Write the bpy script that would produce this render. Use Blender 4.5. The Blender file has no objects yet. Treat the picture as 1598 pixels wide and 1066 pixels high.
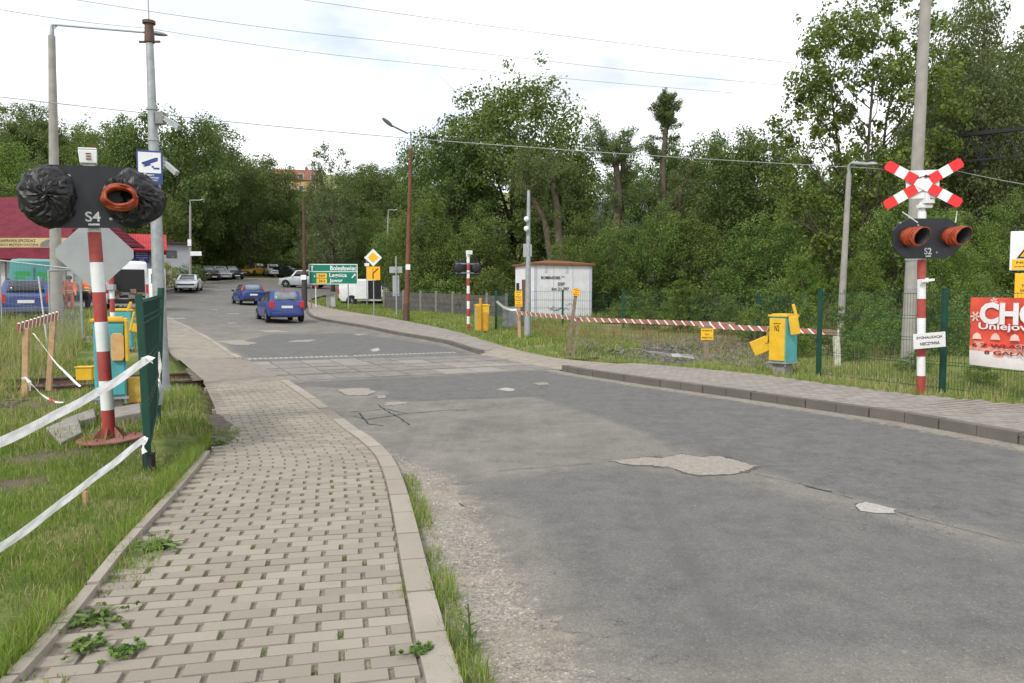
import bpy, bmesh, math, random
import numpy as np
from mathutils import Vector, Matrix, noise, Euler
R = math.radians; PI = math.pi
random.seed(7); rng = np.random.default_rng(7)
SC = bpy.context.scene; COL = SC.collection
F = 1200.0; CAMH = 1.6; PITCH = math.atan(71 / 1200.0)
CP, SP = math.cos(PITCH), math.sin(PITCH)

# ------------------------------------------------------------------ camera, sight lines, terrain height
def ray(u, v):
    z = -(v - 533) / F
    return Vector(((u - 799) / F, CP + z * SP, -SP + z * CP))
def at(u, v, Y):
    d = ray(u, v); return Vector((0, 0, CAMH)) + d * (Y / d.y)
_S = np.array([-60, 14, 20, 25, 36, 55, 68, 84, 100, 130, 160, 200, 250, 400.])
_Z = np.array([0, 0, .06, .18, .40, 1.0, 2.05, 3.2, 4.8, 11., 21., 34., 42., 60.])
def _herm(s):
    s = np.asarray(s, float)
    m = np.gradient(_Z, _S); m[:2] = 0
    i = np.clip(np.searchsorted(_S, s) - 1, 0, len(_S) - 2)
    h = _S[i + 1] - _S[i]; t = np.clip((s - _S[i]) / h, 0, 1)
    a = 2*t**3 - 3*t**2 + 1; b = t**3 - 2*t**2 + t; c = -2*t**3 + 3*t**2; d = t**3 - t**2
    return a*_Z[i] + b*h*m[i] + c*_Z[i+1] + d*h*m[i+1]
def sstep(x, a, b):
    t = np.clip((np.asarray(x, float) - a) / (b - a), 0, 1); return t*t*(3-2*t)
def gzn(x, y):
    x = np.asarray(x, float); y = np.asarray(y, float)
    z = _herm(-0.6 * x + 0.8 * y)
    z = z + 0.38 * sstep(-x, 11, 16) * sstep(y, 18, 24) * (1 - sstep(y, 40, 58))
    return z
def gz(x, y): return float(gzn(x, y))
def gp(u, v, dz=0.0):
    d = ray(u, v); o = Vector((0, 0, CAMH)); t0 = 1.0; t = 1.0
    while t < 420:
        p = o + d * t
        if p.z < gz(p.x, p.y) + dz: break
        t0 = t; t *= 1.01
    for _ in range(30):
        m = (t0 + t) / 2; p = o + d * m
        if p.z < gz(p.x, p.y) + dz: t = m
        else: t0 = m
    p = o + d * t
    return Vector((p.x, p.y, gz(p.x, p.y)))
def onground(u, Y):
    x = at(u, 500, Y).x; return Vector((x, Y, gz(x, Y)))

# ------------------------------------------------------------------ objects
def tag(o, label=None, cat=None, group=None, kind=None):
    if label: o['label'] = label
    if cat: o['category'] = cat
    if group: o['group'] = group
    if kind: o['kind'] = kind
    return o
def thing(name, label, cat, loc=(0, 0, 0), rz=0.0, group=None, rx=0.0, ry=0.0):
    o = bpy.data.objects.new(name, None); COL.objects.link(o)
    o.empty_display_size = .2
    o.location = loc; o.rotation_euler = (rx, ry, rz)
    return tag(o, label, cat, group)
def copy_tree(o, parent=None):
    c = o.copy(); COL.objects.link(c)
    if parent is not None:
        c.parent = parent; c.matrix_parent_inverse = o.matrix_parent_inverse.copy()
    for ch in list(o.children): copy_tree(ch, c)
    return c

class MB:
    """collects shapes, builds ONE mesh object"""
    def __init__(s): s.v = []; s.f = []; s.m = []
    def add(s, vs, fs, mi=0, M=None):
        b = len(s.v)
        for p in vs:
            p = Vector(p)
            s.v.append(tuple(M @ p) if M is not None else tuple(p))
        for f in fs:
            s.f.append(tuple(b + i for i in f)); s.m.append(mi)
        return s
    def box(s, c, d, mi=0, M=None, rot=None, taper=1.0):
        x, y, z = d[0]/2, d[1]/2, d[2]/2; t = taper
        vs = [(-x,-y,-z),(x,-y,-z),(x,y,-z),(-x,y,-z),(-x*t,-y*t,z),(x*t,-y*t,z),(x*t,y*t,z),(-x*t,y*t,z)]
        T = Matrix.Translation(Vector(c))
        if rot is not None: T = T @ Euler(rot).to_matrix().to_4x4()
        if M is not None: T = M @ T
        return s.add(vs, [(0,3,2,1),(4,5,6,7),(0,1,5,4),(1,2,6,5),(2,3,7,6),(3,0,4,7)], mi, T)
    def beam(s, p0, p1, w, h, mi=0, up=(0,0,1)):
        p0 = Vector(p0); p1 = Vector(p1); d = (p1-p0); L = d.length; d = d/L
        u = Vector(up)
        if abs(d.dot(u)) > .98: u = Vector((0,1,0))
        r = d.cross(u).normalized(); u = r.cross(d)
        vs = []
        for p in (p0, p1):
            for a, b in ((-1,-1),(1,-1),(1,1),(-1,1)): vs.append(p + r*a*w/2 + u*b*h/2)
        return s.add(vs, [(0,1,2,3),(7,6,5,4),(0,4,5,1),(1,5,6,2),(2,6,7,3),(3,7,4,0)], mi)
    def tube(s, pts, rads, n=10, mi=0, cap=True):
        pts = [Vector(p) for p in pts]
        if not hasattr(rads, '__len__'): rads = [rads]*len(pts)
        b = len(s.v); N = len(pts); ref = None
        for i, p in enumerate(pts):
            t = (pts[min(i+1, N-1)] - pts[max(i-1, 0)])
            if t.length < 1e-9: t = Vector((0,0,1))
            t.normalize()
            if ref is None:
                ref = Vector((1,0,0)) if abs(t.x) < .9 else Vector((0,1,0))
            ref = (ref - t*ref.dot(t))
            if ref.length < 1e-6: ref = t.orthogonal()
            ref.normalize(); q = t.cross(ref)
            for k in range(n):
                a = 2*PI*k/n
                s.v.append(tuple(p + (ref*math.cos(a) + q*math.sin(a))*rads[i]))
        for i in range(N-1):
            for k in range(n):
                k2 = (k+1) % n
                s.f.append((b+i*n+k, b+i*n+k2, b+(i+1)*n+k2, b+(i+1)*n+k)); s.m.append(mi)
        if cap:
            s.f.append(tuple(b+k for k in range(n))[::-1]); s.m.append(mi)
            s.f.append(tuple(b+(N-1)*n+k for k in range(n))); s.m.append(mi)
        return s
    def cyl(s, p0, p1, r0, r1=None, n=14, mi=0): return s.tube([p0, p1], [r0, r0 if r1 is None else r1], n, mi)
    def lathe(s, prof, n=20, mi=0, M=None, cap=True):
        vs = []; fs = []; N = len(prof)
        for r, z in prof:
            for k in range(n): vs.append((r*math.cos(2*PI*k/n), r*math.sin(2*PI*k/n), z))
        for i in range(N-1):
            for k in range(n):
                k2 = (k+1) % n; fs.append((i*n+k, i*n+k2, (i+1)*n+k2, (i+1)*n+k))
        if cap:
            fs.append(tuple(range(n))[::-1]); fs.append(tuple((N-1)*n+k for k in range(n)))
        return s.add(vs, fs, mi, M)
    def prism(s, out, y0, y1, mi=0, M=None):
        """outline in local XZ, thickness along Y (front face at y0)"""
        n = len(out)
        vs = [(x, y0, z) for x, z in out] + [(x, y1, z) for x, z in out]
        fs = [tuple(range(n)), tuple(range(2*n-1, n-1, -1))]
        for i in range(n):
            j = (i+1) % n; fs.append((i, i+n, j+n, j))
        return s.add(vs, fs, mi, M)
    def slab(s, out, z0, z1, mi=0, M=None):
        n = len(out)
        vs = [(x, y, z0) for x, y in out] + [(x, y, z1) for x, y in out]
        fs = [tuple(range(n))[::-1], tuple(range(n, 2*n))]
        for i in range(n):
            j = (i+1) % n; fs.append((i, j, j+n, i+n))
        return s.add(vs, fs, mi, M)
    def text(s, body, cx, cz, w, h, y, mi=0, M=None, ex=.0015, bold=.018):
        vs, fs = text_geo(body, bold)
        if not vs: return s
        xs = [p[0] for p in vs]; ys = [p[1] for p in vs]
        x0, x1, y0, y1 = min(xs), max(xs), min(ys), max(ys)
        sx = w/max(x1-x0, 1e-6); sz = h/max(y1-y0, 1e-6)
        out = [(cx + (p[0]-(x0+x1)/2)*sx, y - (ex if p[2] > 0 else 0), cz + (p[1]-(y0+y1)/2)*sz) for p in vs]
        return s.add(out, fs, mi, M)
    def build(s, name, mats, parent=None, smooth=0, loc=None, bevel=0, rz=None):
        me = bpy.data.meshes.new(name)
        me.from_pydata(s.v, [], s.f)
        if not isinstance(mats, (list, tuple)): mats = [mats]
        for m in mats: me.materials.append(m)
        if len(mats) > 1: me.polygons.foreach_set('material_index', s.m)
        me.update()
        if smooth:
            me.polygons.foreach_set('use_smooth', [True]*len(me.polygons))
            me.set_sharp_from_angle(angle=R(smooth))
        o = bpy.data.objects.new(name, me); COL.objects.link(o)
        if parent is not None: o.parent = parent
        if loc is not None: o.location = loc
        if rz is not None: o.rotation_euler.z = rz
        if bevel:
            b = o.modifiers.new('bevel', 'BEVEL'); b.width = bevel; b.segments = 2; b.limit_method = 'ANGLE'; b.angle_limit = R(40)
            b.harden_normals = False
        return o
_TX = {}
def text_geo(body, bold=0.0):
    if (body, bold) in _TX: return _TX[(body, bold)]
    cu = bpy.data.curves.new('lettering', 'FONT'); cu.body = body; cu.size = 1; cu.extrude = .01; cu.resolution_u = 3; cu.offset = bold
    ob = bpy.data.objects.new('lettering', cu); COL.objects.link(ob)
    dg = bpy.context.evaluated_depsgraph_get(); dg.update()
    me = bpy.data.meshes.new_from_object(ob.evaluated_get(dg))
    r = ([tuple(v.co) for v in me.vertices], [tuple(p.vertices) for p in me.polygons])
    bpy.data.objects.remove(ob); bpy.data.meshes.remove(me); bpy.data.curves.remove(cu)
    _TX[(body, bold)] = r; return r
def polymesh(name, V, Fc, mat, attrs=None, parent=None, smooth=False):
    """numpy arrays of verts (n,3) and equal-size faces (m,k) -> one object; attrs: dict of per-vertex floats"""
    me = bpy.data.meshes.new(name); V = np.asarray(V, np.float32); Fc = np.asarray(Fc, np.int32)
    m, k = Fc.shape
    me.vertices.add(len(V)); me.vertices.foreach_set('co', V.ravel())
    me.loops.add(m*k); me.loops.foreach_set('vertex_index', Fc.ravel())
    me.polygons.add(m); me.polygons.foreach_set('loop_start', np.arange(0, m*k, k, dtype=np.int32))
    try: me.polygons.foreach_set('loop_total', np.full(m, k, np.int32))
    except Exception: pass
    for nme, a in (attrs or {}).items():
        at_ = me.attributes.new(nme, 'FLOAT', 'POINT'); at_.data.foreach_set('value', np.asarray(a, np.float32))
    me.materials.append(mat); me.update(calc_edges=True); me.validate()
    me.polygons.foreach_set('use_smooth', [bool(smooth)]*len(me.polygons))
    o = bpy.data.objects.new(name, me); COL.objects.link(o)
    if parent is not None: o.parent = parent
    return o

# ------------------------------------------------------------------ materials
class NT:
    def __init__(s, name):
        s.mat = bpy.data.materials.new(name); s.mat.use_nodes = True
        s.t = s.mat.node_tree; s.t.nodes.clear()
        s.out = s.n('ShaderNodeOutputMaterial')
    def n(s, typ, **kw):
        nd = s.t.nodes.new(typ)
        for k, v in kw.items():
            if k in ('inp',):
                for kk, vv in v.items():
                    if isinstance(vv, bpy.types.NodeSocket): s.t.links.new(vv, nd.inputs[kk])
                    else: nd.inputs[kk].default_value = vv
            else: setattr(nd, k, v)
        return nd
    def link(s, a, b): s.t.links.new(a, b)
    def coord(s, kind='Object'): return s.n('ShaderNodeTexCoord').outputs[kind]
    def noise(s, scale, detail=4, rough=.55, vec=None, dist=0):
        return s.n('ShaderNodeTexNoise', inp={'Scale': scale, 'Detail': detail, 'Roughness': rough, 'Distortion': dist, 'Vector': vec if vec is not None else s.coord()}).outputs['Fac']
    def ramp(s, fac, stops):
        r = s.n('ShaderNodeValToRGB'); s.link(fac, r.inputs[0]); e = r.color_ramp.elements
        while len(e) < len(stops): e.new(.5)
        for el, (p, c) in zip(e, stops):
            el.position = p; el.color = (*c, 1) if len(c) == 3 else c
        return r.outputs[0]
    def mix(s, fac, a, b, mode='MIX'):
        m = s.n('ShaderNodeMix', data_type='RGBA', blend_type=mode)
        for i, x in ((0, fac), (6, a), (7, b)):
            if isinstance(x, bpy.types.NodeSocket): s.link(x, m.inputs[i])
            elif i == 0: m.inputs[0].default_value = x
            else: m.inputs[i].default_value = (*x, 1)
        return m.outputs[2]
    def math(s, op, a, b=0.0, clamp=False):
        m = s.n('ShaderNodeMath', operation=op, use_clamp=clamp)
        for i, x in ((0, a), (1, b)):
            if isinstance(x, bpy.types.NodeSocket): s.link(x, m.inputs[i])
            else: m.inputs[i].default_value = x
        return m.outputs[0]
    def smooth(s, x, a, b):
        m = s.n('ShaderNodeMapRange', interpolation_type='SMOOTHSTEP', inp={'Value': x, 'From Min': a, 'From Max': b}); return m.outputs[0]
    def attr(s, name): return s.n('ShaderNodeAttribute', attribute_name=name).outputs['Fac']
    def bump(s, h, strength=.3, dist=.01):
        return s.n('ShaderNodeBump', inp={'Height': h, 'Strength': strength, 'Distance': dist}).outputs[0]
    def bsdf(s, col, rough=.7, metal=0, normal=None, spec=.4, **kw):
        b = s.n('ShaderNodeBsdfPrincipled')
        for k, x in (('Base Color', col), ('Roughness', rough), ('Metallic', metal), ('Specular IOR Level', spec)):
            if isinstance(x, bpy.types.NodeSocket): s.link(x, b.inputs[k])
            elif k == 'Base Color': b.inputs[k].default_value = (*x, 1)
            else: b.inputs[k].default_value = x
        for k, x in kw.items(): b.inputs[k].default_value = x
        if normal is not None: s.link(normal, b.inputs['Normal'])
        s.link(b.outputs[0], s.out.inputs[0]); return b
_M = {}
def pm(name, col, rough=.6, var=.12, scale=6., metal=0, bump=0, bscale=60, dirt=None, damt=.35, dscale=2.2, spec=.4, coat=0):
    """plain paint / metal / wood: base colour with uneven wear and a little dirt"""
    if name in _M: return _M[name]
    t = NT(name); co = t.coord()
    n1 = t.noise(scale, 5, .6, co)
    c = t.mix(t.smooth(n1, .3, .7), tuple(x*(1-var) for x in col), tuple(min(1, x*(1+var)) for x in col))
    if dirt:
        n2 = t.noise(dscale, 6, .7, co)
        c = t.mix(t.math('MULTIPLY', t.smooth(n2, .45, .8), damt), c, dirt)
    rg = t.math('ADD', t.math('MULTIPLY', n1, .2), rough-.1)
    nm = t.bump(t.noise(bscale, 4, .6, co), bump, .01) if bump else None
    b = t.bsdf(c, rg, metal, nm, spec)
    if coat: b.inputs['Coat Weight'].default_value = coat; b.inputs['Coat Roughness'].default_value = .08
    _M[name] = t.mat; return t.mat
DIRT = (.09, .075, .06)
M_white = pm('white_paint', (.74, .75, .75), .5, .05, 3, dirt=(.35, .32, .28), damt=.35)
M_red = pm('signal_red_paint', (.36, .052, .045), .55, .18, 4, dirt=(.34, .2, .18), damt=.7)
M_fadedred = pm('faded_red_paint', (.30, .10, .085), .7, .2, 6, dirt=(.33, .27, .24), damt=.9)
M_brightred = pm('reflective_red', (.72, .025, .03), .4, .06, 5)
M_black = pm('black_powder_coat', (.018, .019, .024), .42, .2, 8)
M_dark = pm('dark_rubber_and_shade', (.018, .018, .018), .75, .2, 10)
M_steel = pm('galvanised_steel', (.33, .35, .36), .5, .16, 9, metal=.35, dirt=(.2, .19, .17), damt=.3)
M_alu = pm('aluminium_back', (.34, .36, .37), .5, .08, 3, metal=.25)
M_conc = pm('grey_concrete', (.27, .25, .225), .9, .16, 7, bump=.4, bscale=70, dirt=(.12, .1, .085), damt=.5)
M_concpole = pm('spun_concrete', (.31, .295, .27), .88, .12, 3, bump=.25, bscale=90, dirt=(.18, .165, .14), damt=.5, dscale=1.4)
M_yellow = pm('yellow_paint', (.70, .42, .02), .5, .1, 5, dirt=(.3, .2, .08), damt=.3)
M_signyel = pm('yellow_sign_sheet', (.82, .46, .02), .45, .05, 3)
M_amber = pm('amber_sign_sheet', (.85, .42, .01), .45, .05, 3)
M_teal = pm('teal_paint', (.08, .36, .38), .5, .12, 4, dirt=(.1, .2, .2), damt=.3)
M_orange = pm('orange_tape', (.32, .055, .018), .55, .18, 14, bump=.5, bscale=18)
M_green = pm('green_fence_coat', (.008, .055, .037), .5, .15, 6)
M_wood = pm('raw_pine', (.42, .28, .15), .8, .2, 9, bump=.3, bscale=40, dirt=(.2, .13, .07), damt=.5)
M_oldwood = pm('grey_weathered_wood', (.22, .17, .13), .85, .22, 9, bump=.3, bscale=40, dirt=(.12, .09, .06), damt=.5)
M_brownwood = pm('tarred_pole_wood', (.085, .05, .032), .85, .25, 5, bump=.3, bscale=40)
M_rust = pm('rusty_lamp_pole', (.16, .065, .035), .8, .25, 5, dirt=(.09, .05, .04), damt=.6)
M_railst = pm('rusty_rail', (.11, .07, .05), .7, .25, 9, metal=.3)
M_glass = pm('dark_car_glass', (.02, .025, .028), .08, .1, 3, spec=.7)
M_paleglass = pm('pale_reflecting_glass', (.16, .19, .2), .1, .2, 1.2, spec=.8)
M_tyre = pm('tyre_rubber', (.015, .015, .015), .85, .2, 12)
M_rim = pm('alloy_rim', (.4, .41, .42), .35, .1, 8, metal=.6)
M_taillight = pm('red_tail_lens', (.55, .02, .02), .25, .1, 6)
M_headlight = pm('clear_lamp_lens', (.6, .62, .63), .15, .1, 6)
M_plate = pm('white_number_plate', (.7, .71, .7), .45, .05, 6)
M_blackplastic = pm('black_plastic', (.022, .022, .024), .55, .2, 10)
M_tape = pm('white_tape_film', (.84, .83, .82), .4, .08, 12)
M_tapered = pm('red_tape_film', (.62, .08, .06), .4, .1, 12)
M_blue = pm('blue_sign_sheet', (.03, .06, .22), .45, .06, 4)
M_black_ink = pm('black_ink', (.02, .02, .02), .6, .05, 4)
M_grey_ink = pm('pale_grey_ink', (.55, .56, .57), .6, .05, 4)
M_signgreen = pm('green_road_sign_sheet', (.0, .17, .11), .45, .05, 3)
M_wire = pm('cable_sheath', (.06, .06, .06), .6, .1, 3)
M_palewire = pm('pale_cable_sheath', (.36, .36, .35), .6, .1, 3)

# ------------------------------------------------------------------ camera, sky, sun
cam = bpy.data.objects.new('camera', bpy.data.cameras.new('camera')); COL.objects.link(cam)
cam.location = (0, 0, CAMH); cam.rotation_euler = (R(90) - PITCH, 0, 0)
cam.data.sensor_width = 36; cam.data.lens = F / 1598 * 36; cam.data.clip_end = 2000; cam.data.clip_start = .05
SC.camera = cam
SUN_EL, SUN_AZ = R(42), R(-150)           # azimuth measured from +Y towards +X
wd = bpy.data.worlds.new('World'); SC.world = wd; wd.use_nodes = True
nt = wd.node_tree; nt.nodes.clear()
def wn(t, **kw):
    n = nt.nodes.new(t)
    for k, v in kw.items(): setattr(n, k, v)
    return n
sky = wn('ShaderNodeTexSky', sky_type='NISHITA'); sky.sun_disc = False; sky.sun_elevation = SUN_EL; sky.sun_rotation = SUN_AZ
tc = wn('ShaderNodeTexCoord'); mp = wn('ShaderNodeMapping'); mp.inputs['Scale'].default_value = (1, 1, 2.6)
mp.inputs['Location'].default_value = (.35, .1, .22)
nz = wn('ShaderNodeTexNoise'); nz.inputs['Scale'].default_value = 2.6; nz.inputs['Detail'].default_value = 6; nz.inputs['Roughness'].default_value = .55
rp = wn('ShaderNodeValToRGB'); rp.color_ramp.elements[0].position = .36; rp.color_ramp.elements[1].position = .53
rp.color_ramp.elements[0].color = (.55, .55, .55, 1); rp.color_ramp.elements[1].color = (1, 1, 1, 1)
bg1 = wn('ShaderNodeBackground'); bg1.inputs[1].default_value = .12
bg2 = wn('ShaderNodeBackground'); bg2.inputs[0].default_value = (.985, .99, 1.0, 1); bg2.inputs[1].default_value = 1.0
nz2 = wn('ShaderNodeTexNoise'); nz2.inputs['Scale'].default_value = 4.2; nz2.inputs['Detail'].default_value = 7
rp2 = wn('ShaderNodeValToRGB'); rp2.color_ramp.elements[0].position = .30; rp2.color_ramp.elements[1].position = .52; rp2.color_ramp.elements[0].color = (.60, .635, .68, 1); rp2.color_ramp.elements[1].color = (.985, .99, 1, 1)
nt.links.new(mp.outputs[0], nz2.inputs[0]); nt.links.new(nz2.outputs[0], rp2.inputs[0]); nt.links.new(rp2.outputs[0], bg2.inputs[0])
ms = wn('ShaderNodeMixShader'); wo = wn('ShaderNodeOutputWorld')
L = nt.links.new
L(tc.outputs['Generated'], mp.inputs[0]); L(mp.outputs[0], nz.inputs[0]); L(nz.outputs[0], rp.inputs[0])
L(sky.outputs[0], bg1.inputs[0]); L(rp.outputs[0], ms.inputs[0]); L(bg1.outputs[0], ms.inputs[1]); L(bg2.outputs[0], ms.inputs[2]); L(ms.outputs[0], wo.inputs[0])
sl = bpy.data.lights.new('sun', 'SUN'); sl.energy = 1.5; sl.angle = R(11); sl.color = (1, .96, .9)
so = bpy.data.objects.new('sun', sl); COL.objects.link(so)
dv = Vector((math.sin(SUN_AZ)*math.cos(SUN_EL), math.cos(SUN_AZ)*math.cos(SUN_EL), math.sin(SUN_EL)))
so.rotation_euler = dv.to_track_quat('Z', 'Y').to_euler()
SC.view_settings.view_transform = 'Standard'; SC.view_settings.look = 'None'; SC.view_settings.gamma = 1; SC.view_settings.exposure = 0.62
SC.cycles.max_bounces = 6; SC.cycles.transparent_max_bounces = 6; SC.cycles.diffuse_bounces = 3
# ------------------------------------------------------------------ ground sheets
def V2(p): return (p.x, p.y)
def gpl(px, dz=0.0): return [V2(gp(u, v, dz)) for u, v in px]
def pin(poly, X, Y):
    X = np.asarray(X); Y = np.asarray(Y); ins = np.zeros(X.shape, bool); n = len(poly)
    for i in range(n):
        x1, y1 = poly[i]; x2, y2 = poly[(i+1) % n]
        c = ((y1 > Y) != (y2 > Y)) & (X < (x2-x1)*(Y-y1)/((y2-y1) if y2 != y1 else 1e-9) + x1)
        ins ^= c
    return ins
def pdist(line, X, Y, closed=False):
    X = np.asarray(X, float); Y = np.asarray(Y, float); D = np.full(X.shape, 1e9)
    n = len(line)
    for i in range(n if closed else n-1):
        x1, y1 = line[i]; x2, y2 = line[(i+1) % n]; dx, dy = x2-x1, y2-y1
        t = np.clip(((X-x1)*dx + (Y-y1)*dy) / max(dx*dx+dy*dy, 1e-9), 0, 1)
        D = np.minimum(D, np.hypot(X-x1-t*dx, Y-y1-t*dy))
    return D
def sdist(poly, X, Y):
    d = pdist(poly, X, Y, True); return np.where(pin(poly, X, Y), -d, d)
def resample(line, step):
    pts = [Vector((p[0], p[1], 0)) for p in line]; out = [pts[0].copy()]; acc = 0
    for a, b in zip(pts, pts[1:]):
        L_ = (b-a).length; t = step - acc
        while t <= L_:
            out.append(a + (b-a)*(t/L_)); t += step
        acc = (acc + L_) % step if L_ + acc >= step else acc + L_
    return [(p.x, p.y) for p in out]
def smoothline(line, it=2):
    for _ in range(it):
        o = [line[0]]
        for a, b in zip(line, line[1:]):
            o.append((a[0]*.75+b[0]*.25, a[1]*.75+b[1]*.25)); o.append((a[0]*.25+b[0]*.75, a[1]*.25+b[1]*.75))
        o.append(line[-1]); line = o
    return line
def sheet(name, poly, xs, ys, off, mat, attrs=None, kind='structure', wob=0):
    bm = bmesh.new()
    vs = [bm.verts.new((x, y, 0)) for x, y in poly]
    bm.faces.new(vs)
    x0, x1 = min(p[0] for p in poly), max(p[0] for p in poly); y0, y1 = min(p[1] for p in poly), max(p[1] for p in poly)
    for x in xs:
        if x0 < x < x1: bmesh.ops.bisect_plane(bm, geom=bm.verts[:]+bm.edges[:]+bm.faces[:], plane_co=(x, 0, 0), plane_no=(1, 0, 0))
    for y in ys:
        if y0 < y < y1: bmesh.ops.bisect_plane(bm, geom=bm.verts[:]+bm.edges[:]+bm.faces[:], plane_co=(0, y, 0), plane_no=(0, 1, 0))
    bmesh.ops.triangulate(bm, faces=[f for f in bm.faces if len(f.verts) > 4])
    bmesh.ops.recalc_face_normals(bm, faces=bm.faces[:])
    up = sum(f.normal.z for f in bm.faces)
    if up < 0: bmesh.ops.reverse_faces(bm, faces=bm.faces[:])
    co = np.array([v.co[:] for v in bm.verts])
    z = gzn(co[:, 0], co[:, 1]) + (off(co[:, 0], co[:, 1]) if callable(off) else off)
    for v, zz in zip(bm.verts, z): v.co.z = zz
    me = bpy.data.meshes.new(name); bm.to_mesh(me); bm.free()
    for k, fn in (attrs or {}).items():
        a = me.attributes.new(k, 'FLOAT', 'POINT'); a.data.foreach_set('value', np.asarray(fn(co[:, 0], co[:, 1]), np.float32))
    me.materials.append(mat)
    me.polygons.foreach_set('use_smooth', [True]*len(me.polygons))
    o = bpy.data.objects.new(name, me); COL.objects.link(o)
    return tag(o, kind=kind)
def rngs(*segs):
    o = []
    for a, b, s in segs: o += list(np.arange(a, b, s))
    return o

# --- lines of the road, in metres on the ground
KL = [(1.1, -3.0), (.62, -.6), (.2, 1.4)] + gpl([(713, 1066), (665, 893), (647, 816), (630, 758), (612, 719), (585, 695), (560, 678), (509, 638), (464, 607), (440, 592)])
KL = smoothline(KL, 1)
XL = gpl([(440, 592), (398, 568), (378, 561)])                                   # left mouth of the crossing
KL2 = gpl([(378, 561), (362, 553), (345, 541), (325, 528), (298, 513), (268, 500), (255, 494)])
SL = [(-.9, -3.0), (-1.35, -.6), (-1.72, 1.4)] + gpl([(50, 1066), (120, 982), (205, 866), (272, 790), (327, 720), (345, 680), (335, 640), (318, 600), (290, 575), (268, 555), (258, 530), (250, 505), (246, 494)])
KR = [(13.2, -6.0), (9.5, .8)] + gpl([(1598, 695), (1407, 659), (1158, 622), (1009, 601), (900, 584), (872, 578)])
KR2 = gpl([(748, 553), (722, 545), (698, 537), (662, 530), (619, 523), (563, 511), (503, 501), (486, 496), (478, 488), (477, 478)])
SR = [(15.0, -4.8), (11.2, 2.9)] + gpl([(1597, 643), (1402, 625), (1206, 596), (1110, 585), (1000, 575), (920, 567), (863, 560), (788, 546), (724, 524), (675, 513), (612, 500), (540, 488), (500, 479), (480, 472)])
FARE = gpl([(205, 478), (240, 463), (262, 455), (300, 445), (350, 440), (400, 437), (460, 438), (520, 441), (600, 444), (700, 446)])
NEARE = gpl([(700, 457), (600, 457.5), (540, 458), (505, 461), (487, 466), (478, 473)])
ROAD = KL + XL[1:] + KL2[1:] + FARE + NEARE + KR2[::-1] + KR[::-1]
ROAD = [p for i, p in enumerate(ROAD) if i == 0 or math.hypot(p[0]-ROAD[i-1][0], p[1]-ROAD[i-1][1]) > .02]
CORR = SL + FARE + NEARE + [SR[-1]] + SR[::-1]
PAVE_L = KL[:-1] + [KL[-1]] + XL[1:] + KL2[1:] + SL[::-1]
xs_f = rngs((-120, -30, 3), (-30, -12, 1.0), (-12, 10, .16), (10, 40, 1.5)); ys_f = rngs((-6, 0, .5), (0, 26, .16), (26, 60, 1.2), (60, 140, 3))

# --- asphalt
def pixpoly(px): return gpl(px)
DK1 = pixpoly([(450, 600), (461, 597), (867, 578), (900, 584), (1010, 603), (960, 612), (860, 618), (640, 627), (600, 622), (610, 610), (540, 606)])
DK2 = pixpoly([(378, 562), (745, 552), (752, 556), (402, 567)])
DK3 = pixpoly([(345, 541), (420, 520), (560, 520), (700, 540), (745, 552), (380, 560)])
DK4 = pixpoly([(690, 745), (960, 720), (1160, 745), (1400, 800), (1700, 870), (1750, 1066), (940, 1066), (850, 930), (770, 800)])
DK5 = pixpoly([(1010, 604), (1160, 625), (1407, 662), (1598, 700), (1650, 860), (1420, 800), (1180, 735), (960, 660), (820, 615)])
GRB = pixpoly([(555, 676), (600, 705), (640, 728), (690, 745), (735, 790), (752, 850), (800, 925), (842, 985), (880, 1066)])
GRB = KL[:4] + [KL[3]] + GRB
GRP = KL[:18] + [(gp(560, 676).x, gp(560, 676).y)] + gpl([(600, 702), (640, 722), (690, 742), (735, 780), (768, 850), (825, 925), (880, 1000), (920, 1066)]) + [(1.0, 1.6), (1.2, -.5), (1.6, -3)]
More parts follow.
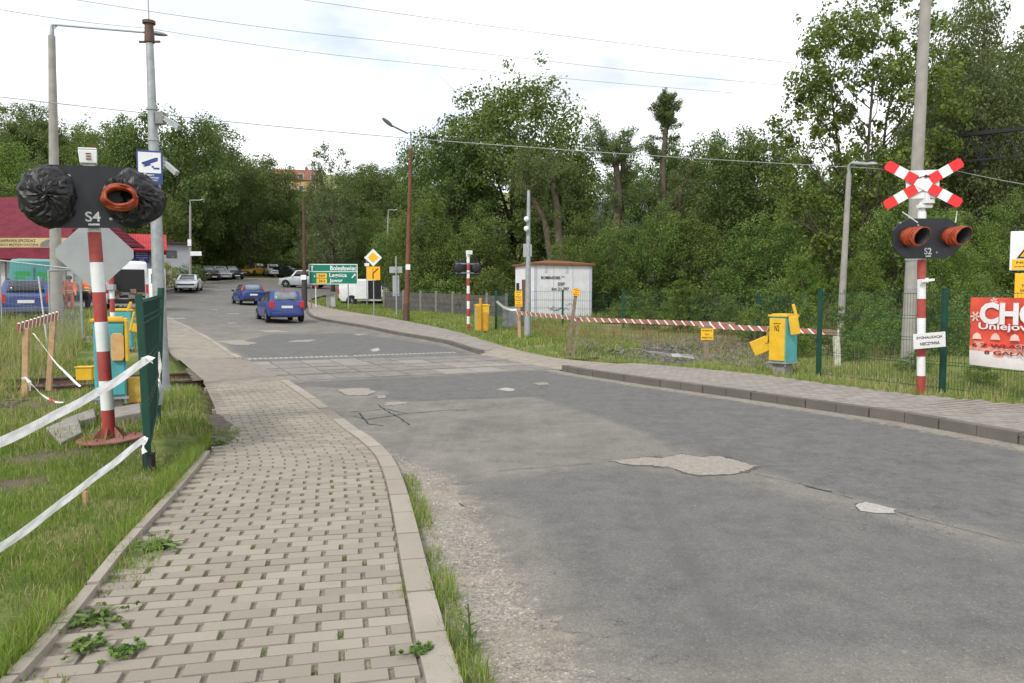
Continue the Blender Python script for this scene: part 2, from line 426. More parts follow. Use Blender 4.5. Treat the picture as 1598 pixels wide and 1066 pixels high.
def m_asphalt():
    t = NT('worn_asphalt'); co = t.coord()
    fine = t.noise(150, 3, .7, co); mid = t.noise(9, 6, .65, co); big = t.noise(.9, 5, .6, co); streak = t.n('ShaderNodeMapping', inp={'Vector': co, 'Rotation': (0, 0, R(-28)), 'Scale': (1.6, .12, 1)}).outputs[0]
    st = t.noise(1.6, 5, .6, streak)
    base = t.mix(t.smooth(big, .3, .72), (.152, .143, .128), (.21, .197, .175))
    base = t.mix(t.math('MULTIPLY', t.smooth(st, .4, .75), .5), base, (.245, .228, .20))
    drk = t.mix(t.smooth(mid, .3, .7), (.106, .105, .104), (.148, .146, .143))
    dm = t.smooth(t.math('ADD', t.attr('dark'), t.math('MULTIPLY', t.math('SUBTRACT', mid, .5), .5)), .3, .62)
    c = t.mix(t.math('MULTIPLY', dm, .9), base, drk)
    # worn, stony surface towards the kerb
    gm = t.smooth(t.math('ADD', t.attr('grav'), t.math('MULTIPLY', t.math('SUBTRACT', mid, .5), 1.1)), .35, .65)
    vor = t.n('ShaderNodeTexVoronoi', inp={'Scale': 66, 'Vector': co})
    stone = t.ramp(vor.outputs['Color'], [(0, (.12, .108, .093)), (.4, (.27, .245, .205)), (.8, (.36, .33, .285)), (1, (.48, .45, .40))])
    stone = t.mix(t.smooth(t.noise(2.2, 5, .7, co), .4, .7), stone, (.30, .26, .205))
    c = t.mix(t.math('MULTIPLY', gm, .85), c, stone)
    # stone speckle everywhere
    vs = t.n('ShaderNodeTexVoronoi', inp={'Scale': 110, 'Vector': co}).outputs['Color']
    sp = t.ramp(vs, [(0, (.42, .42, .42)), (.35, (.8, .8, .8)), (.8, (1.12, 1.12, 1.1)), (1, (2.1, 2.05, 1.9))])
    c = t.mix(.55, c, sp, 'MULTIPLY')
    # polished wheel tracks, mottling and oil along the lane, a fine craze of cracks
    wob = t.noise(.35, 3, .5, co)
    mot = t.noise(3.2, 7, .72, co)
    c = t.mix(.75, c, t.ramp(mot, [(.28, (.68, .68, .69)), (.5, (1, 1, 1)), (.72, (1.25, 1.23, 1.19))]), 'MULTIPLY')
    oil = t.smooth(t.noise(.8, 6, .72, streak), .55, .72)
    c = t.mix(t.math('MULTIPLY', oil, .38), c, (.085, .083, .082))
    cv = t.n('ShaderNodeTexVoronoi', feature='DISTANCE_TO_EDGE', inp={'Scale': 1.5, 'Vector': t.n('ShaderNodeVectorMath', operation='ADD', inp={0: co, 1: t.n('ShaderNodeTexNoise', inp={'Scale': 3.5, 'Detail': 6, 'Vector': co}).outputs['Color']}).outputs[0]}).outputs[0]
    crk = t.math('MULTIPLY', t.smooth(cv, .011, .0), t.smooth(t.noise(.42, 4, .6, co), .48, .56))
    c = t.mix(t.math('MULTIPLY', crk, .75), c, (.045, .042, .04))
    # tar joints and spots
    spots = t.smooth(t.noise(26, 2, .5, co), .73, .78)
    c = t.mix(t.math('MULTIPLY', spots, .35), c, (.06, .06, .06))
    pale = t.smooth(t.noise(31, 2, .5, t.n('ShaderNodeMapping', inp={'Vector': co, 'Location': (7, 3, 1)}).outputs[0]), .755, .775)
    c = t.mix(t.math('MULTIPLY', pale, .5), c, (.5, .48, .44))
    h = t.math('ADD', t.math('MULTIPLY', fine, .6), t.math('MULTIPLY', vor.outputs['Distance'], gm))
    t.bsdf(c, t.math('ADD', .72, t.math('MULTIPLY', mid, .2)), 0, t.bump(h, .55, .012), .3); return t.mat
M_asph = m_asphalt()
def softin(poly, w=.25):
    return lambda X, Y: np.clip(.5 - sdist(poly, X, Y) / (2*w), 0, 1)
def a_dark(X, Y):
    r = np.zeros(len(X))
    for p, w, k in ((DK1, .10, 1), (DK2, .15, .9), (DK3, .5, .7), (DK4, .35, .55), (DK5, .3, .85)): r = np.maximum(r, softin(p, w)(X, Y)*k)
    far = sstep(Y, 26, 36)*.45
    return np.maximum(r, far)
def a_grav(X, Y):
    g = softin(GRP, .40)(X, Y)
    rk = np.clip(1.15 - pdist(KR, X, Y)/.55, 0, 1)*.8
    k2 = np.clip(1 - pdist(KL2, X, Y)/.4, 0, 1)*.6
    xr = np.clip(1 - pdist(KR2, X, Y)/.5, 0, 1)*.55
    return np.maximum.reduce([g, rk, k2, xr])
road = sheet('road', ROAD, xs_f, ys_f, 0.0, M_asph, {'dark': a_dark, 'grav': a_grav})

# --- patches, cracks, paint: each a thin sheet on the asphalt
def m_flat(name, c1, c2, sc=14, bump=.4, spk=True, edge=None):
    t = NT(name); co = t.coord(); n = t.noise(sc, 6, .7, co)
    c = t.mix(t.smooth(n, .3, .7), c1, c2)
    if spk:
        vs = t.n('ShaderNodeTexVoronoi', inp={'Scale': 95, 'Vector': co}).outputs['Color']
        c = t.mix(.6, c, t.ramp(vs, [(0, (.6, .6, .6)), (.5, (1, 1, 1)), (1, (1.5, 1.45, 1.35))]), 'MULTIPLY')
    t.bsdf(c, .85, 0, t.bump(t.noise(120, 3, .7, co), bump, .01), .25); return t.mat
M_patch = m_flat('pale_repair_mortar', (.245, .222, .194), (.32, .293, .26))
M_patch2 = m_flat('whitish_repair_mortar', (.33, .315, .29), (.42, .402, .37))
M_crackrim = m_flat('dark_broken_rim', (.07, .066, .06), (.13, .122, .11), 30, .6)
M_crack = m_flat('open_crack', (.022, .021, .02), (.05, .046, .04), 20, .2, False)
M_paint = m_flat('worn_road_paint', (.24, .24, .235), (.56, .56, .54), 30, .2)
def rag(poly, amp, step=.05, seed=0):
    r = resample(poly + [poly[0]], step); out = []
    cx = sum(p[0] for p in poly)/len(poly); cy = sum(p[1] for p in poly)/len(poly)
    for x, y in r[:-1]:
        q = noise.noise_vector(Vector((x*6+seed, y*6, seed*.7)))*.75 + noise.noise_vector(Vector((x*19+seed, y*19, seed)))*.5 + noise.noise_vector(Vector((x*55+seed, y*55, seed)))*.25
        out.append((x + q.x*amp, y + q.y*amp))
    return out
def flatpoly(mb, poly, z):
    """one ngon draped on the ground (triangulated by blender)"""
    mb.add([(x, y, gz(x, y) + z) for x, y in poly], [tuple(range(len(poly)))], 0)
def up_faces(mb):
    return mb
patch_px = [([(955, 721), (985, 716), (1010, 714), (1035, 716), (1062, 709), (1085, 713), (1125, 713), (1180, 728), (1165, 737), (1132, 741), (1090, 742), (1062, 737), (1045, 728), (1010, 727), (975, 725)], M_patch, .05),
            ([(1334, 789), (1352, 784), (1398, 795), (1396, 802), (1372, 802), (1342, 797)], M_patch2, .02),
            ([(527, 609), (545, 606), (575, 606), (586, 612), (578, 617), (545, 617), (533, 613)], M_patch, .05), ([(587, 618), (600, 617), (604, 621), (590, 622)], M_patch, .03),
            ([(602, 628), (628, 627), (637, 630), (600, 634)], M_patch, .04),
            ([(774, 608), (790, 605), (806, 608), (795, 611)], M_patch2, .03), ([(832, 598), (852, 597), (860, 600), (840, 601)], M_patch, .03),
            ([(338, 533), (372, 531), (402, 535), (385, 539), (358, 537)], M_patch, .16), ([(447, 533), (470, 531), (492, 530), (486, 533), (460, 534)], M_patch, .16),
            ([(577, 546), (590, 543), (594, 547), (583, 549)], M_patch2, .05), ([(398, 516), (430, 515), (456, 518), (420, 519)], M_patch, .1),
            ([(552, 521), (575, 521), (560, 524)], M_patch, .06)]
for i, (px, m, a) in enumerate(patch_px):
    mb = MB(); flatpoly(mb, rag(gpl(px), a*1.3, .018, i*3.1), .004)
    o = mb.build('road_patch', m); tag(o, kind='structure')
    if i in (0, 1, 2, 4):
        c_ = gpl(px); cx = sum(p[0] for p in c_)/len(c_); cy = sum(p[1] for p in c_)/len(c_); mb = MB(); flatpoly(mb, rag([(cx+(x-cx)*1.045, cy+(y-cy)*1.07) for x, y in c_], a*1.5, .02, i*3.1+.3), .002); tag(mb.build('patch_rim', M_crackrim), kind='structure')
def ribbon(mb, line, w, z, jag=0, seed=0):
    pts = [Vector((x, y, 0)) for x, y in line]
    L_, R_ = [], []
    for i, p in enumerate(pts):
        t = (pts[min(i+1, len(pts)-1)] - pts[max(i-1, 0)]).normalized(); n = Vector((-t.y, t.x, 0))
        ww = w*(.35 + .65*abs(noise.noise(Vector((p.x*9+seed, p.y*9, 0))))*2) if jag else w
        if jag: p = p + n*noise.noise(Vector((p.x*6, p.y*6, seed)))*jag
        a = p + n*ww/2; b = p - n*ww/2
        L_.append((a.x, a.y, gz(a.x, a.y)+z)); R_.append((b.x, b.y, gz(b.x, b.y)+z))
    vs = L_ + R_; n = len(L_)
    mb.add(vs, [(i, i+n, i+n+1, i+1) for i in range(n-1)], 0)
mb = MB()
for i, px in enumerate([[(545, 643), (580, 641), (600, 638), (632, 646), (690, 641), (730, 640)], [(590, 632), (604, 642), (622, 652), (640, 664)], [(552, 650), (570, 655), (606, 650), (640, 645)], [(560, 645), (575, 662), (600, 665)],
                        [(1255, 759), (1270, 763), (1284, 766), (1306, 768)], [(985, 728), (1040, 731)], [(716, 786), (730, 792), (748, 796)], [(640, 627), (720, 622), (800, 620), (860, 617), (985, 603)],
                        [(1180, 740), (1260, 758), (1340, 782)], [(1400, 800), (1470, 818), (1598, 850)], [(780, 735), (870, 728), (955, 722)], [(455, 597), (640, 588.5), (868, 578)], [(397, 568), (580, 561), (752, 556)]]):
    ribbon(mb, resample(gpl(px), .05), .026 if i < 5 else .009, .0045, .03, i*2.3)
tag(mb.build('road_crack', M_crack), kind='structure')
M_soil = m_flat('spilled_soil', (.085, .07, .052), (.16, .135, .105), 9, .6)
for i, px in enumerate([[(334, 706), (352, 700), (364, 692), (356, 680), (362, 670), (350, 660), (338, 652), (328, 655)], [(300, 600), (318, 598), (322, 588), (300, 578), (290, 580)]]):
    mb = MB(); flatpoly(mb, rag(gpl(px), .07, .02, 40+i*3), .0615 if i < 2 else .005); tag(mb.build('soil_spill', M_soil), kind='structure')
mb = MB()
a, b = gp(386, 560.5), gp(712, 550)
for k in range(44):
    if k in (20,): continue
    p = a.lerp(b, (k+.1)/44); q = a.lerp(b, (k+.72)/44)
    ribbon(mb, [(p.x, p.y), (q.x, q.y)], .26, .004)
for px in ([(222, 491), (243, 489)], [(328, 482.5), (344, 485)], [(353, 490), (376, 490)], [(264, 497.5), (290, 497)], [(356, 504.5), (380, 504)], [(335, 453.5), (372, 450)], [(345, 457.5), (352, 457.5)], [(437, 446), (470, 445)], [(440, 452), (462, 451)]):
    ribbon(mb, resample(gpl(px), .5), .14, .006)
tag(mb.build('road_marking', M_paint), kind='structure')

# --- level crossing slabs and rails
TD = Vector((.907, .42, 0)).normalized(); TN = Vector((-TD.y, TD.x, 0))
O0 = Vector((-4.4, 14.9, 0)); o_n = O0.dot(TN)
def trk(t, n): return TD*t + TN*n     # n measured from world origin across the track
nn = [14.80, 15.86, 17.30, 19.05]
t0_, t1_ = gp(461, 596).dot(TD) - .6, gp(868, 578).dot(TD) + .5
t_l2, t_r2 = gp(399, 567.5).dot(TD) - .35, gp(751, 556.5).dot(TD) + .3
def m_slab():
    t = NT('crossing_slab_concrete'); co = t.coord(); n = t.noise(3.5, 6, .65, co)
    c = t.mix(t.smooth(n, .3, .7), (.165, .15, .134), (.24, .222, .198)); at_ = t.attr('tint')
    c = t.mix(t.math('MULTIPLY', at_, .55), c, (.34, .315, .28))
    c = t.mix(t.math('MULTIPLY', t.smooth(t.noise(60, 4, .7, co), .5, .75), .3), c, (.14, .13, .12))
    t.bsdf(c, .85, 0, t.bump(t.noise(90, 4, .7, co), .35, .01), .25); return t.mat
M_slab = m_slab()
def tinted(name, mat, quads, kind='structure'):
    """boxes given as (8 verts, tint); one mesh with a per-stone tint"""
    n = len(quads)
    V = np.array([q[0] for q in quads], np.float32).reshape(-1, 3)
    base = np.array([(4,5,6,7),(0,1,5,4),(1,2,6,5),(2,3,7,6),(3,0,4,7)])
    Fc = (base[None] + (np.arange(n)*8)[:, None, None]).reshape(-1, 4)
    o = polymesh(name, V, Fc, mat, {'tint': np.repeat([q[1] for q in quads], 8)})
    return tag(o, kind=kind)
def stone(corners, z0, z1, ch=.006, tilt=0):
    """corners: 4 xy going round; slightly chamfered block"""
    c = np.array(corners, float); m = c.mean(0)
    top = m + (c-m)*(1 - 2*ch/np.maximum(np.linalg.norm(c-m, axis=1)[:, None], .02))
    zt = [gz(x, y) + z1 + tilt*(k-1.5)/1.5 for k, (x, y) in enumerate(c)]
    return [(x, y, gz(x, y)+z0) for x, y in c] + [(x, y, z) for (x, y), z in zip(top, zt)]
qs = []
rows = [(nn[0], 15.78, 1.0), (15.94, 16.58, .75), (16.6, 17.24, .75), (17.38, 18.2, .75), (18.22, 19.05, .75)]
for ri, (na, nb, _) in enumerate(rows):
    f = (na+nb)/2; k = (f-nn[0])/(nn[3]-nn[0]); ta = t0_*(1-k) + t_l2*k; tb = t1_*(1-k) + t_r2*k
    n_ = int((tb-ta)/.78)+1
    for j in range(n_):
        a, b = ta + (tb-ta)*j/n_, ta + (tb-ta)*(j+1)/n_ - .018
        cs = [trk(a, na), trk(b, na), trk(b, nb), trk(a, nb)]
        qs.append((stone([(p.x, p.y) for p in cs], -.1, .012 + random.uniform(-.004, .004), .008, random.uniform(-.004, .004)), random.random()**2))
tinted('crossing_slabs', M_slab, qs)
mb = MB()
def rail(mb, n_, ta, tb, zb, h=.15):
    L_ = int((tb-ta)/1.0)+1
    prof = [(-.062, 0), (.062, 0), (.062, .015), (.012, .03), (.012, h-.04), (.036, h-.03), (.036, h), (-.036, h), (-.036, h-.03), (-.012, h-.04), (-.012, .03), (-.062, .015)]
    vs = []; fs = []; K = len(prof)
    for j in range(L_+1):
        t = ta + (tb-ta)*j/L_
        for a, z in prof:
            p = trk(t, n_ + a); vs.append((p.x, p.y, gz(p.x, p.y)+zb+z))
    for j in range(L_):
        for k in range(K):
            k2 = (k+1) % K; fs.append((j*K+k, j*K+k2, (j+1)*K+k2, (j+1)*K+k))
    fs.append(tuple(range(K))[::-1]); fs.append(tuple(L_*K+k for k in range(K)))
    mb.add(vs, fs, 0)
for lab, n_ in (('rusty rail of the crossing track nearer the camera, sunk between the concrete slabs', 15.86), ('rusty rail of the crossing track farther from the camera, by the white stop line', 17.31)):
    mb = MB(); rail(mb, n_, -22, 10.5, -.155)
    tag(mb.build('rail', M_railst, smooth=30), lab, 'rail', 'rails of the level crossing')

# --- pavers
def m_paver(name, c1, c2, c3):
    t = NT(name); co = t.coord(); a = t.attr('tint'); n = t.noise(2.0, 6, .65, co)
    c = t.mix(a, c1, c2)
    c = t.mix(t.math('MULTIPLY', t.smooth(n, .42, .72), .5), c, c3)
    f = t.noise(170, 3, .8, co)
    c = t.mix(t.math('MULTIPLY', t.smooth(f, .35, .7), .35), c, t.mix(.5, c, (.2, .18, .15), 'MULTIPLY'))
    c = t.mix(t.math('MULTIPLY', t.smooth(t.noise(13, 4, .7, co), .58, .74), .28), c, (.17, .15, .12))
    t.bsdf(c, .88, 0, t.bump(f, .35, .006), .22); return t.mat
M_pav = m_paver('beige_concrete_paver', (.262, .236, .192), (.34, .306, .252), (.29, .255, .208))
M_pavg = m_paver('grey_concrete_paver', (.25, .228, .20), (.315, .292, .26), (.275, .245, .215))
M_kerb = m_paver('kerb_concrete', (.30, .27, .225), (.375, .34, .288), (.28, .245, .20))
M_kerbd = m_paver('dark_kerb_concrete', (.125, .115, .10), (.14, .129, .113), (.19, .172, .148))
M_joint = m_flat('sandy_joint_filling', (.10, .088, .068), (.17, .148, .115), 9, .5)
M_dust = m_flat('dusty_worn_surface', (.24, .21, .172), (.32, .288, .242), 4, .5)
M_joint2 = m_flat('dusty_joint_filling', (.20, .175, .145), (.27, .24, .205), 6, .4)
def offs(line, d):
    pts = [Vector((x, y, 0)) for x, y in line]; o = []
    for i, p in enumerate(pts):
        t = (pts[min(i+1, len(pts)-1)] - pts[max(i-1, 0)]).normalized(); o.append((p.x - t.y*d, p.y + t.x*d))
    return o
def pave(name, ref, side, outer, mat, z, gap, d0=.15, maxw=3.2, cut=None, L_=.2, W_=.1, edge=.02, seed=1, rowgap=.004):
    """running-bond pavers laid in rows square to the kerb `ref`; `outer` polygon limits them"""
    rr = random.Random(seed); q = []; holes = []
    pts = resample(ref, W_ + rowgap)
    for i in range(1, len(pts)-1):
        p = Vector((*pts[i], 0)); t = (Vector((*pts[min(i+4, len(pts)-1)], 0)) - Vector((*pts[max(i-4, 0)], 0))).normalized()
        n = Vector((-t.y, t.x, 0))*side; W2 = W_/2
        gap_ = gap if (gap < .015 or p.y < 7.0) else .010
        d = d0 - ((L_+gap_)/2 if i % 2 else 0) - (.25*L_*noise.noise(Vector((i*.3, seed, 0))) if gap > .015 else 0)
        while d < maxw:
            a, b = max(d, d0), d + L_; d += L_ + gap_
            if b - a < .03: continue
            c = p + n*(a+b)/2
            if cut is not None and not cut(c.x, c.y): continue
            ta = t*W2; j = rr.uniform(-.002, .002)
            cs = [p + n*a - ta, p + n*b - ta, p + n*b + ta, p + n*a + ta]
            if side < 0: cs = cs[::-1]
            cs = cs[::-1]
            q.append((stone([(v.x, v.y) for v in cs], z-.05, z + rr.uniform(-.0025, .0025), .003, rr.uniform(-.0015, .0015)), rr.random()))
            if gap_ > .015: holes.append(p + n*(b + gap/2))
    tinted(name, mat, q)
    return holes
KLa = [p for p in resample(KL, .05) if p[1] > 1.2]
left_in = lambda x, y: bool(pin(SLpoly, np.array([x]), np.array([y]))[0])
SLpoly = KL + XL[1:] + KL2[1:] + offs(SL, -.05)[::-1]
holes = pave('sidewalk', KLa, 1, None, M_pav, .055, .017, .155, 3.4, left_in, seed=3)
KL2a = KL2
pave('sidewalk', KL2a, 1, None, M_pav, .05, .006, .16, 4.6, lambda x, y: left_in(x, y) and (x*TN.x + y*TN.y) > 19.6, L_=.21, W_=.16, seed=5)
sheet('sidewalk_bed', PAVE_L, xs_f, ys_f, lambda X, Y: .047 - .008*(1-sstep(np.array(Y), 5, 9)) + .026*sstep(X*TN.x+Y*TN.y, 14.2, 14.6)*(1-sstep(X*TN.x+Y*TN.y, 19.4, 19.8)) - .05*(1-sstep(pdist(XL, X, Y), 0, .5)), M_joint2)
# right pavement: two stretches divided by the crossing
SRp = KR + gpl([(808, 563), (748, 553)])[:0] + SR[2:10][::-1]
RP1 = [p for p in KR] + gpl([(880, 563)]) + [p for p in SR if p[1] < gp(900, 565).y][::-1]
RP2 = KR2 + [p for p in SR if p[1] > gp(850, 559).y][::-1]
in1 = lambda x, y: bool(pin(RP1, np.array([x]), np.array([y]))[0])
in2 = lambda x, y: bool(pin(RP2, np.array([x]), np.array([y]))[0])
KRa = [p for p in resample(KR, .05) if p[1] > 3]
pave('sidewalk', KRa, -1, None, M_pavg, .115, .006, .16, 3.4, in1, seed=8, L_=.21, W_=.105)
pave('sidewalk', KR2[:8], -1, None, M_pavg, .10, .006, .16, 4.0, in2, seed=9, L_=.21, W_=.16)
RPALL = KR + KR2 + SR[::-1]
sheet('sidewalk_bed', RPALL, xs_f, ys_f, lambda X, Y: (.094 - .06*np.clip(1 - np.abs(X*TN.x + Y*TN.y - 16.9)/3.0, 0, 1)**.5)*sstep(pdist([KR[-1], KR2[0]], X, Y), -.15, .5), M_dust)
# kerbs
def kerb(name, line, side, w, z0, z1, mat, L_=1.0, drop=None, seed=2, skip=None):
    rr = random.Random(seed); pts = resample(line, .1); q = []; n = int(L_/.1); i = 0
    while i < len(pts)-2:
        j = min(i+n, len(pts)-1); a, b = Vector((*pts[i], 0)), Vector((*pts[j], 0))
        if skip and skip(a.x, a.y): i = j; continue
        ta = (Vector((*pts[min(i+1, len(pts)-1)], 0)) - Vector((*pts[max(i-1, 0)], 0))).normalized(); tb = (Vector((*pts[min(j+1, len(pts)-1)], 0)) - Vector((*pts[j-1], 0))).normalized()
        na, nb = Vector((-ta.y, ta.x, 0))*side, Vector((-tb.y, tb.x, 0))*side
        e = (b-a).normalized()*.006
        z1_ = z1 - (drop(a.x, a.y) if drop else 0) + rr.uniform(-.004, .004)
        m = max(1, (j-i)//4); tint = rr.random()
        for k in range(m):
            f0, f1 = k/m, (k+1)/m
            p0, p1 = a.lerp(b, f0), a.lerp(b, f1)
            # follow the true curve inside the stone
            p0 = Vector((*pts[i + int((j-i)*f0)], 0)); p1 = Vector((*pts[i + int((j-i)*f1)], 0))
            n0, n1 = na.lerp(nb, f0), na.lerp(nb, f1)
            if k == 0: p0 = p0 + e
            if k == m-1: p1 = p1 - e
            cs = [p0, p1, p1 + n1*w, p0 + n0*w]
            if side < 0: cs = cs[::-1]
            q.append((stone([(v.x, v.y) for v in cs], z0, z1_, .0035), tint))
        i = j
    return tinted(name, mat, q)
dropg = lambda x, y: .045*max(0, 1 - abs(y - gp(545, 665).y)/.9)
kerb('kerb', [p for p in resample(KL, .1) if p[1] > 1.0], 1, .145, -.2, .065, M_kerb, 1.0, dropg)
kerb('kerb', KL2, 1, .15, -.2, .06, M_kerb, 1.0)
kerb('kerb', [p for p in resample(KR, .1) if p[1] > 2.0], -1, .15, -.2, .125, M_kerbd, 1.0)
kerb('kerb', KR2, -1, .15, -.2, .11, M_kerbd, 1.0)
kerb('kerb', [p for p in resample(SL, .1) if 1.0 < p[1] < gp(330, 712).y], 1, .06, -.2, .088, M_kerb, 1.0, seed=4)
fe = FARE[2:]
kerb('kerb', fe[::-1], -1, .2, -.2, .12, M_kerb, 1.5)
# pale pavement behind the far kerb
fo = offs(fe[::-1], -2.2)
sheet('sidewalk', [p for p in fe[::-1]] + fo[::-1], rngs((-140, 60, 3)), rngs((20, 180, 3)), .10, M_dust)

# --- terrain
def m_terrain():
    t = NT('grassy_soil'); co = t.coord()
    n1 = t.noise(.55, 6, .65, co); n2 = t.noise(5, 6, .7, co); n3 = t.noise(60, 4, .7, co)
    g = t.mix(t.smooth(n2, .3, .7), (.085, .13, .03), (.155, .195, .052))
    d = t.mix(t.smooth(n3, .3, .7), (.10, .08, .058), (.2, .165, .12))
    dry = t.mix(t.smooth(n3, .3, .7), (.24, .19, .095), (.34, .28, .15))
    c = t.mix(t.smooth(n1, .45, .68), g, dry)
    m = t.smooth(t.math('ADD', t.attr('soil'), t.math('MULTIPLY', t.math('SUBTRACT', n2, .5), .8)), .35, .6)
    c = t.mix(m, c, d)
    # grey stones of the track bed and yards
    v = t.n('ShaderNodeTexVoronoi', inp={'Scale': 14, 'Vector': co})
    st = t.ramp(v.outputs['Color'], [(0, (.09, .082, .075)), (.5, (.2, .185, .17)), (1, (.33, .31, .285))])
    c = t.mix(t.smooth(t.math('ADD', t.attr('stone'), t.math('MULTIPLY', t.math('SUBTRACT', n2, .5), .7)), .4, .6), c, st)
    t.bsdf(c, .95, 0, t.bump(t.math('ADD', n3, v.outputs['Distance']), .6, .03), .15); return t.mat
M_terr = m_terrain()
LOT = gpl([(0, 520), (110, 500), (200, 490), (246, 492), (240, 463), (262, 455)]) + [(-60, 62), (-62, 26)]
def off_t(X, Y):
    d = sdist(CORR, X, Y)
    n = np.array([noise.noise(Vector((x*.8, y*.8, 0)))*.05 + noise.noise(Vector((x*2.9, y*2.9, 3)))*.025 if abs(x) < 30 and y < 40 else 0 for x, y in zip(X, Y)])
    lift = .055 + n
    trkd = np.abs(X*TN.x + Y*TN.y - 16.55)
    bed = (1 - sstep(trkd, 1.6, 3.0))
    o = np.where(d < 0, -.14, -.14 + (.14 + lift)*sstep(d, .06, .26))
    o = np.where(d > .1, np.minimum(o, o*(1-bed) + (-.16 + n)*bed), o)
    lot = softin(LOT, .8)(X, Y)
    o = np.where(d > 0, o*(1-lot) + .02*lot, o)
    return o
def a_soil(X, Y):
    s = np.zeros(len(X))
    for u, v, r in ((40, 760, .5), (60, 725, .6), (20, 640, 1.4), (30, 600, 1.6), (345, 690, .5), (150, 690, .7), (1100, 560, 2.2), (1040, 548, 2.0), (1450, 640, .5), (650, 520, 1.5)):
        p = gp(u, v); s = np.maximum(s, np.clip(1 - np.hypot(X-p.x, Y-p.y)/r, 0, 1))
    for u, v, r in ((20, 770, .45), (110, 720, .4), (90, 590, 1.2)):
        p = gp(u, v); s = np.maximum(s, np.clip(1 - np.hypot(X-p.x, Y-p.y)/r, 0, 1))
    d = sdist(CORR, X, Y)
    return np.maximum(s, np.clip(1 - np.abs(d)/.35, 0, 1)*.6)
def a_stone(X, Y):
    trkd = np.abs(X*TN.x + Y*TN.y - 16.55)
    return np.maximum((1 - sstep(trkd, 1.2, 2.2))*.75, softin(LOT, .8)(X, Y))
xs_t = rngs((-260, -60, 8), (-60, -16, 1.5), (-16, 12, .22), (12, 40, 1.5), (40, 300, 10)); ys_t = rngs((-15, 0, 1.5), (0, 22, .22), (22, 60, 1.2), (60, 320, 8))
sheet('ground', [(-320, -40), (340, -40), (340, 380), (-320, 380)], xs_t, ys_t, off_t, M_terr, {'soil': a_soil, 'stone': a_stone})
# ------------------------------------------------------------------ level-crossing equipment
def bands(mb, r, z0, z1, step, first_red=True, n=16, mw=0, mr=1):
    z = z0; red = first_red
    while z < z1 - 1e-4:
        zz = min(z+step, z1); mb.tube([(0, 0, z), (0, 0, zz)], r, n, mr if red else mw, cap=False); z = zz; red = not red
    mb.tube([(0, 0, z1-.002), (0, 0, z1)], r*.98, n, mw)
def octo(w, h, c, cz=0):
    return [(-w/2+c, cz-h/2), (w/2-c, cz-h/2), (w/2-c*.35, cz-h/2+c*.3), (w/2, cz-h*.2), (w/2, cz+h*.2), (w/2-c*.35, cz+h/2-c*.3), (w/2-c, cz+h/2), (-w/2+c, cz+h/2), (-w/2+c*.35, cz+h/2-c*.3), (-w/2, cz+h*.2), (-w/2, cz-h*.2), (-w/2+c*.35, cz-h/2+c*.3)]
def hood(parent, x, z, y0, ln=.25, r=.132, mat=None, tilt=.0, yaw=0):
    """tubular visor with a slanting mouth, wound in orange tape"""
    mb = MB(); n = 22; vs = []; fs = []
    rings = [(0, 1.0), (.25, 1.04), (.5, .99), (.78, 1.03), (1, 1.06)]
    for k, (f, s) in enumerate(rings):
        for i in range(n):
            a = 2*PI*i/n
            low = .5 - .5*math.sin(a)                      # 1 at the bottom
            l = ln*f*(1 - .34*low*f)
            w = 1 + .03*noise.noise(Vector((i*.9, k*2.1, x)))
            vs.append((x + yaw*l + r*s*w*math.cos(a), y0 - l, z + r*s*w*math.sin(a) - tilt*l))
    for k in range(len(rings)-1):
        for i in range(n):
            j = (i+1) % n; fs.append((k*n+i, k*n+j, (k+1)*n+j, (k+1)*n+i))
    mb.add(vs, fs, 0)
    o = mb.build('lamp_hood', [mat or M_orange, M_blackplastic], parent, smooth=60)
    s = o.modifiers.new('solid', 'SOLIDIFY'); s.thickness = .014; s.offset = -1; s.material_offset = 1; s.material_offset_rim = 0
    wv = MB()                              # loose turns of orange tape round the visor
    for q in range(3):
        f = .25 + .24*q; pts = []
        for i in range(25):
            a = 2*PI*i/24; low = .5-.5*math.sin(a); l = ln*f*(1-.34*low*f) + .012*math.sin(a*3+q); rr_ = r*(1.05 + .02*math.sin(a*5+q*2))
            pts.append((x + yaw*l + rr_*math.cos(a), y0 - l, z + rr_*math.sin(a) - tilt*l))
        wv.tube(pts, .011+.003*q, 6, cap=False)
    wv.build('tape_stripe', mat or M_orange, o, smooth=60)
    ins = MB(); ins.lathe([(r*.9, 0), (r*.92, .02)], 22, 0, Matrix.Translation((x, y0-.012, z)) @ Euler((R(90), 0, 0)).to_matrix().to_4x4())
    ins.build('lamp_lens', M_blackplastic, parent)
    return o
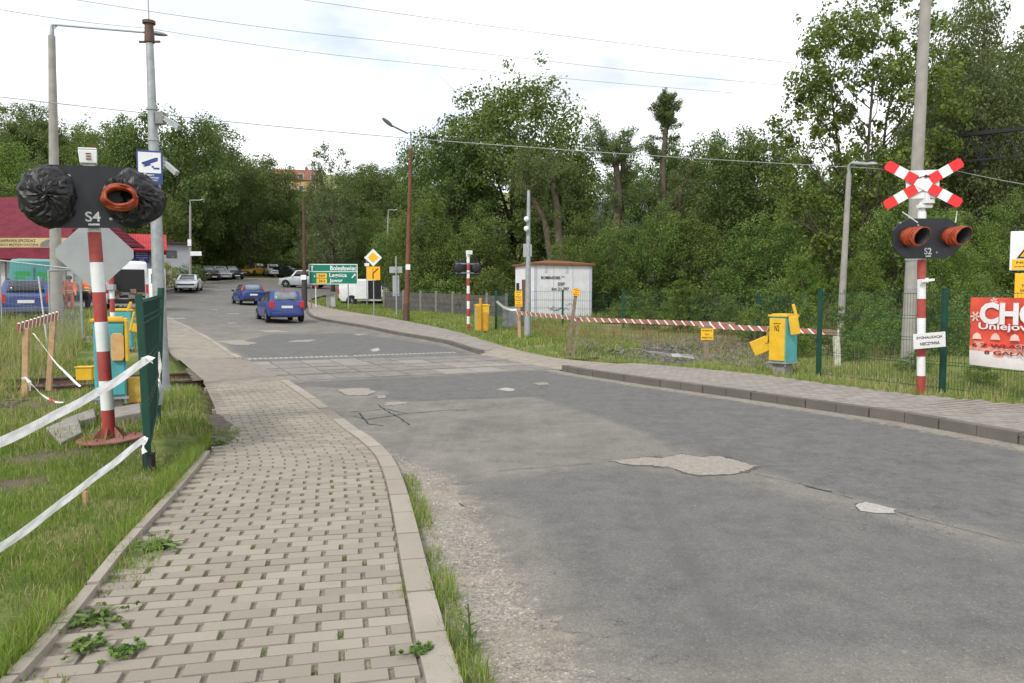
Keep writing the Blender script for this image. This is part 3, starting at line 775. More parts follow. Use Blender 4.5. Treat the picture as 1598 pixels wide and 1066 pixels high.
def level_signal(label, loc, rz, code, ry=0, rx=0, hoods=True, yaw=0, top='box', base='flange', H=2.72, zp=2.15):
    t = thing('crossing_signal', label, 'level crossing signal', loc, rz, None, rx, ry)
    mb = MB(); bands(mb, .062, 0.0, H+.02, .302); mb.build('post', [M_white, M_red], t, smooth=40)
    if base == 'flange':
        mb = MB(); mb.lathe([(.30, -.02), (.315, -.005), (.315, .008), (.30, .012), (.10, .014)], 26)
        for k in range(6):
            a = k*PI/3+.3; mb.prism([(.07, .012), (.16, .012), (.16, .03), (.078, .12), (.07, .12)], -.005, .005, 0, Euler((0, 0, a)).to_matrix().to_4x4())
        for k in range(6):
            a = k*PI/3; mb.cyl((.23*math.cos(a), .23*math.sin(a), .011), (.23*math.cos(a), .23*math.sin(a), .04), .013, n=6)
        mb.build('base_flange', M_fadedred, t, smooth=40)
        mb = MB(); mb.lathe([(.27, -.35), (.27, -.03), (.25, -.021)], 20); mb.build('foundation', M_conc, t, smooth=30)
    # back plate
    zc = zp + .305
    mb = MB(); mb.prism(octo(1.24, .61, .27, zc), -.125, -.10)
    pl = mb.build('back_plate', M_black, t)
    for bx, bz in ((-.12+ -.06, zc+.2), (.36-.2, zc-.22), (-.5, zc+.24), (.5, zc+.24)):
        mb = MB(); mb.lathe([(.016, 0), (.016, .008), (.008, .012)], 10, 0, Matrix.Translation((bx, -.125, bz)) @ Euler((R(90), 0, 0)).to_matrix().to_4x4()); mb.build('bolt', M_steel, pl)
    mb = MB(); mb.text(code, .0, zc-.195, .135, .10, -.1265, 0, None, .001); mb.box((.005, -.1275, zc-.272), (.10, .002, .018))
    mb.build('lettering', M_grey_ink, pl)
    for sx in (-1, 1):
        mb = MB(); mb.lathe([(.19, 0), (.19, .06), (.16, .09), (.06, .10)], 20, 0, Matrix.Translation((sx*.38, -.10, zc)) @ Euler((R(-90), 0, 0)).to_matrix().to_4x4())
        mb.build('lamp_housing', M_blackplastic, t, smooth=40)
        if hoods: hood(t, sx*.38, zc+.02, -.126, yaw=yaw)
    mb = MB()
    for z_ in (zc+.18, zc-.18): mb.beam((-.5, -.092, z_), (.5, -.092, z_), .016, .05)
    for z_ in (zc+.18, zc-.18): mb.tube([(0, 0, z_-.03), (0, 0, z_+.03)], .069, 16)
    mb.build('bracket', M_steel, t)
    mb = MB()
    if top == 'box':
        mb.box((0, -.01, H+.04), (.10, .11, .06)); mb.box((-.005, -.02, H+.135), (.15, .16, .13), taper=1.12); mb.box((-.005, -.02, H+.213), (.165, .17, .016))
        o = mb.build('bell_housing', M_white, t, bevel=.008)
        mb = MB()
        for dz in (-.026, 0, .026): mb.box((0, -.108, H+.137+dz), (.045, .012, .010), 0)
        mb.build('slot_stripe', M_rust, o)
        mb = MB(); mb.tube([(.05, 0, H+.215), (.055, 0, H+.26), (.03, 0, H+.275)], .006, 6); mb.build('wire_loop', M_rust, o)
    elif top == 'cap':
        mb.box((0, 0, H+.06), (.13, .13, .08)); mb.box((-.02, .05, H+.17), (.2, .19, .16)); mb.build('bell_housing', M_white, t, bevel=.008)
    return t

pS4 = gp(172, 704)
s4 = level_signal('striped red and white signal post with black S4 plate, on a round flange', (pS4.x, pS4.y, pS4.z+.13), R(27), 'S4', hoods=False, ry=R(-2.2))
# the right-hand lamp of S4 still shows its orange visor
hd = hood(s4, .25, 2.47, -.20, .20, .135, tilt=.15)
hd.scale = (1, 1, .72); hd.location.z = 2.47*.28
mb = MB()
for q in range(3):
    mb.tube([(.25 + (.130+.010*q)*math.cos(2*PI*i/28)*(1+.03*math.sin(i*1.7+q)), -.385+.03*q - .02*math.sin(i*.9+q), 2.47 - .03 + (.090+.007*q)*math.sin(2*PI*i/28) - .012*q) for i in range(29)], .017+.003*math.sin(q), 8, cap=False)
mb.tube([(.25 + .125*math.cos(PI+PI*i/12), -.34, 2.41 + .09*math.sin(PI+PI*i/12)) for i in range(13)], .016, 8)
mb.build('tape_winding', M_orange, s4, smooth=60)
hd['label'] = 'orange tape wound round the visor mouth'

def m_bag():
    t = NT('black_bin_bag_film'); co = t.coord()
    n = t.noise(7, 5, .7, co, 1.2); v = t.n('ShaderNodeTexVoronoi', feature='DISTANCE_TO_EDGE', inp={'Scale': 6, 'Vector': t.n('ShaderNodeVectorMath', operation='ADD', inp={0: co, 1: t.n('ShaderNodeTexNoise', inp={'Scale': 5, 'Vector': co}).outputs['Color']}).outputs[0]}).outputs[0]
    t.bsdf((.010, .010, .011), t.math('ADD', .36, t.math('MULTIPLY', n, .15)), 0, t.bump(t.math('ADD', t.math('MULTIPLY', n, .8), t.math('MULTIPLY', v, .5)), .5, .010), .45); return t.mat
M_bag = m_bag()
def bag(label, M, cx, cz, rx_, rz_, ry_, seed, squeeze=None):
    n, m = 40, 22; V = []; jr = random.Random(int(seed)); Fc = []
    for j in range(m+1):
        ph = PI*j/m
        for i in range(n):
            a = 2*PI*i/n
            d = Vector((math.cos(a)*math.sin(ph), math.cos(ph), math.sin(a)*math.sin(ph)))
            q = d*2.3 + Vector((seed, seed*.3, 0))
            w = noise.noise_vector(q*.8)*.7
            f1 = 1 - abs(noise.noise(Vector((math.atan2(d.z, d.x)*2.6 + w.x*1.3, d.y*.9, seed))))
            f2 = 1 - abs(noise.noise(q*2.1 + w)); f3 = 1-abs(noise.noise(q*4.6+w*1.5))
            w2 = noise.noise_vector(d*1.6 + Vector((seed, 7, 1))); f4 = 1 - abs(noise.noise(Vector((d.x*1.1 + w2.x*.9, d.z*3.4 + w2.y*1.1, seed*2)))*1.6)
            wq = d*1.35 + noise.noise_vector(d*1.9 + Vector((seed, 1, 2)))*.45; wq.z *= 1.5
            dist = noise.voronoi(wq*1.15 + Vector((seed, 0, 0)))[0]; e1 = dist[1]-dist[0]; dist = noise.voronoi(wq*2.6 + Vector((0, seed, 0)))[0]; e2 = dist[1]-dist[0]
            r = .93 + .10*(.35-min(e1, .6)) + .055*(.3-min(e2, .5)) + .07*(f4-.6) + .05*(f2-.6) + .012*math.sin(math.atan2(d.z, d.x)*9 + 2.5*w2.x + 3*w2.z)*(1-abs(d.y))
            p = Vector((d.x*r*rx_, d.y*r*ry_, d.z*r*rz_))
            if squeeze: p = squeeze(p)
            jt = .011 if 0 < j < m else 0
            V.append(M @ Vector((cx + p.x + jr.uniform(-jt, jt), -.16 + p.y + jr.uniform(-jt, jt), cz + p.z + jr.uniform(-jt, jt))))
    for j in range(m):
        for i in range(n):
            k = (i+1) % n; Fc.append((j*n+i, j*n+k, (j+1)*n+k, (j+1)*n+i))
    o = polymesh('plastic_bag', V, Fc, M_bag, smooth=False)
    mb = MB()
    return tag(o, label, 'plastic bag', 'bags over the lamps of the signal')
bpy.context.view_layer.update()
MS4 = s4.matrix_world.copy()
bag('crumpled black bin bag fully wrapped over the left lamp of the S4 signal', MS4, -.375, 2.45, .255, .305, .15, 2.0)
bag('black bin bag torn open around the orange visor on the right S4 lamp', MS4, .39, 2.445, .295, .305, .15, 9.0, lambda p: Vector((p.x, p.y*(1 if p.x > -.1 else .6), p.z*(1 - (1.7 if p.z > 0 else .35)*max(0, p.x)))))
pS2 = gp(1437, 621)
s2 = level_signal('red and white striped signal post with black plate reading S2 beside the right pavement', (pS2.x, pS2.y, pS2.z+.05), R(14), 'S2', H=2.83, zp=2.13, top=None, base=None, ry=R(-1.8), yaw=.42)
# S2 carries the cross higher up on a white extension
mb = MB(); mb.tube([(0, 0, 2.84), (0, 0, 3.40)], .05, 14); mb.box((.04, -.06, 3.05), (.16, .14, .16)); mb.box((.02, -.03, 2.93), (.2, .12, .05))
mb.build('mast_top', M_white, s2, bevel=.006)
mb = MB(); mb.box((.055, -.132, 3.05), (.03, .004, .035)); mb.build('sensor_window', M_black_ink, s2)
mb = MB(); mb.beam((-.1, -.1, 1.78), (.13, -.1, 1.80), .05, .035); mb.beam((.02, -.08, 1.75), (.02, -.08, 1.83), .03, .05); mb.build('clamp', M_white, s2)
for sx in (-1, 1):
    mb = MB(); mb.tube([(sx*.5+.02, -.14, 2.84), (sx*.34, -.30, 2.66)], .008, 6); mb.build('stay', M_grey_ink, s2)
# St Andrew's cross
cx_ = thing('crossing_cross', 'red and white diagonal crossing cross with a small white board behind, above the S2 lamps', 'crossing cross', (pS2.x-.14, pS2.y-.13, pS2.z+3.31), R(-14))
cx_.scale = (.93, 1, .93)
def cross_arm(sgn):
    mb = MB(); Lh, h = .665, .082; a = R(31)*sgn
    segs = [(-Lh, -.47, 0), (-.47, -.30, 1), (-.30, -.12, 0), (-.12, .12, 1), (.12, .30, 0), (.30, .47, 1), (.47, Lh, 0)]
    M = Euler((0, -a, 0)).to_matrix().to_4x4()
    for x0, x1, mi in segs:
        c = .03
        if x0 == -Lh: out = [(x0+c, -h), (x1, -h), (x1, h), (x0+c, h), (x0, h-c), (x0, -h+c)]
        elif x1 == Lh: out = [(x0, -h), (x1-c, -h), (x1, -h+c), (x1, h-c), (x1-c, h), (x0, h)]
        else: out = [(x0, -h), (x1, -h), (x1, h), (x0, h)]
        yy = 0 if sgn > 0 else -.008
        mb.prism(out, yy-.006, yy, mi, M)
    return mb
cross_arm(1).build('arm', [M_brightred, M_white], cx_); cross_arm(-1).build('arm', [M_brightred, M_white], cx_)
mb = MB(); mb.prism([(-.25, -.23), (.25, -.23), (.25, .23), (-.25, .23)], .02, .032); o = mb.build('backing_board', M_white, cx_)
mb = MB(); mb.prism([(-.10, .105), (.0, .125), (.03, .15), (.10, .12), (.03, .10), (0, .115), (-.10, .09)], -.024, -.016); mb.build('electric_mark', M_black_ink, cx_)
# "signal out of use" board
bd = thing('notice_board', 'small white tilted board reading SYGNALIZACJA NIECZYNNA on the S2 post', 'notice board', (pS2.x+.02, pS2.y-.16, pS2.z+.915), R(8), None, 0, R(-4))
mb = MB(); mb.box((0, 0, 0), (.54, .012, .235)); mb.build('board', M_white, bd, bevel=.003)
mb = MB(); mb.text('SYGNALIZACJA', -.005, .045, .44, .05, -.0075); mb.text('NIECZYNNA', 0, -.045, .33, .05, -.0075); mb.build('lettering', M_black_ink, bd)
mb = MB(); mb.tube([(0, .0, -.02), (0, .14, -.02)], .02, 8); mb.build('bracket', M_steel, bd)
pS3 = onground(731, 30.5)
s3 = level_signal('far red and white striped signal post seen from behind, two dark lamp housings', (pS3.x, pS3.y, pS3.z), R(27+180+2), 'S3', H=2.95, zp=2.2, top='cap', base=None)
# slender striped post beyond S4
pp = gp(176, 560); pp = onground(176, 17.0)
t = thing('striped_post', 'thin red and white striped post standing behind the near signal, by the yellow box', 'striped post', pp)
mb = MB(); bands(mb, .05, 0, 2.1, .3, True, 12); mb.build('post', [M_white, M_red], t, smooth=40)
mb = MB(); mb.box((.02, -.06, 1.75), (.16, .12, .12)); mb.build('lamp_box', M_alu, t, bevel=.005)

# --- barrier machines
def machine(label, loc, rz, front, side, door_open=False, code=None, arms=(), group='barrier drive cabinets', plinth=.22, W=.5, D=.40, H=1.0):
    t = thing('barrier_cabinet', label, 'barrier cabinet', loc, rz, group)
    mb = MB(); mb.box((0, 0, plinth/2-.06), (W*.72, D*.7, plinth+.12)); mb.box((-.08, 0, plinth/2), (.05, D*.74, plinth), 0); mb.box((.1, 0, plinth/2), (.05, D*.74, plinth), 0)
    mb.build('plinth', M_conc, t, bevel=.006)
    z0 = plinth
    mb = MB(); mb.box((0, 0, z0+.02), (W+.05, D+.05, .03))
    for sx in (-1, 1):
        for sy in (-1, 1): mb.cyl((sx*W*.47, sy*D*.47, z0-.05), (sx*W*.47, sy*D*.47, z0+.05), .014, n=6)
    mb.build('base_plate', M_steel, t)
    mb = MB(); mb.box((0, 0, z0+.035+(H-.035)/2), (W, D, H-.035)); mb.build('housing', side, t, bevel=.012)
    mb = MB(); mb.box((0, -D/2-.010, z0+.06+(H-.1)/2), (W-.03, .02, H-.1)); d = mb.build('door', front, t, bevel=.006)
    if code:
        mb = MB(); mb.text(code, .0, z0+.70, .11, .12, -D/2-.0215); mb.text('GEFAHR', .0, z0+.80, .17, .018, -D/2-.0215) if False else None
        mb.box((0, -D/2-.0215, z0+.79), (.17, .002, .014)); mb.build('lettering', M_black_ink, d)
    mb = MB(); mb.box((0, 0, z0+H+.012), (W+.05, D+.05, .04)); mb.box((0, 0, z0+H+.04), (W*.85, D*.85, .025)); mb.build('lid', M_yellow, t, bevel=.008)
    for M_, pts, th in arms:
        mb = MB(); mb.slab(pts, -th/2, th/2, 0, M_); mb.build('arm_bracket', M_yellow, t, bevel=.01)
    return t
RX = lambda a: Euler((R(a), 0, 0)).to_matrix().to_4x4()
def plate_at(x, y, z, rx, ry, rz): return Matrix.Translation((x, y, z)) @ Euler((R(rx), R(ry), R(rz))).to_matrix().to_4x4()
pN2 = gp(1228, 590)
pN2 = Vector((pN2.x, pN2.y+.25, pN2.z+.05))
n2 = machine('yellow and teal barrier cabinet reading N2 beside the right pavement', pN2, R(-54), M_yellow, M_teal, code='N2', plinth=.22, W=.38, D=.38, H=.93)
MC = Euler((0, 0, R(34))).to_matrix().to_4x4()
mb = MB(); mb.box((-.43, .06, .55), (.34, .035, .30), 0, MC, (0, R(-25), R(8))); mb.box((-.29, .05, .78), (.05, .04, .34), 0, MC, (0, R(10), 0)); mb.build('counterweight_arm', M_yellow, n2, bevel=.01)
mb = MB(); mb.box((.20, -.20, .98), (.18, .06, .36), 0, MC, (0, R(-10), 0)); mb.box((.21, -.20, 1.25), (.06, .05, .30), 0, MC, (0, R(-16), 0)); mb.build('boom_bracket', M_yellow, n2, bevel=.012)
mb = MB(); mb.tube([MC @ Vector(p) for p in ((-.2, 0, .95), (-.27, 0, .94), (-.31, 0, .86), (-.28, 0, .77), (-.22, 0, .73))], .02, 8); mb.build('cable_loop', M_wood, n2, smooth=40)

pN4 = gp(172, 640); pN4 = onground(171, 9.9)
n4 = machine('teal barrier cabinet with yellow lid and peach hatch, just behind the S4 post', (pN4.x, pN4.y, pN4.z+.03), R(24), M_teal, M_teal, plinth=.25, W=.36, D=.34, H=1.0)
mb = MB(); mb.prism([(.03, .75), (.15, .75), (.17, .8), (.17, 1.06), (.14, 1.1), (.05, 1.1), (.02, 1.06), (.02, .8)], -.235, -.2); mb.build('hatch', pm('peach_inner_door', (.62, .38, .16), .6), n4, bevel=.006)
mb = MB(); mb.box((.20, -.12, 1.0), (.035, .3, .52)); mb.build('side_flap', M_yellow, n4, bevel=.008)
mb = MB(); mb.box((.28, -.05, .35), (.2, .1, .34)); mb.build('bracket', pm('rusty_yellow', (.5, .33, .05), .7, .3, 9, dirt=(.2, .09, .04), damt=.8), n4, bevel=.02)
pN6 = onground(193, 20.0)
n6 = machine('distant teal barrier cabinet with yellow top and a bent yellow arm, on the left verge', (pN6.x, pN6.y, pN6.z), R(20), M_teal, M_teal, plinth=.12, W=.42, D=.4, H=1.0)
mb = MB(); mb.box((.22, -.2, .84), (.05, .12, .5), 0, None, (0, R(12), 0)); mb.box((.42, -.22, .66), (.46, .05, .22), 0, None, (0, R(6), 0)); mb.box((.16, -.2, 1.22), (.07, .06, .26), 0, None, (0, R(22), 0)); mb.build('boom_bracket', M_yellow, n6, bevel=.015)
pN3 = onground(752, 29.0)
n3 = machine('yellow barrier cabinet with pale green side, next to the far signal post', (pN3.x, pN3.y, pN3.z), R(12), M_yellow, pm('pale_green_paint', (.30, .36, .16), .6, .1, 4), plinth=.14, W=.5, D=.42, H=.95)
mb = MB(); mb.box((-.17, -.30, .62), (.2, .05, .95)); mb.box((.10, -.30, .50), (.17, .05, .72)); mb.box((-.1, -.25, 1.22), (.09, .06, .3)); mb.build('boom_bracket', pm('ochre_paint', (.52, .28, .03), .6, .12, 5), n3, bevel=.015)

# ------------------------------------------------------------------ left foreground
# steel camera mast
pm_ = gp(254, 612)
t = thing('camera_mast', 'tall galvanised steel mast with a whip aerial, standing by the left pavement', 'camera mast', (pm_.x, pm_.y, pm_.z+.03), 0, None, 0, R(-.6))
HM = 5.95
mb = MB(); mb.tube([(0, 0, 0), (0, 0, 2.2), (0, 0, 4.2), (0, 0, HM)], [.115, .095, .075, .055], 12); mb.build('pole', M_steel, t, smooth=40)
mb = MB(); mb.box((0, 0, .01), (.46, .36, .02))
for a, b in ((-.18, -.13), (.18, -.13), (.18, .13), (-.18, .13)): mb.cyl((a, b, .02), (a, b, .1), .016, n=6)
mb.build('base_plate', M_steel, t)
mb = MB(); mb.lathe([(.06, 0), (.1, .005), (.1, .05), (.06, .055)], 14, 0, Matrix.Translation((0, 0, HM+.02))); mb.lathe([(.065, 0), (.08, .01), (.065, .3)], 14, 0, Matrix.Translation((0, 0, HM-.28))); mb.beam((-.17, 0, HM-.26), (.17, 0, HM-.26), .03, .03); mb.build('cap', M_railst, t, smooth=40)
mb = MB(); mb.tube([(0, 0, HM+.05), (0, 0, HM+1.3), (0, 0, HM+1.9)], [.012, .009, .006], 6); mb.build('aerial', M_steel, t)
for z_ in (4.1, 3.75, 3.35, 4.6):
    mb = MB(); mb.lathe([(.088, 0), (.088, .04)], 12, 0, Matrix.Translation((0, 0, z_))); mb.build('strap', M_alu, t)
for z_, dx in ((4.45, .50), (3.72, .40)):
    c = thing('security_camera', 'upper grey security camera on the steel mast, pointing down to the right' if z_ > 4 else 'lower grey security camera on the steel mast, half against the trees', 'security camera', (pm_.x-.03, pm_.y-.02, pm_.z+.03+z_), 0, 'cameras on the steel mast')
    mb = MB(); mb.box((.19, 0, .02), (.2, .18, .3)); mb.build('junction_box', pm('camera_box_grey', (.2, .2, .2), .6), c, bevel=.01)
    mb = MB(); e = (.50, -.2, -.14) if z_ > 4 else (.46, -.15, -.2)
    mb.tube([(.26, -.04, .0), (.36, -.08, -.02)], .025, 8); mb.build('arm', M_alu, c)
    mb = MB(); mb.beam((.33, -.06, .0), (.33+dx*.8, -.22, -.27), .11, .1); mb.beam((.31, -.06, .062), (.33+dx*.86, -.23, -.215), .13, .012); mb.build('camera_body', M_alu, c, bevel=.01); c.scale = (.66, .66, .66)
# cctv notice
t = thing('cctv_sign', 'blue and white notice with a camera pictogram, hung on the steel mast', 'notice', (pm_.x-.045, pm_.y-.15, pm_.z+3.42), R(20))
mb = MB(); mb.box((0, 0, .26), (.38, .012, .54)); mb.build('panel', M_blue, t, bevel=.003)
mb = MB(); mb.box((0, -.0075, .335), (.335, .003, .33)); mb.build('white_field', M_white, t)
mb = MB(); mb.prism([(-.12, .33), (.09, .42), (.125, .42), (.12, .365), (-.06, .29), (-.11, .305)], -.012, -.0095); mb.prism([(-.1, .28), (.0, .315), (.03, .30), (-.07, .265)], -.012, -.0095, 0); mb.box((.1, -.0105, .245), (.09, .002, .03)); mb.box((.045, -.0105, .27), (.03, .002, .03)); mb.build('pictogram', M_blue, t)
mb = MB()
mb.text('OBIEKT', .0, .135, .13, .026, -.0065); mb.text('MONITOROWANY', 0, .095, .28, .026, -.0065); mb.text('CAŁODOBOWO', 0, .055, .24, .022, -.0065); mb.build('lettering', M_white, t)
mb = MB(); mb.beam((.04, .005, .26), (.1, .09, .26), .05, .05); mb.build('bracket', M_steel, t)

# concrete lamp post with long arm
pl_ = onground(89, 26.0)
t = thing('street_lamp', 'tall grey concrete street lamp with a long horizontal arm, at the left', 'street lamp', pl_, 0, None, 0, R(-.1))
zt = at(100, 56, 26).z - pl_.z
mb = MB(); mb.tube([(0, 0, -.3), (.06, 0, zt*.4), (.17, 0, zt)], [.20, .165, .105], 14); mb.build('pole', M_concpole, t, smooth=40)
mb = MB(); mb.tube([(.17, 0, zt-.12), (.19, 0, zt+.25), (.2, 0, zt+.36)], [.075, .06, .05], 10); mb.build('cap', M_steel, t, smooth=40)
lt = at(226, 51, 24.6) - pl_; le = at(258, 55, 24.2) - pl_
mb = MB(); mb.tube([(.17, 0, zt+.34), (.3, -.05, zt+.34), tuple(lt)], .032, 10); mb.beam((.2, 0, zt+.2), (.4, -.06, zt+.33), .02, .05); mb.build('arm', M_alu, t, smooth=40)
d_ = (le-lt)
hv = MB()
def lamp_head(mb, p0, p1, w, h, mi=0):
    p0 = Vector(p0); p1 = Vector(p1); d = p1-p0; L_ = d.length; q = d.to_track_quat('X', 'Z').to_matrix().to_4x4(); M = Matrix.Translation(p0) @ q
    st = [(0, .35, .45), (.12, .6, .75), (.3, .9, 1), (.6, 1, 1), (.85, .75, .75), (1, .3, .3)]
    vs = []; fs = []; n = 12
    for f, a, b in st:
        for k in range(n):
            an = 2*PI*k/n; zz = math.sin(an)*h/2*b; zz = zz if zz > 0 else zz*.6
            vs.append((f*L_, math.cos(an)*w/2*a, zz))
    for i in range(len(st)-1):
        for k in range(n): fs.append((i*n+k, i*n+(k+1) % n, (i+1)*n+(k+1) % n, (i+1)*n+k))
    fs.append(tuple(range(n))[::-1]); fs.append(tuple((len(st)-1)*n+k for k in range(n)))
    mb.add(vs, fs, mi, M)
lamp_head(hv, lt, le + d_*.1, .28, .16); hv.build('lamp_head', pm('lamp_grey', (.16, .16, .165), .5), t, smooth=50)

# back of a diamond sign behind the S4 post
pd = onground(153, 10.3)
t = thing('priority_sign', 'grey back of a large diamond sign, behind the S4 post', 'road sign', (pd.x, pd.y, pd.z), R(20))
mb = MB(); mb.tube([(0, 0, -.2), (0, 0, 2.62)], .03, 10); mb.build('post', M_steel, t, smooth=40)
zc = at(153, 396, 10.3).z - pd.z
mb = MB(); s_ = .47; c_ = .05; out = [(-c_, -s_+c_*.2), (c_, -s_+c_*.2), (s_-c_*.2, -c_), (s_-c_*.2, c_), (c_, s_-c_*.2), (-c_, s_-c_*.2), (-s_+c_*.2, c_), (-s_+c_*.2, -c_)]
mb.prism([(x, z+zc) for x, z in out], -.075, -.06); mb.build('plate', M_alu, t)
for dz in (-.16, .16):
    mb = MB(); mb.beam((-.14, -.052, zc+dz), (.14, -.052, zc+dz), .016, .035); mb.build('bracket', M_steel, t)

# green mesh fence at the left edge of the pavement, seen nearly end-on
M_mesh = M_green
def fence_panel(mb, p0, p1, z0, z1, pitch=.05, rows=(.1, .45, .8, 1.15, 1.5), r=.0028, rr_=.004, M=None):
    p0 = Vector(p0); p1 = Vector(p1); L_ = (p1-p0).length; n = max(2, int(L_/pitch))
    for i in range(n+1):
        f = i/n; p = p0.lerp(p1, f); mb.tube([(p.x, p.y, p.z+z0), (p.x, p.y, p.z+z1)], r, 4, 0, cap=False)
    for z in rows:
        for dz in (0, .05) if z not in (rows[0], rows[-1]) else (0,):
            mb.beam((p0.x, p0.y, p0.z+z+dz), (p1.x, p1.y, p1.z+z+dz), rr_*2, rr_*2)
def fence(label, pts, h=1.6, group=None, pitch=.05, r=.0028, pw=.06, lean=None, name='mesh_fence', mat=None, panels=True, cat='fence', skip=()):
    o = Vector(pts[0]); t = thing(name, label, cat, o, 0, group)
    for i, p in enumerate(pts):
        q = Vector(p) - o; l = lean[i] if lean else Vector((0, 0, 0))
        mb = MB(); mb.beam(q + Vector((0, 0, -.3)), q + Vector((0, 0, h+.04)) + Vector(l), pw, pw); mb.box(tuple(q + Vector((0, 0, h+.045)) + Vector(l)), (pw*1.15, pw*1.15, .012)); mb.build('fence_post', mat or M_green, t)
    for i, (a, b) in enumerate(zip(pts, pts[1:])):
        if i in skip: continue
        mb = MB(); fence_panel(mb, Vector(a)-o, Vector(b)-o, .06, h, pitch, (.08, .45, .82, 1.18, h-.03), r); mb.build('mesh_panel', mat or M_green, t)
    return t
a = gp(233, 737); a.z = gz(a.x, a.y) + .04
dirp = Vector((gp(245, 664).x - a.x, gp(245, 664).y - a.y, 0)).normalized()
t = thing('mesh_fence', 'dark green mesh fence panel seen nearly end-on, at the left edge of the pavement', 'fence', a)
lean = Vector((-.05, 0, 0)); lean2 = Vector((.10, 0, 0))
mb = MB(); mb.beam((0, 0, -.2), Vector((0, 0, 1.58)) + lean, .06, .08, 0, dirp); mb.build('fence_post', M_green, t, bevel=.006)
q = dirp*2.5
mb = MB(); mb.beam(q + Vector((0, 0, -.2)), q + Vector((0, 0, 1.66)) + lean2, .06, .06); mb.build('fence_post', M_green, t, bevel=.006)
mb = MB(); side = Vector((-dirp.y, dirp.x, 0))
for k in range(24):
    f = k/23; p = q*f
    mb.tube([p + Vector((0, 0, .12)), p + Vector((0, 0, 1.52+.06*f)) + lean.lerp(lean2, f)], .006, 5)
for z_ in (.16, .5, .56, .9, .96, 1.3, 1.36, 1.5): mb.beam(Vector((0, 0, z_)) + lean*(z_/1.6), q + Vector((0, 0, z_+.05)) + lean2*(z_/1.6), .012, .012)
mb.build('mesh_panel', M_green, t)
mb = MB(); mb.prism([(-.005, .16), (.005, .16), (.005, 1.5), (-.005, 1.5)], 0, .0, 0) if False else None
# infill sheet tied to the panel: a dark green privacy strip
vs = []; K = 10
for k in range(K+1):
    f = k/K
    for z_ in (.15, 1.5):
        w = .012*math.sin(k*1.9)*(1 if z_ < 1 else .4); p = q*f*.93 + side*(.012+w)
        vs.append((p.x + lean.lerp(lean2, f).x*z_/1.6, p.y, z_ + .05*f))
mb = MB(); mb.add(vs, [(2*k, 2*k+2, 2*k+3, 2*k+1) for k in range(K)], 0); o = mb.build('privacy_strip', pm('dull_green_film', (.018, .085, .06), .6, .12, 5), t)
s = o.modifiers.new('solid', 'SOLIDIFY'); s.thickness = .006
mb = MB(); mb.box((0, 0, .04), (.085, .085, .2)); mb.build('post_socket', M_blackplastic, t, bevel=.005)

# tapes
def tape(label, pts, w=.075, twist=0, mats=None, group=None, seed=0, name='barrier_tape', ang0=0.9):
    mb = MB(); vs = []; n = len(pts); mi = []
    for i, p in enumerate(pts):
        p = Vector(p); tg = (Vector(pts[min(i+1, n-1)]) - Vector(pts[max(i-1, 0)])).normalized()
        u = tg.cross(Vector((0, 0, 1))).normalized(); v = u.cross(tg)
        a = ang0 + twist*i/n + .25*noise.noise(Vector((i*.21, seed, 0)))
        d = (u*math.cos(a) + v*math.sin(a)); nn_ = tg.cross(d)*.006*math.sin(i*.9)
        vs += [p + d*w/2, p + nn_, p - d*w/2]
    for i in range(n-1):
        m_ = 1 if (i//4) % 4 == 3 and mats and len(mats) > 1 else 0
        mb.add([vs[3*i], vs[3*i+1], vs[3*i+2], vs[3*i+3], vs[3*i+4], vs[3*i+5]], [(0, 3, 4, 1), (1, 4, 5, 2)], m_)
    o = mb.build(name, mats or [M_tape]); s = o.modifiers.new('solid', 'SOLIDIFY'); s.thickness = .002
    return tag(o, label, 'barrier tape', group)
def sagline(a, b, sag, n=40, wob=0, seed=0):
    a = Vector(a); b = Vector(b)
    return [a.lerp(b, i/n) + Vector((0, 0, -sag*4*(i/n)*(1-i/n) + wob*noise.noise(Vector((i*.15, seed, 0))))) for i in range(n+1)]
yA = a.y
tape('upper white barrier tape running from the green fence post out of the left edge', sagline(at(232, 560, yA-.02), at(-260, 790, 3.3), .09, 50, .01), .062, .4, ang0=1.2, group='white tapes tied to the fence post')
tape('lower white barrier tape running from the foot of the green post to the left', sagline(at(226, 684, yA-.03), at(-200, 1000, 3.3), .02, 50, .012, 4), .052, .5, ang0=1.1, group='white tapes tied to the fence post')
for lab, px, w in (('short red and white tape end knotted to the green post at mid height', [(222, 562), (232, 559), (240, 561), (236, 566)], .05), ('short tape end hanging from the foot of the green post', [(228, 682), (224, 690), (223, 700), (226, 707)], .05)):
    tape(lab, [at(u, v, yA-.06-.01*i) for i, (u, v) in enumerate(px)], w, 1.5, [M_tape, M_tapered], 'tape ends on the green post')
far_post = a + q
tape('red and white tape hanging down the far side of the green fence panel', [at(248, 549, far_post.y-.1), at(250, 575, far_post.y-.12), at(248, 592, far_post.y-.1), at(252, 615, far_post.y-.16), at(250, 632, far_post.y-.2)], .05, 2.4, [M_tape, M_tapered])

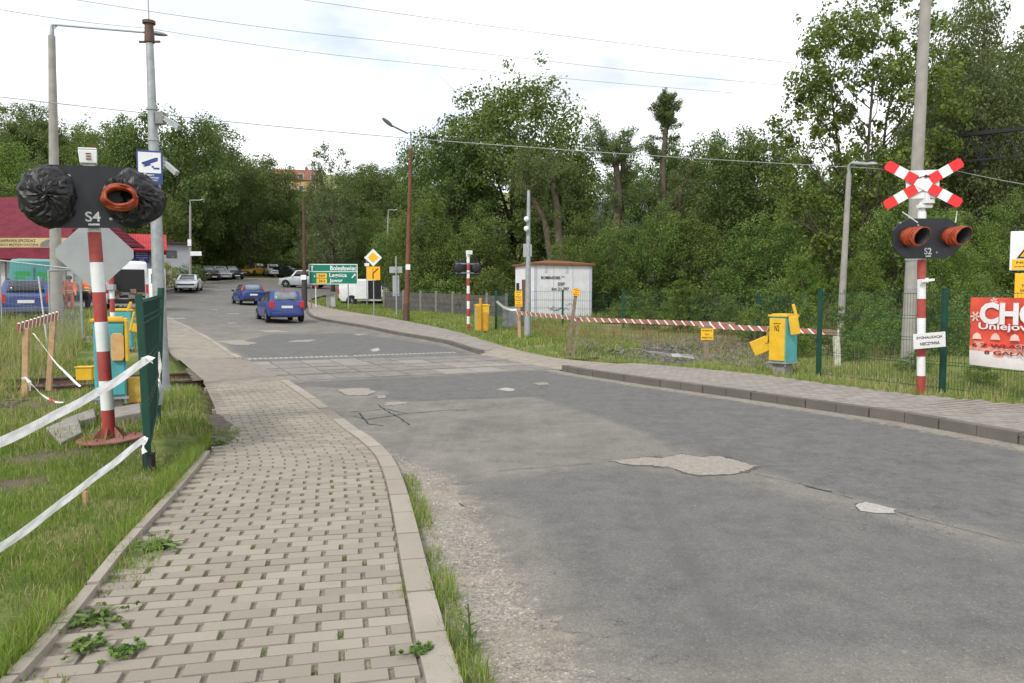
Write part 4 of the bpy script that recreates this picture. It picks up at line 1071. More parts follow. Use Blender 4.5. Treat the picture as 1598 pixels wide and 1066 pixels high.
# wooden trestle with tape
def stake(mb, p0, p1, w=.09, d=.05): mb.beam(p0, p1, w, d)
YT = 11.6
t = thing('wooden_barrier', 'two pine stakes carrying a tape-wrapped plank, in the left grass', 'wooden barrier', onground(40, YT))
o_ = t.location
mb = MB(); stake(mb, at(39, 640, YT) - o_, at(41, 512, YT) - o_); mb.build('stake', M_wood, t, bevel=.004)
Y2 = 12.8
mb = MB(); stake(mb, at(76, 610, Y2) - o_, at(84, 494, Y2) - o_); mb.build('stake', M_wood, t, bevel=.004)
mb = MB(); pA = at(27, 512, YT-.1) - o_; pB = at(92, 492, Y2-.1) - o_
mb.beam(pA, pB, .03, .12); pk = mb.build('plank', pm('reddish_plank', (.34, .16, .11), .8, .2, 9, bump=.3, bscale=30), t)
mb = MB()
for k in range(11):
    p = pA.lerp(pB, (k+.4)/11); e = (pB-pA).normalized()*.03
    mb.beam(p - Vector((0, 0, .066)) - e*.6, p + Vector((0, 0, .066)) + e*.6, .037, .03, 0, (1, 0, 0)); 
mb.build('tape_winding', M_tape, pk)
tape('thin white tape hanging from the wooden barrier to the ground', sagline(at(52, 520, YT), at(125, 603, 10.6), .05, 20, .02), .03, 2.5, ang0=.4)
tape('thin tape trailing low through the grass by the pine stake', sagline(at(45, 595, YT), at(98, 628, 10.4), .08, 20, .02, 5), .03, 2.5, [M_tape, M_tapered], ang0=.4)
tape('white tape bow tied low on the nearer pine stake', [at(34, 592, YT-.05), at(40, 590, YT-.08), at(46, 596, YT-.08), at(47, 610, YT-.05)], .05, 1.2, [M_tape, M_tapered])

# small yellow box, rails' timber, slabs by the signal
pY = onground(131, 13.6)
t = thing('cable_box', 'low yellow cable box with a flat lid lying in the left grass', 'cable box', (pY.x, pY.y, pY.z+.10), R(10))
mb = MB(); mb.box((0, 0, .12), (.26, .2, .22)); mb.build('housing', M_yellow, t, bevel=.008)
mb = MB(); mb.box((0, 0, .242), (.29, .23, .02)); mb.build('lid', M_yellow, t, bevel=.004)
for lab, px, h in (('cracked concrete slab tilted in the grass, left of the round flange', [(75, 688), (125, 672), (132, 700), (98, 714)], .10), ('flat dark concrete slab lying behind the round flange', [(98, 668), (150, 655), (152, 668), (110, 676)], .06), ('long concrete kerb piece lying beside the barrier plinth', [(180, 655), (222, 652), (223, 668), (182, 672)], .12)):
    pts = gpl(px); c0 = Vector((sum(p[0] for p in pts)/4, sum(p[1] for p in pts)/4, 0)); c0.z = gz(c0.x, c0.y)
    mb = MB(); mb.slab([(p[0]-c0.x, p[1]-c0.y) for p in pts][::-1], -.15, h+.07); o = mb.build('concrete_slab', M_conc, None, loc=c0, bevel=.012)
    o.rotation_euler = (R(4), R(-5), 0); tag(o, lab, 'concrete slab', 'loose concrete slabs by the signal')
for lab, u, v, s_ in (('short orange wooden peg in the near left grass', 134, 800, .1),):
    p = gp(u, v); mb = MB(); mb.box((0, 0, .06), (.028, .03, .14)); o = mb.build('wooden_peg', M_wood, None, loc=(p.x, p.y, p.z+.03), bevel=.004); tag(o, lab, 'peg')

# ------------------------------------------------------------------ right-hand side
# near mesh fence
fp = [gp(1277, 594), gp(1470, 618)]
d_ = (fp[1]-fp[0]); fp.append(fp[1] + d_*1.0); fp.append(fp[1] + d_*2.0)
for p in fp: p.z = gz(p.x, p.y) + .05
t = fence('green welded-mesh fence along the right pavement, carrying the red banner', fp, 1.62, pitch=.05, r=.0026, pw=.075)
# banner
b0 = fp[1].lerp(fp[2], .185); b1 = b0 + d_.normalized()*2.2
t = thing('banner', 'red and white banner beginning CHO above Uniejowice, tied to the right fence', 'banner', b0 + Vector((-.03, -.04, 0)), math.atan2(d_.y, d_.x))
zb0, zb1 = .50, 1.53
nx, nz_ = 30, 14; vs = []; fs = []; mi = []
def bshape(f, g): return (f*2.2, -.03 - .018*math.sin(f*11+g*2)-.01*math.sin(g*9+f*5), zb0 + (zb1-zb0)*g - .05*f*(1-g) - .02*f)
for j in range(nz_+1):
    for i in range(nx+1): vs.append(bshape(i/nx, j/nz_))
mb = MB()
for j in range(nz_):
    for i in range(nx):
        g = (j+.5)/nz_; f = (i+.5)/nx
        edge = .30 + .04*math.sin(f*24)
        mb_m = 0 if g > edge else (2 if g > edge-.09 else 1)
        k = j*(nx+1)+i; fs.append((k, k+1, k+nx+2, k+nx+1)); mi.append(mb_m)
mb.v = vs; mb.f = fs; mb.m = mi
M_banred = pm('banner_red', (.62, .075, .045), .5, .18, 3); M_banw = pm('banner_white', (.66, .62, .6), .5, .1, 3); M_banp = pm('banner_pale_red', (.66, .3, .24), .5, .2, 14)
mb.build('banner_cloth', [M_banred, M_banw, M_banp], t, smooth=60)
mb = MB(); mb.text('CHOINKI', 1.0, 1.29, 1.70, .33, -.062, bold=.045); mb.text('Uniejowice', .66, 1.085, 1.04, .13, -.062)
mb.build('white_lettering', M_white, t)
mb = MB(); mb.text('6 Z WŁASNEJ PLANTACJI', .98, .80, 1.86, .075, -.062); mb.text('8 GAŁĄZEK GRATIS', 1.0, .70, 1.52, .075, -.062); mb.build('dark_lettering', pm('dark_red_ink', (.2, .015, .02), .5), t)
mb = MB()
for k in range(7):                       # row of small pale pictures and a snowflake
    x = .12+k*.28
    mb.prism([(x-.075, .9), (x+.075, .9), (x+.05, .97), (x, 1.0), (x-.05, .97)], -.0625, -.0605)
for k in range(3):
    a = k*PI/3; mb.beam((.09-.085*math.cos(a), -.0615, 1.29-.085*math.sin(a)), (.09+.085*math.cos(a), -.0615, 1.29+.085*math.sin(a)), .002, .026, 0, (0, 1, 0)) if False else mb.box((.085, -.0615, 1.24), (.16, .002, .026), 0, None, (0, a, 0))
    mb.box((.36, -.0615, 1.475), (.11, .002, .02), 0, None, (0, a+.3, 0))
mb.build('pale_pictures', pm('banner_cream', (.72, .5, .42), .5), t)
# warning signs at the right edge
pw_ = onground(1594, 12.2); pw_.x += .19
t = thing('warning_sign', 'white and yellow warning sign with a triangle, at the right edge of the view', 'warning sign', pw_, R(-24))
mb = MB(); mb.tube([(.0, 0, -.2), (.0, 0, 2.72)], .032, 10); mb.build('post', M_steel, t, smooth=40)
zc = at(1585, 390, 12.0).z - pw_.z
mb = MB(); mb.box((0, -.05, zc), (.72, .02, .62)); mb.build('panel', M_white, t, bevel=.01)
mb = MB(); mb.box((0, -.062, zc-.215), (.66, .004, .16)); mb.build('yellow_strip', M_signyel, t)
mb = MB(); mb.prism([(-.27, zc-.12), (.27, zc-.12), (0, zc+.29)], -.066, -.0605); mb.build('triangle_edge', M_black_ink, t)
mb = MB(); mb.prism([(-.225, zc-.095), (.225, zc-.095), (0, zc+.245)], -.069, -.0662); mb.build('triangle', M_amber, t)
mb = MB(); mb.prism([(.0, zc+.14), (-.06, zc+.02), (-.01, zc+.02), (-.03, zc-.07), (.05, zc+.05), (0.0, zc+.05), (.03, zc+.14)], -.072, -.0692); mb.text('Nie dotykac', -.02, zc-.19, .5, .05, -.0645); mb.text('urzadzenia elektryczne', -.02, zc-.25, .56, .03, -.0645); mb.build('lettering', M_black_ink, t)
t2 = thing('height_sign', 'small yellow sign with black text, beneath the triangle warning sign', 'notice', pw_, R(-24))
z2 = at(1585, 446, 12.0).z - pw_.z
mb = MB(); mb.box((.03, -.05, z2), (.62, .016, .40)); mb.build('panel', M_signyel, t2, bevel=.008)
mb = MB()
for k, (s_, w) in enumerate((('PRZEJAZD', .36), ('DLA', .14), ('TRANSPORTU', .44), ('NA WYSOKOSC', .46), ('5,3 m', .22))): mb.text(s_, .03, z2+.14-.07*k, w, .046, -.0595)
mb.build('lettering', M_black_ink, t2)

# big concrete pole behind S2
pc = onground(1417, 16.5)
o = thing('concrete_pole', 'massive round concrete pole rising out of the picture behind the S2 signal', 'concrete pole', pc)
mb = MB(); mb.tube([(0, 0, -.3), (.1, 0, 4.5), (.22, 0, 10.5)], [.142, .122, .098], 18); mb.build('pole', M_concpole, o, smooth=40)
for z_ in (1.75, 2.35):
    mb = MB(); mb.lathe([(.14, 0), (.14, .05)], 18, 0, Matrix.Translation((.045, 0, z_))); mb.build('strap', M_steel, o)

# wooden rails with red and white tape, on stakes
M_tapemix = [M_oldwood, M_tape, M_tapered]
def barrier_board(label, p0, p1, w=.13, n=12, slant=.11, group='taped barrier boards across the track'):
    p0 = Vector(p0); p1 = Vector(p1); t = thing('barrier_board', label, 'barrier board', p0, 0, group)
    mb = MB(); mb.beam((0, 0, 0), p1-p0, .035, w); b = mb.build('plank', pm('red_brown_board', (.27, .165, .125), .8, .25, 6, bump=.3, bscale=30), t)
    e = (p1-p0).normalized(); nrm = e.cross(Vector((0, 0, 1))).normalized(); L_ = (p1-p0).length; pt = (L_-slant-.1)/n; up = e.cross(nrm); up = up if up.z > 0 else -up
    for nm, mt, dx in (('white_tape_stripe', M_tape, 0), ('red_tape_stripe', M_tapered, .048)):
        pts = []                               # one continuous winding: down the front, up the back
        for k in range(n):
            s0 = .03 + k*pt; s1 = s0 + slant; h = w/2 + .003
            pts += [(s0, -.021, h), (s1, -.021, -h), (s1, .021, -h), (s0 + pt, .021, h)]
        vs = []
        for s_, a_, z_ in pts:
            b0_ = e*(s_+dx) + nrm*(-a_) + up*z_; vs += [b0_, b0_ + e*.042]
        mb = MB(); mb.add(vs, [(2*k, 2*k+1, 2*k+3, 2*k+2) for k in range(len(pts)-1)], 0); o = mb.build(nm, mt, b); s_ = o.modifiers.new('solid', 'SOLIDIFY'); s_.thickness = .002; s_.offset = 0
    return t
bA, bB, bC = at(1090, 508, 17.6), at(1306, 519, 16.6), at(1308, 590, 16.6)
barrier_board('taped barrier board nearest the N2 cabinet, passing behind it', bA, bB, .105, 13)
barrier_board('long taped barrier board between the leaning stake and the short yellow notice', at(893, 498, 21.6), at(1147, 507, 17.75), .105, 19)
barrier_board('far taped barrier board passing in front of the white relay hut', at(806, 488, 25.4), at(898, 496.5, 21.7), .105, 11)
def notice_stake(label, base, top, w, signs, group='wooden stakes with yellow notices', tilt=0, mat=None):
    base = Vector(base); top = Vector(top); t = thing('notice_stake', label, 'notice stake', base, 0, group)
    d = top - base
    mb = MB(); mb.beam(Vector((0, 0, -.25)), d, w, w*.6, 0, (0, 1, 0)); mb.build('stake', mat or M_wood, t, bevel=.004)
    for (cz, sw, sh, lines, mat_) in signs:
        c = d*cz; M = Matrix.Translation(c + Vector((0, -.05, 0))) @ Euler((0, tilt, 0)).to_matrix().to_4x4()
        mb = MB(); mb.box((0, 0, 0), (sw, .01, sh), 0, M); o = mb.build('notice', mat_, t)
        mb = MB(); n = len(lines)
        for k, s_ in enumerate(lines): mb.text(s_, 0, sh*(.30-.6*k/max(1, n-1)), sw*(.8 if len(s_) > 4 else .34), sh*.15, -.006, 0, M)
        mb.build('lettering', M_black_ink, o)
    return t
L3 = ('PRZEJSCIE', 'NA', 'PRZEJAZD'); L3 = ('PRZEJSCIE', 'DLA', 'PIESZYCH')
pa = onground(811, 25.6)
notice_stake('wooden stake with two yellow notices one above the other, before the white hut', pa, at(809, 455, 25.6), .10, [(1.0-.06, .25, .26, L3, M_signyel), (.78, .25, .25, L3, M_amber)])
pb = gp(884, 552)
notice_stake('leaning wooden stake with one small yellow notice overlapping the hut corner', pb, at(900, 450, pb.y-.1), .09, [(.94, .2, .2, L3, M_amber)], tilt=R(9), mat=M_oldwood)
mb = MB(); p0 = gp(893, 553); mb.beam((0, 0, -.2), at(903, 500, p0.y) - p0, .06, .05); o = mb.build('wooden_prop', M_oldwood, None, loc=p0); tag(o, 'thin pale wooden prop beside the leaning stake', 'wooden prop')
pcn = gp(1101, 572)
notice_stake('short grey stake with a square yellow notice at the end of the taped boards', pcn, at(1103, 508, pcn.y), .12, [(.79, .28, .26, L3, M_signyel)], mat=M_oldwood)
mb = MB(); p0 = Vector((bC.x, bC.y, gz(bC.x, bC.y))); mb.beam((0, 0, -.2), bB - p0 + Vector((0, .06, .05)), .13, .07); o = mb.build('wooden_stake', pm('birch_white_bark', (.5, .47, .38), .85, .3, 10, dirt=(.1, .09, .07), damt=.7), None, loc=p0); tag(o, 'pale birch stake holding the right end of the taped board, behind the mesh', 'wooden stake')

# far mesh fence round the hut
ff = [onground(774, 29.5), onground(812, 33.6), onground(878, 34.6), onground(973, 33.6), onground(1075, 31), onground(1183, 27.5), onground(1255, 23.5)]
fence('far green mesh fence in front of the white relay hut', ff, 1.62, pitch=.1, r=.004, pw=.09)
tape('crumpled pale plastic strip lying on the dark heap beyond the right pavement', [gp(u, v, .12) + Vector((0, 0, .13)) for u, v in ((986, 545), (1000, 546), (1012, 550), (1030, 552), (1048, 555), (1062, 555), (1082, 558))], .10, 1.0, ang0=.3)
tape('white tape sagging from the far fence post to the grey cooling unit', sagline(at(775, 470, 29.2), at(806, 483, 30), .12, 16), .09, 1.5)

# relay hut
pH = onground(833, 39.5); az = R(22)
t = thing('relay_hut', 'white relay hut with a low brown roof, lettered SSP km 21, beyond the far fence', 'hut', pH, az)
Wd, Dp, Hh_ = 3.35, 2.5, 2.9
M_hut = pm('white_ribbed_cladding', (.72, .72, .745), .6, .05, 2, dirt=(.40, .38, .36), damt=.5, dscale=1.6)
mb = MB(); mb.box((Wd/2, Dp/2, Hh_/2), (Wd, Dp, Hh_)); b = mb.build('wall', M_hut, t, bevel=.01)
mb = MB()
for k in (0.0, .33, .66, 1): mb.box((Wd*k + (.09 if k == 0 else -.09 if k == 1 else 0), -.008, Hh_/2), (.17 if k in (0, 1) else .03, .016, Hh_-.02))
mb.box((Wd*.2, -.012, Hh_-.22), (.14, .02, .34)); mb.box((Wd*.56, -.012, Hh_-.22), (.14, .02, .34)); mb.build('cladding_strip', pm('pale_lilac_strip', (.50, .51, .57), .6, .05), b)
mb = MB(); e = .14
rv = [(-e, -e, Hh_), (Wd+e, -e, Hh_), (Wd+e, Dp+e, Hh_), (-e, Dp+e, Hh_), (-e, -e, Hh_+.10), (Wd+e, -e, Hh_+.10), (Wd+e, Dp+e, Hh_+.10), (-e, Dp+e, Hh_+.10), (Dp/2, Dp/2, Hh_+.30), (Wd-Dp/2, Dp/2, Hh_+.30)]
mb.add(rv, [(0, 3, 2, 1), (0, 1, 5, 4), (1, 2, 6, 5), (2, 3, 7, 6), (3, 0, 4, 7), (4, 5, 9, 8), (5, 6, 9), (6, 7, 8, 9), (7, 4, 8)], 0)
mb.build('roof', pm('brown_roof_sheet', (.19, .08, .04), .7, .15, 3), t)
mb = MB(); mb.box((-.018, Dp*.42, 1.12), (.036, .95, 2.1)); d = mb.build('door', pm('brown_door', (.15, .075, .05), .6), t, bevel=.006)
mb = MB(); mb.cyl((-.05, Dp*.42-.38, 1.05), (-.09, Dp*.42-.38, 1.05), .02); mb.box((-.09, Dp*.42-.33, 1.05), (.02, .12, .025)); mb.build('handle', M_steel, d)
mb = MB(); mb.box((-.01, Dp*.85, 1.75), (.04, .35, .5)); mb.build('vent', M_dark, t)
mb = MB(); mb.text('BOMBARDIER', .95, 2.25, 1.1, .15, -.021); mb.box((1.65, -.019, 2.3), (.2, .003, .03)); mb.text('SSP', 1.55, 1.93, .40, .17, -.021); mb.text('km 21,397', 1.50, 1.66, .98, .19, -.021); mb.build('lettering', M_black_ink, b)
mb = MB()
rr = random.Random(4)
for k in range(7):
    x0, z0 = rr.uniform(.7, 1.9), rr.uniform(.55, .95)
    mb.tube([(x0 + .1*j, -.018, z0 + .07*math.sin(j*1.9+k)) for j in range(5)], .012, 4)
mb.build('graffiti_scrawl', pm('faded_blue_ink', (.25, .27, .34), .7), b)
# cooling unit beside the hut
pu = onground(800, 31.5)
t = thing('cooling_unit', 'grey slatted cooling unit standing left of the white hut', 'cooling unit', pu, R(-12))
mb = MB(); mb.box((0, 0, .55), (.78, .5, .86)); mb.build('housing', pm('unit_grey', (.17, .18, .18), .6), t, bevel=.012)
mb = MB()
for k in range(14): mb.box((-.33+.05*k, -.257, .56), (.02, .016, .74))
mb.build('grille', pm('unit_slat', (.3, .31, .31), .55), t)
mb = MB()
for sx in (-1, 1): mb.box((sx*.3, 0, .06), (.06, .6, .14))
mb.build('foot', M_dark, t)
# slim camera mast
pk = onground(823, 27.0)
t = thing('camera_mast', 'slim grey mast with two white dome cameras, in front of the white hut', 'camera mast', pk, 0)
zt = at(825, 297, 27).z - pk.z
mb = MB(); mb.tube([(0, 0, -.2), (0.02, 0, 1.6), (.04, 0, zt)], [.13, .10, .055], 12); mb.build('pole', M_steel, t, smooth=40)
for v in (343, 358):
    z_ = at(823, v, 27).z - pk.z
    mb = MB(); mb.tube([(.03, 0, z_), (-.03, -.12, z_+.05)], .02, 8); mb.lathe([(.01, .1), (.07, .08), (.09, 0), (.07, -.06), (.01, -.1)], 14, 0, Matrix.Translation((-.04, -.16, z_))); mb.build('dome_camera', M_white, t, smooth=60)
z_ = at(823, 391, 27).z - pk.z
mb = MB(); mb.box((-.08, .02, z_), (.14, .12, .46)); mb.box((.12, .02, z_), (.06, .12, .42)); mb.build('junction_box', M_alu, t, bevel=.01)
# ------------------------------------------------------------------ vehicles (local: front towards +Y, width along X, ground at z=0)
def paint(name, col, metal=.0): return pm(name, col, .38, .06, 2.5, metal=metal, coat=.6, dirt=tuple(c*.6+.04 for c in col), damt=.2)
def loft(mb, secs, mi=0, cap=True):
    n = len(secs[0]); vs = [p for s in secs for p in s]; fs = []
    for i in range(len(secs)-1):
        for k in range(n):
            k2 = (k+1) % n; fs.append((i*n+k, i*n+k2, (i+1)*n+k2, (i+1)*n+k))
    if cap: fs.append(tuple(range(n))[::-1]); fs.append(tuple((len(secs)-1)*n+k for k in range(n)))
    mb.add(vs, fs, mi)
def interp(tab, y):
    for (a, va), (b, vb) in zip(tab, tab[1:]):
        if a <= y <= b: f = (y-a)/(b-a) if b > a else 0; return va + (vb-va)*f
    return tab[0][1] if y < tab[0][0] else tab[-1][1]
def car(label, loc, rz, body_mat, L_=3.95, W_=1.66, H=1.44, belt=.92, shoulder=None, gh=None, cat='car', name='parked_car', glass=None, wheel=.30, wb=None, group=None, tail=True, bumper=None, plate=True, roof_rails=False, name_plate='car', detail=True, rear_glass=None):
    """shoulder: (y, z) profile of the lower body; gh: greenhouse (rear base y, rear top y, front top y, front base y)"""
    t = thing(name, label, cat, loc, rz, group)
    h = L_/2
    sh = shoulder or [(-h, belt-.08), (-h+.12, belt), (h-1.15, belt), (h-.75, belt-.1), (h-.15, belt-.2), (h, belt-.3)]
    wid = [(-h, W_*.40), (-h+.08, W_*.46), (-h+.35, W_*.495), (-h+.9, W_*.5), (h-.9, W_*.5), (h-.4, W_*.475), (h-.12, W_*.42), (h, W_*.33)]
    lowz = [(-h, .36), (-h+.1, .28), (-h+.5, .22), (h-.5, .22), (h-.1, .26), (h, .34)]
    ys = sorted(set([-h, -h+.04, -h+.1, -h+.2, -h+.35, -h+.6, -h+.9] + list(np.linspace(-h+1.1, h-1.1, 8)) + [h-.9, h-.6, h-.35, h-.2, h-.1, h-.04, h] + [p[0] for p in sh]))
    secs = []
    for y in ys:
        w = interp(wid, y); zl = interp(lowz, y); zs = interp(sh, y); zm = zl + (zs-zl)*.52
        half = [(w*.84, zl), (w*.96, zl+.05), (w, zl+(zm-zl)*.5), (w*1.0, zm), (w*.985, zm+(zs-zm)*.55), (w*.955, zs-.03), (w*.90, zs), (w*.45, zs+.018)]
        secs.append([(x, y, z) for x, z in half] + [(-x, y, z) for x, z in half[::-1]])
    mb = MB(); loft(mb, secs, 0)
    # wheel arches (black) on the flanks
    wbase = wb or L_*.62; wy = (-wbase/2 - .02, wbase/2 + .02)
    for sx in (-1, 1):
        for y in wy:
            n = 14; r = wheel + .07; x = sx*(W_*.5+.003)
            vs = [(x, y + r*math.cos(PI*k/n), max(.2, wheel + r*math.sin(PI*k/n))) for k in range(n+1)] + [(x, y - r, .2), (x, y + r, .2)]
            mb.add(vs, [tuple(range(n+1)) + (n+1, n+2)], 1)
    b = mb.build('body', [body_mat, M_dark], t, smooth=38)
    yb0, yt0, yt1, yb1 = gh or (-h+.18, -h+.62, .25, 1.0)
    wb_, wt_ = W_*.455, W_*.36
    zb = belt - .02; zr = H
    def ring(z, f):
        y0 = yb0 + (yt0-yb0)*f; y1 = yb1 + (yt1-yb1)*f; w = wb_ + (wt_-wb_)*f
        ym = (y0+y1)/2
        return [(w, y0+.05, z), (w, ym, z), (w*.97, y1-.06, z), (w*.78, y1, z), (0, y1+.04, z), (-w*.78, y1, z), (-w*.97, y1-.06, z), (-w, ym, z), (-w, y0+.05, z), (-w*.82, y0, z), (0, y0-.03, z), (w*.82, y0, z)]
    mb = MB(); hz = zr - zb
    rs = [ring(zb, 0), ring(zb+hz*.5, .5), ring(zb+hz*.86, .86), ring(zb+hz*.95, .955)]
    top = [(x*.9, (y-(yt0+yt1)/2)*.93+(yt0+yt1)/2, zr-.012) for x, y, z in ring(zr, 1)]
    top2 = [(x*.5, (y-(yt0+yt1)/2)*.6+(yt0+yt1)/2, zr+.006) for x, y, z in ring(zr, 1)]
    loft(mb, rs + [top, top2], 0); mb.build('cabin', body_mat, t, smooth=38)
    G = glass or M_glass
    def pane(nm, a, b_, f0, f1, in0, in1, G=G):
        """glass between ring corners a->b, from height f0 to f1"""
        r0, r1 = ring(zb+hz*f0, f0), ring(zb+hz*f1, f1); idx = a
        low = [Vector(r0[i]) for i in idx]; up = [Vector(r1[i]) for i in idx]
        def cut(pts):
            tot = sum((q-p).length for p, q in zip(pts, pts[1:])); 
            def atl(d):
                for p, q in zip(pts, pts[1:]):
                    l = (q-p).length
                    if d <= l: return p + (q-p)*(d/max(l, 1e-6))
                    d -= l
                return pts[-1]
            return [atl(tot*(in0 + (in1-in0)*k/6)) for k in range(7)]
        lo, hi = cut(low), cut(up)
        c = Vector((0, (yb0+yb1)/2, (zb+zr)/2)); vs = []
        for p, q in zip(lo, hi): vs += [p, q]
        mid = (lo[3]+hi[3])/2; nrm = (lo[6]-lo[0]).cross(hi[3]-lo[3]).normalized()
        if nrm.dot(mid-c) < 0: nrm = -nrm
        m2 = MB(); m2.add([v + nrm*.012 for v in vs], [(2*k, 2*k+2, 2*k+3, 2*k+1) for k in range(6)], 0)
        o = m2.build(nm, G, t, smooth=30); s = o.modifiers.new('solid', 'SOLIDIFY'); s.thickness = .006; s.offset = 0
    pane('rear_window', [9, 10, 11], 0, .16, .88, .04, .96, rear_glass or G)
    pane('windscreen', [3, 4, 5], 0, .08, .90, .02, .98)
    for sd in ([0, 1, 2], [8, 7, 6]):
        for i0, i1 in ((.08, .48), (.51, .93)): pane('side_window', sd, 0, .10, .86, i0, i1)
    for sx in (-1, 1):
        for y in wy:
            w = MB(); M = Matrix.Translation((sx*(W_*.5-.075), y, wheel)) @ Euler((0, R(90)*sx, 0)).to_matrix().to_4x4()
            w.lathe([(wheel*.62, -.09), (wheel*.9, -.1), (wheel, -.07), (wheel, .07), (wheel*.92, .095), (wheel*.64, .09)], 24, 0, M)
            wo_ = w.build('wheel', M_tyre, t, smooth=40)
            rm = MB(); rm.lathe([(wheel*.64, .088), (wheel*.6, .07), (wheel*.2, .085), (wheel*.08, .098), (.01, .1)], 20, 0, M)
            for k in range(5):
                a = 2*PI*k/5; rm.box((wheel*.36*math.cos(a), wheel*.36*math.sin(a), .088), (wheel*.46, .05, .02), 0, M, (0, 0, a))
            rm.build('rim', M_rim, wo_, smooth=40)
    for sx in (-1, 1):
        if tail:
            m2 = MB(); z0, z1 = belt-.30, belt+.02; m2.prism([(sx*W_*.455, z0), (sx*W_*.455, z1), (sx*W_*.36, z1), (sx*W_*.345, z0+.08), (sx*W_*.36, z0)], -h-.012, -h+.12); m2.build('tail_light', M_taillight, t, bevel=.012)
        m2 = MB(); zf = interp(sh, h-.2)-.09; m2.box((sx*W_*.33, h-.13, zf-.02), (.36, .16, .13), 0, None, (0, 0, -sx*R(22))); m2.build('headlight', M_headlight, t, bevel=.03)
        m2 = MB(); m2.box((sx*(W_*.5+.07), yb1-.32, belt+.05), (.17, .09, .12)); m2.build('mirror', bumper or body_mat, t, bevel=.025)
        for y in (-.42, .52):
            m2 = MB(); m2.box((sx*(W_*.49), y*1.0, belt-.14), (.03, .14, .025)); m2.build('door_handle', bumper or body_mat, t)
        if detail:
            for y in (.02, .95, -.95):
                m2 = MB(); m2.box((sx*(W_*.4985), y, .60), (.006, .012, .5)); m2.build('door_seam', M_dark, t)
    m2 = MB(); m2.box((0, -h-.004, .40), (W_*.80, .10, .17)); m2.build('rear_bumper', bumper or body_mat, t, bevel=.03)
    m2 = MB(); m2.box((0, h-.02, .36), (W_*.72, .12, .18)); m2.build('front_bumper', bumper or body_mat, t, bevel=.03)
    m2 = MB(); m2.box((0, h-.015, .52), (W_*.52, .08, .07)); m2.build('grille', M_blackplastic, t, bevel=.01)
    if plate:
        m2 = MB(); m2.box((0, -h-.018, belt-.25), (.50, .02, .11)); m2.build('number_plate', M_plate, t, bevel=.004)
        m2 = MB(); m2.box((0, h+.045, .37), (.50, .015, .11)); m2.build('number_plate', M_plate, t, bevel=.004)
    m2 = MB(); m2.box((-.1, -h+.02, .29), (W_*.66, .1, .07)); m2.tube([(W_*.28, -h-.03, .27), (W_*.28, -h+.2, .27)], .03, 8); m2.build('underbody', M_blackplastic, t)
    if roof_rails:
        for sx in (-1, 1):
            m2 = MB(); m2.tube([(sx*wt_*.86, yt0+.2, zr+.0), (sx*wt_*.86, yt0+.3, zr+.04), (sx*wt_*.86, yt1-.3, zr+.04), (sx*wt_*.86, yt1-.1, zr)], .018, 6); m2.build('roof_rail', M_blackplastic, t)
    return t
P_blue = paint('deep_blue_car_paint', (.022, .045, .20)); P_blue2 = paint('navy_car_paint', (.035, .06, .19)); P_white = paint('white_car_paint', (.78, .79, .80)); P_silver = paint('silver_car_paint', (.42, .44, .46), .3)
P_black = paint('black_car_paint', (.012, .012, .015)); P_maroon = paint('dark_maroon_car_paint', (.04, .012, .015)); P_yel = paint('yellow_car_paint', (.66, .38, .03)); P_teal = paint('teal_van_paint', (.03, .22, .20))
# hatchback in the road
c1 = onground(436, 36.5)
hA = R(27)
tb = car('deep blue hatchback driving away, nearest car on the road', c1, hA, P_blue, 3.96, 1.65, 1.45, .96, name='hatchback_car', gh=(-1.86, -1.50, .15, .98), wheel=.29, rear_glass=M_paleglass, shoulder=[(-1.98, .82), (-1.93, .93), (-1.8, .96), (.85, .96), (1.25, .86), (1.8, .74), (1.98, .62)])
mb = MB(); mb.tube([(-.0, -1.30, 1.44), (-.0, -1.5, 1.72)], .006, 5); mb.build('aerial', M_dark, tb)
mb = MB(); mb.tube([(-.26, -1.80, 1.03), (.1, -1.83, 1.06), (.34, -1.84, 1.05)], .012, 5); mb.build('rear_wiper', M_dark, tb)
mb = MB(); mb.box((0, -1.64, 1.41), (.5, .05, .025)); mb.build('brake_light', M_taillight, tb)
c2 = onground(388, 54)
tb = car('blue hatchback with orange-edged rear window, second car ahead on the road', c2, R(30), P_blue, 3.8, 1.66, 1.42, .93, name='hatchback_car', gh=(-1.82, -1.42, .15, .98), wheel=.28, rear_glass=M_paleglass, tail=False, bumper=M_blackplastic)
for sx in (-1, 1):
    mb = MB(); mb.prism([(sx*.80, .96), (sx*.70, .96), (sx*.60, 1.36), (sx*.66, 1.38)], -1.80, -1.70, 0); mb.build('tail_light', pm('orange_red_lens', (.62, .14, .04), .3), tb)
c3 = onground(296, 64)
tb = car('white low coupe with black grille driving towards the camera', c3, R(180+16), P_white, 4.4, 1.76, 1.40, .92, name='white_car', gh=(-1.7, -.7, .30, 1.30), wheel=.31, glass=M_paleglass, shoulder=[(-2.2, .8), (-2.1, .92), (1.0, .92), (1.5, .82), (2.0, .66), (2.2, .50)])
mb = MB(); mb.box((0, 2.14, .50), (1.30, .14, .16)); mb.build('wide_grille', M_blackplastic, tb, bevel=.02)
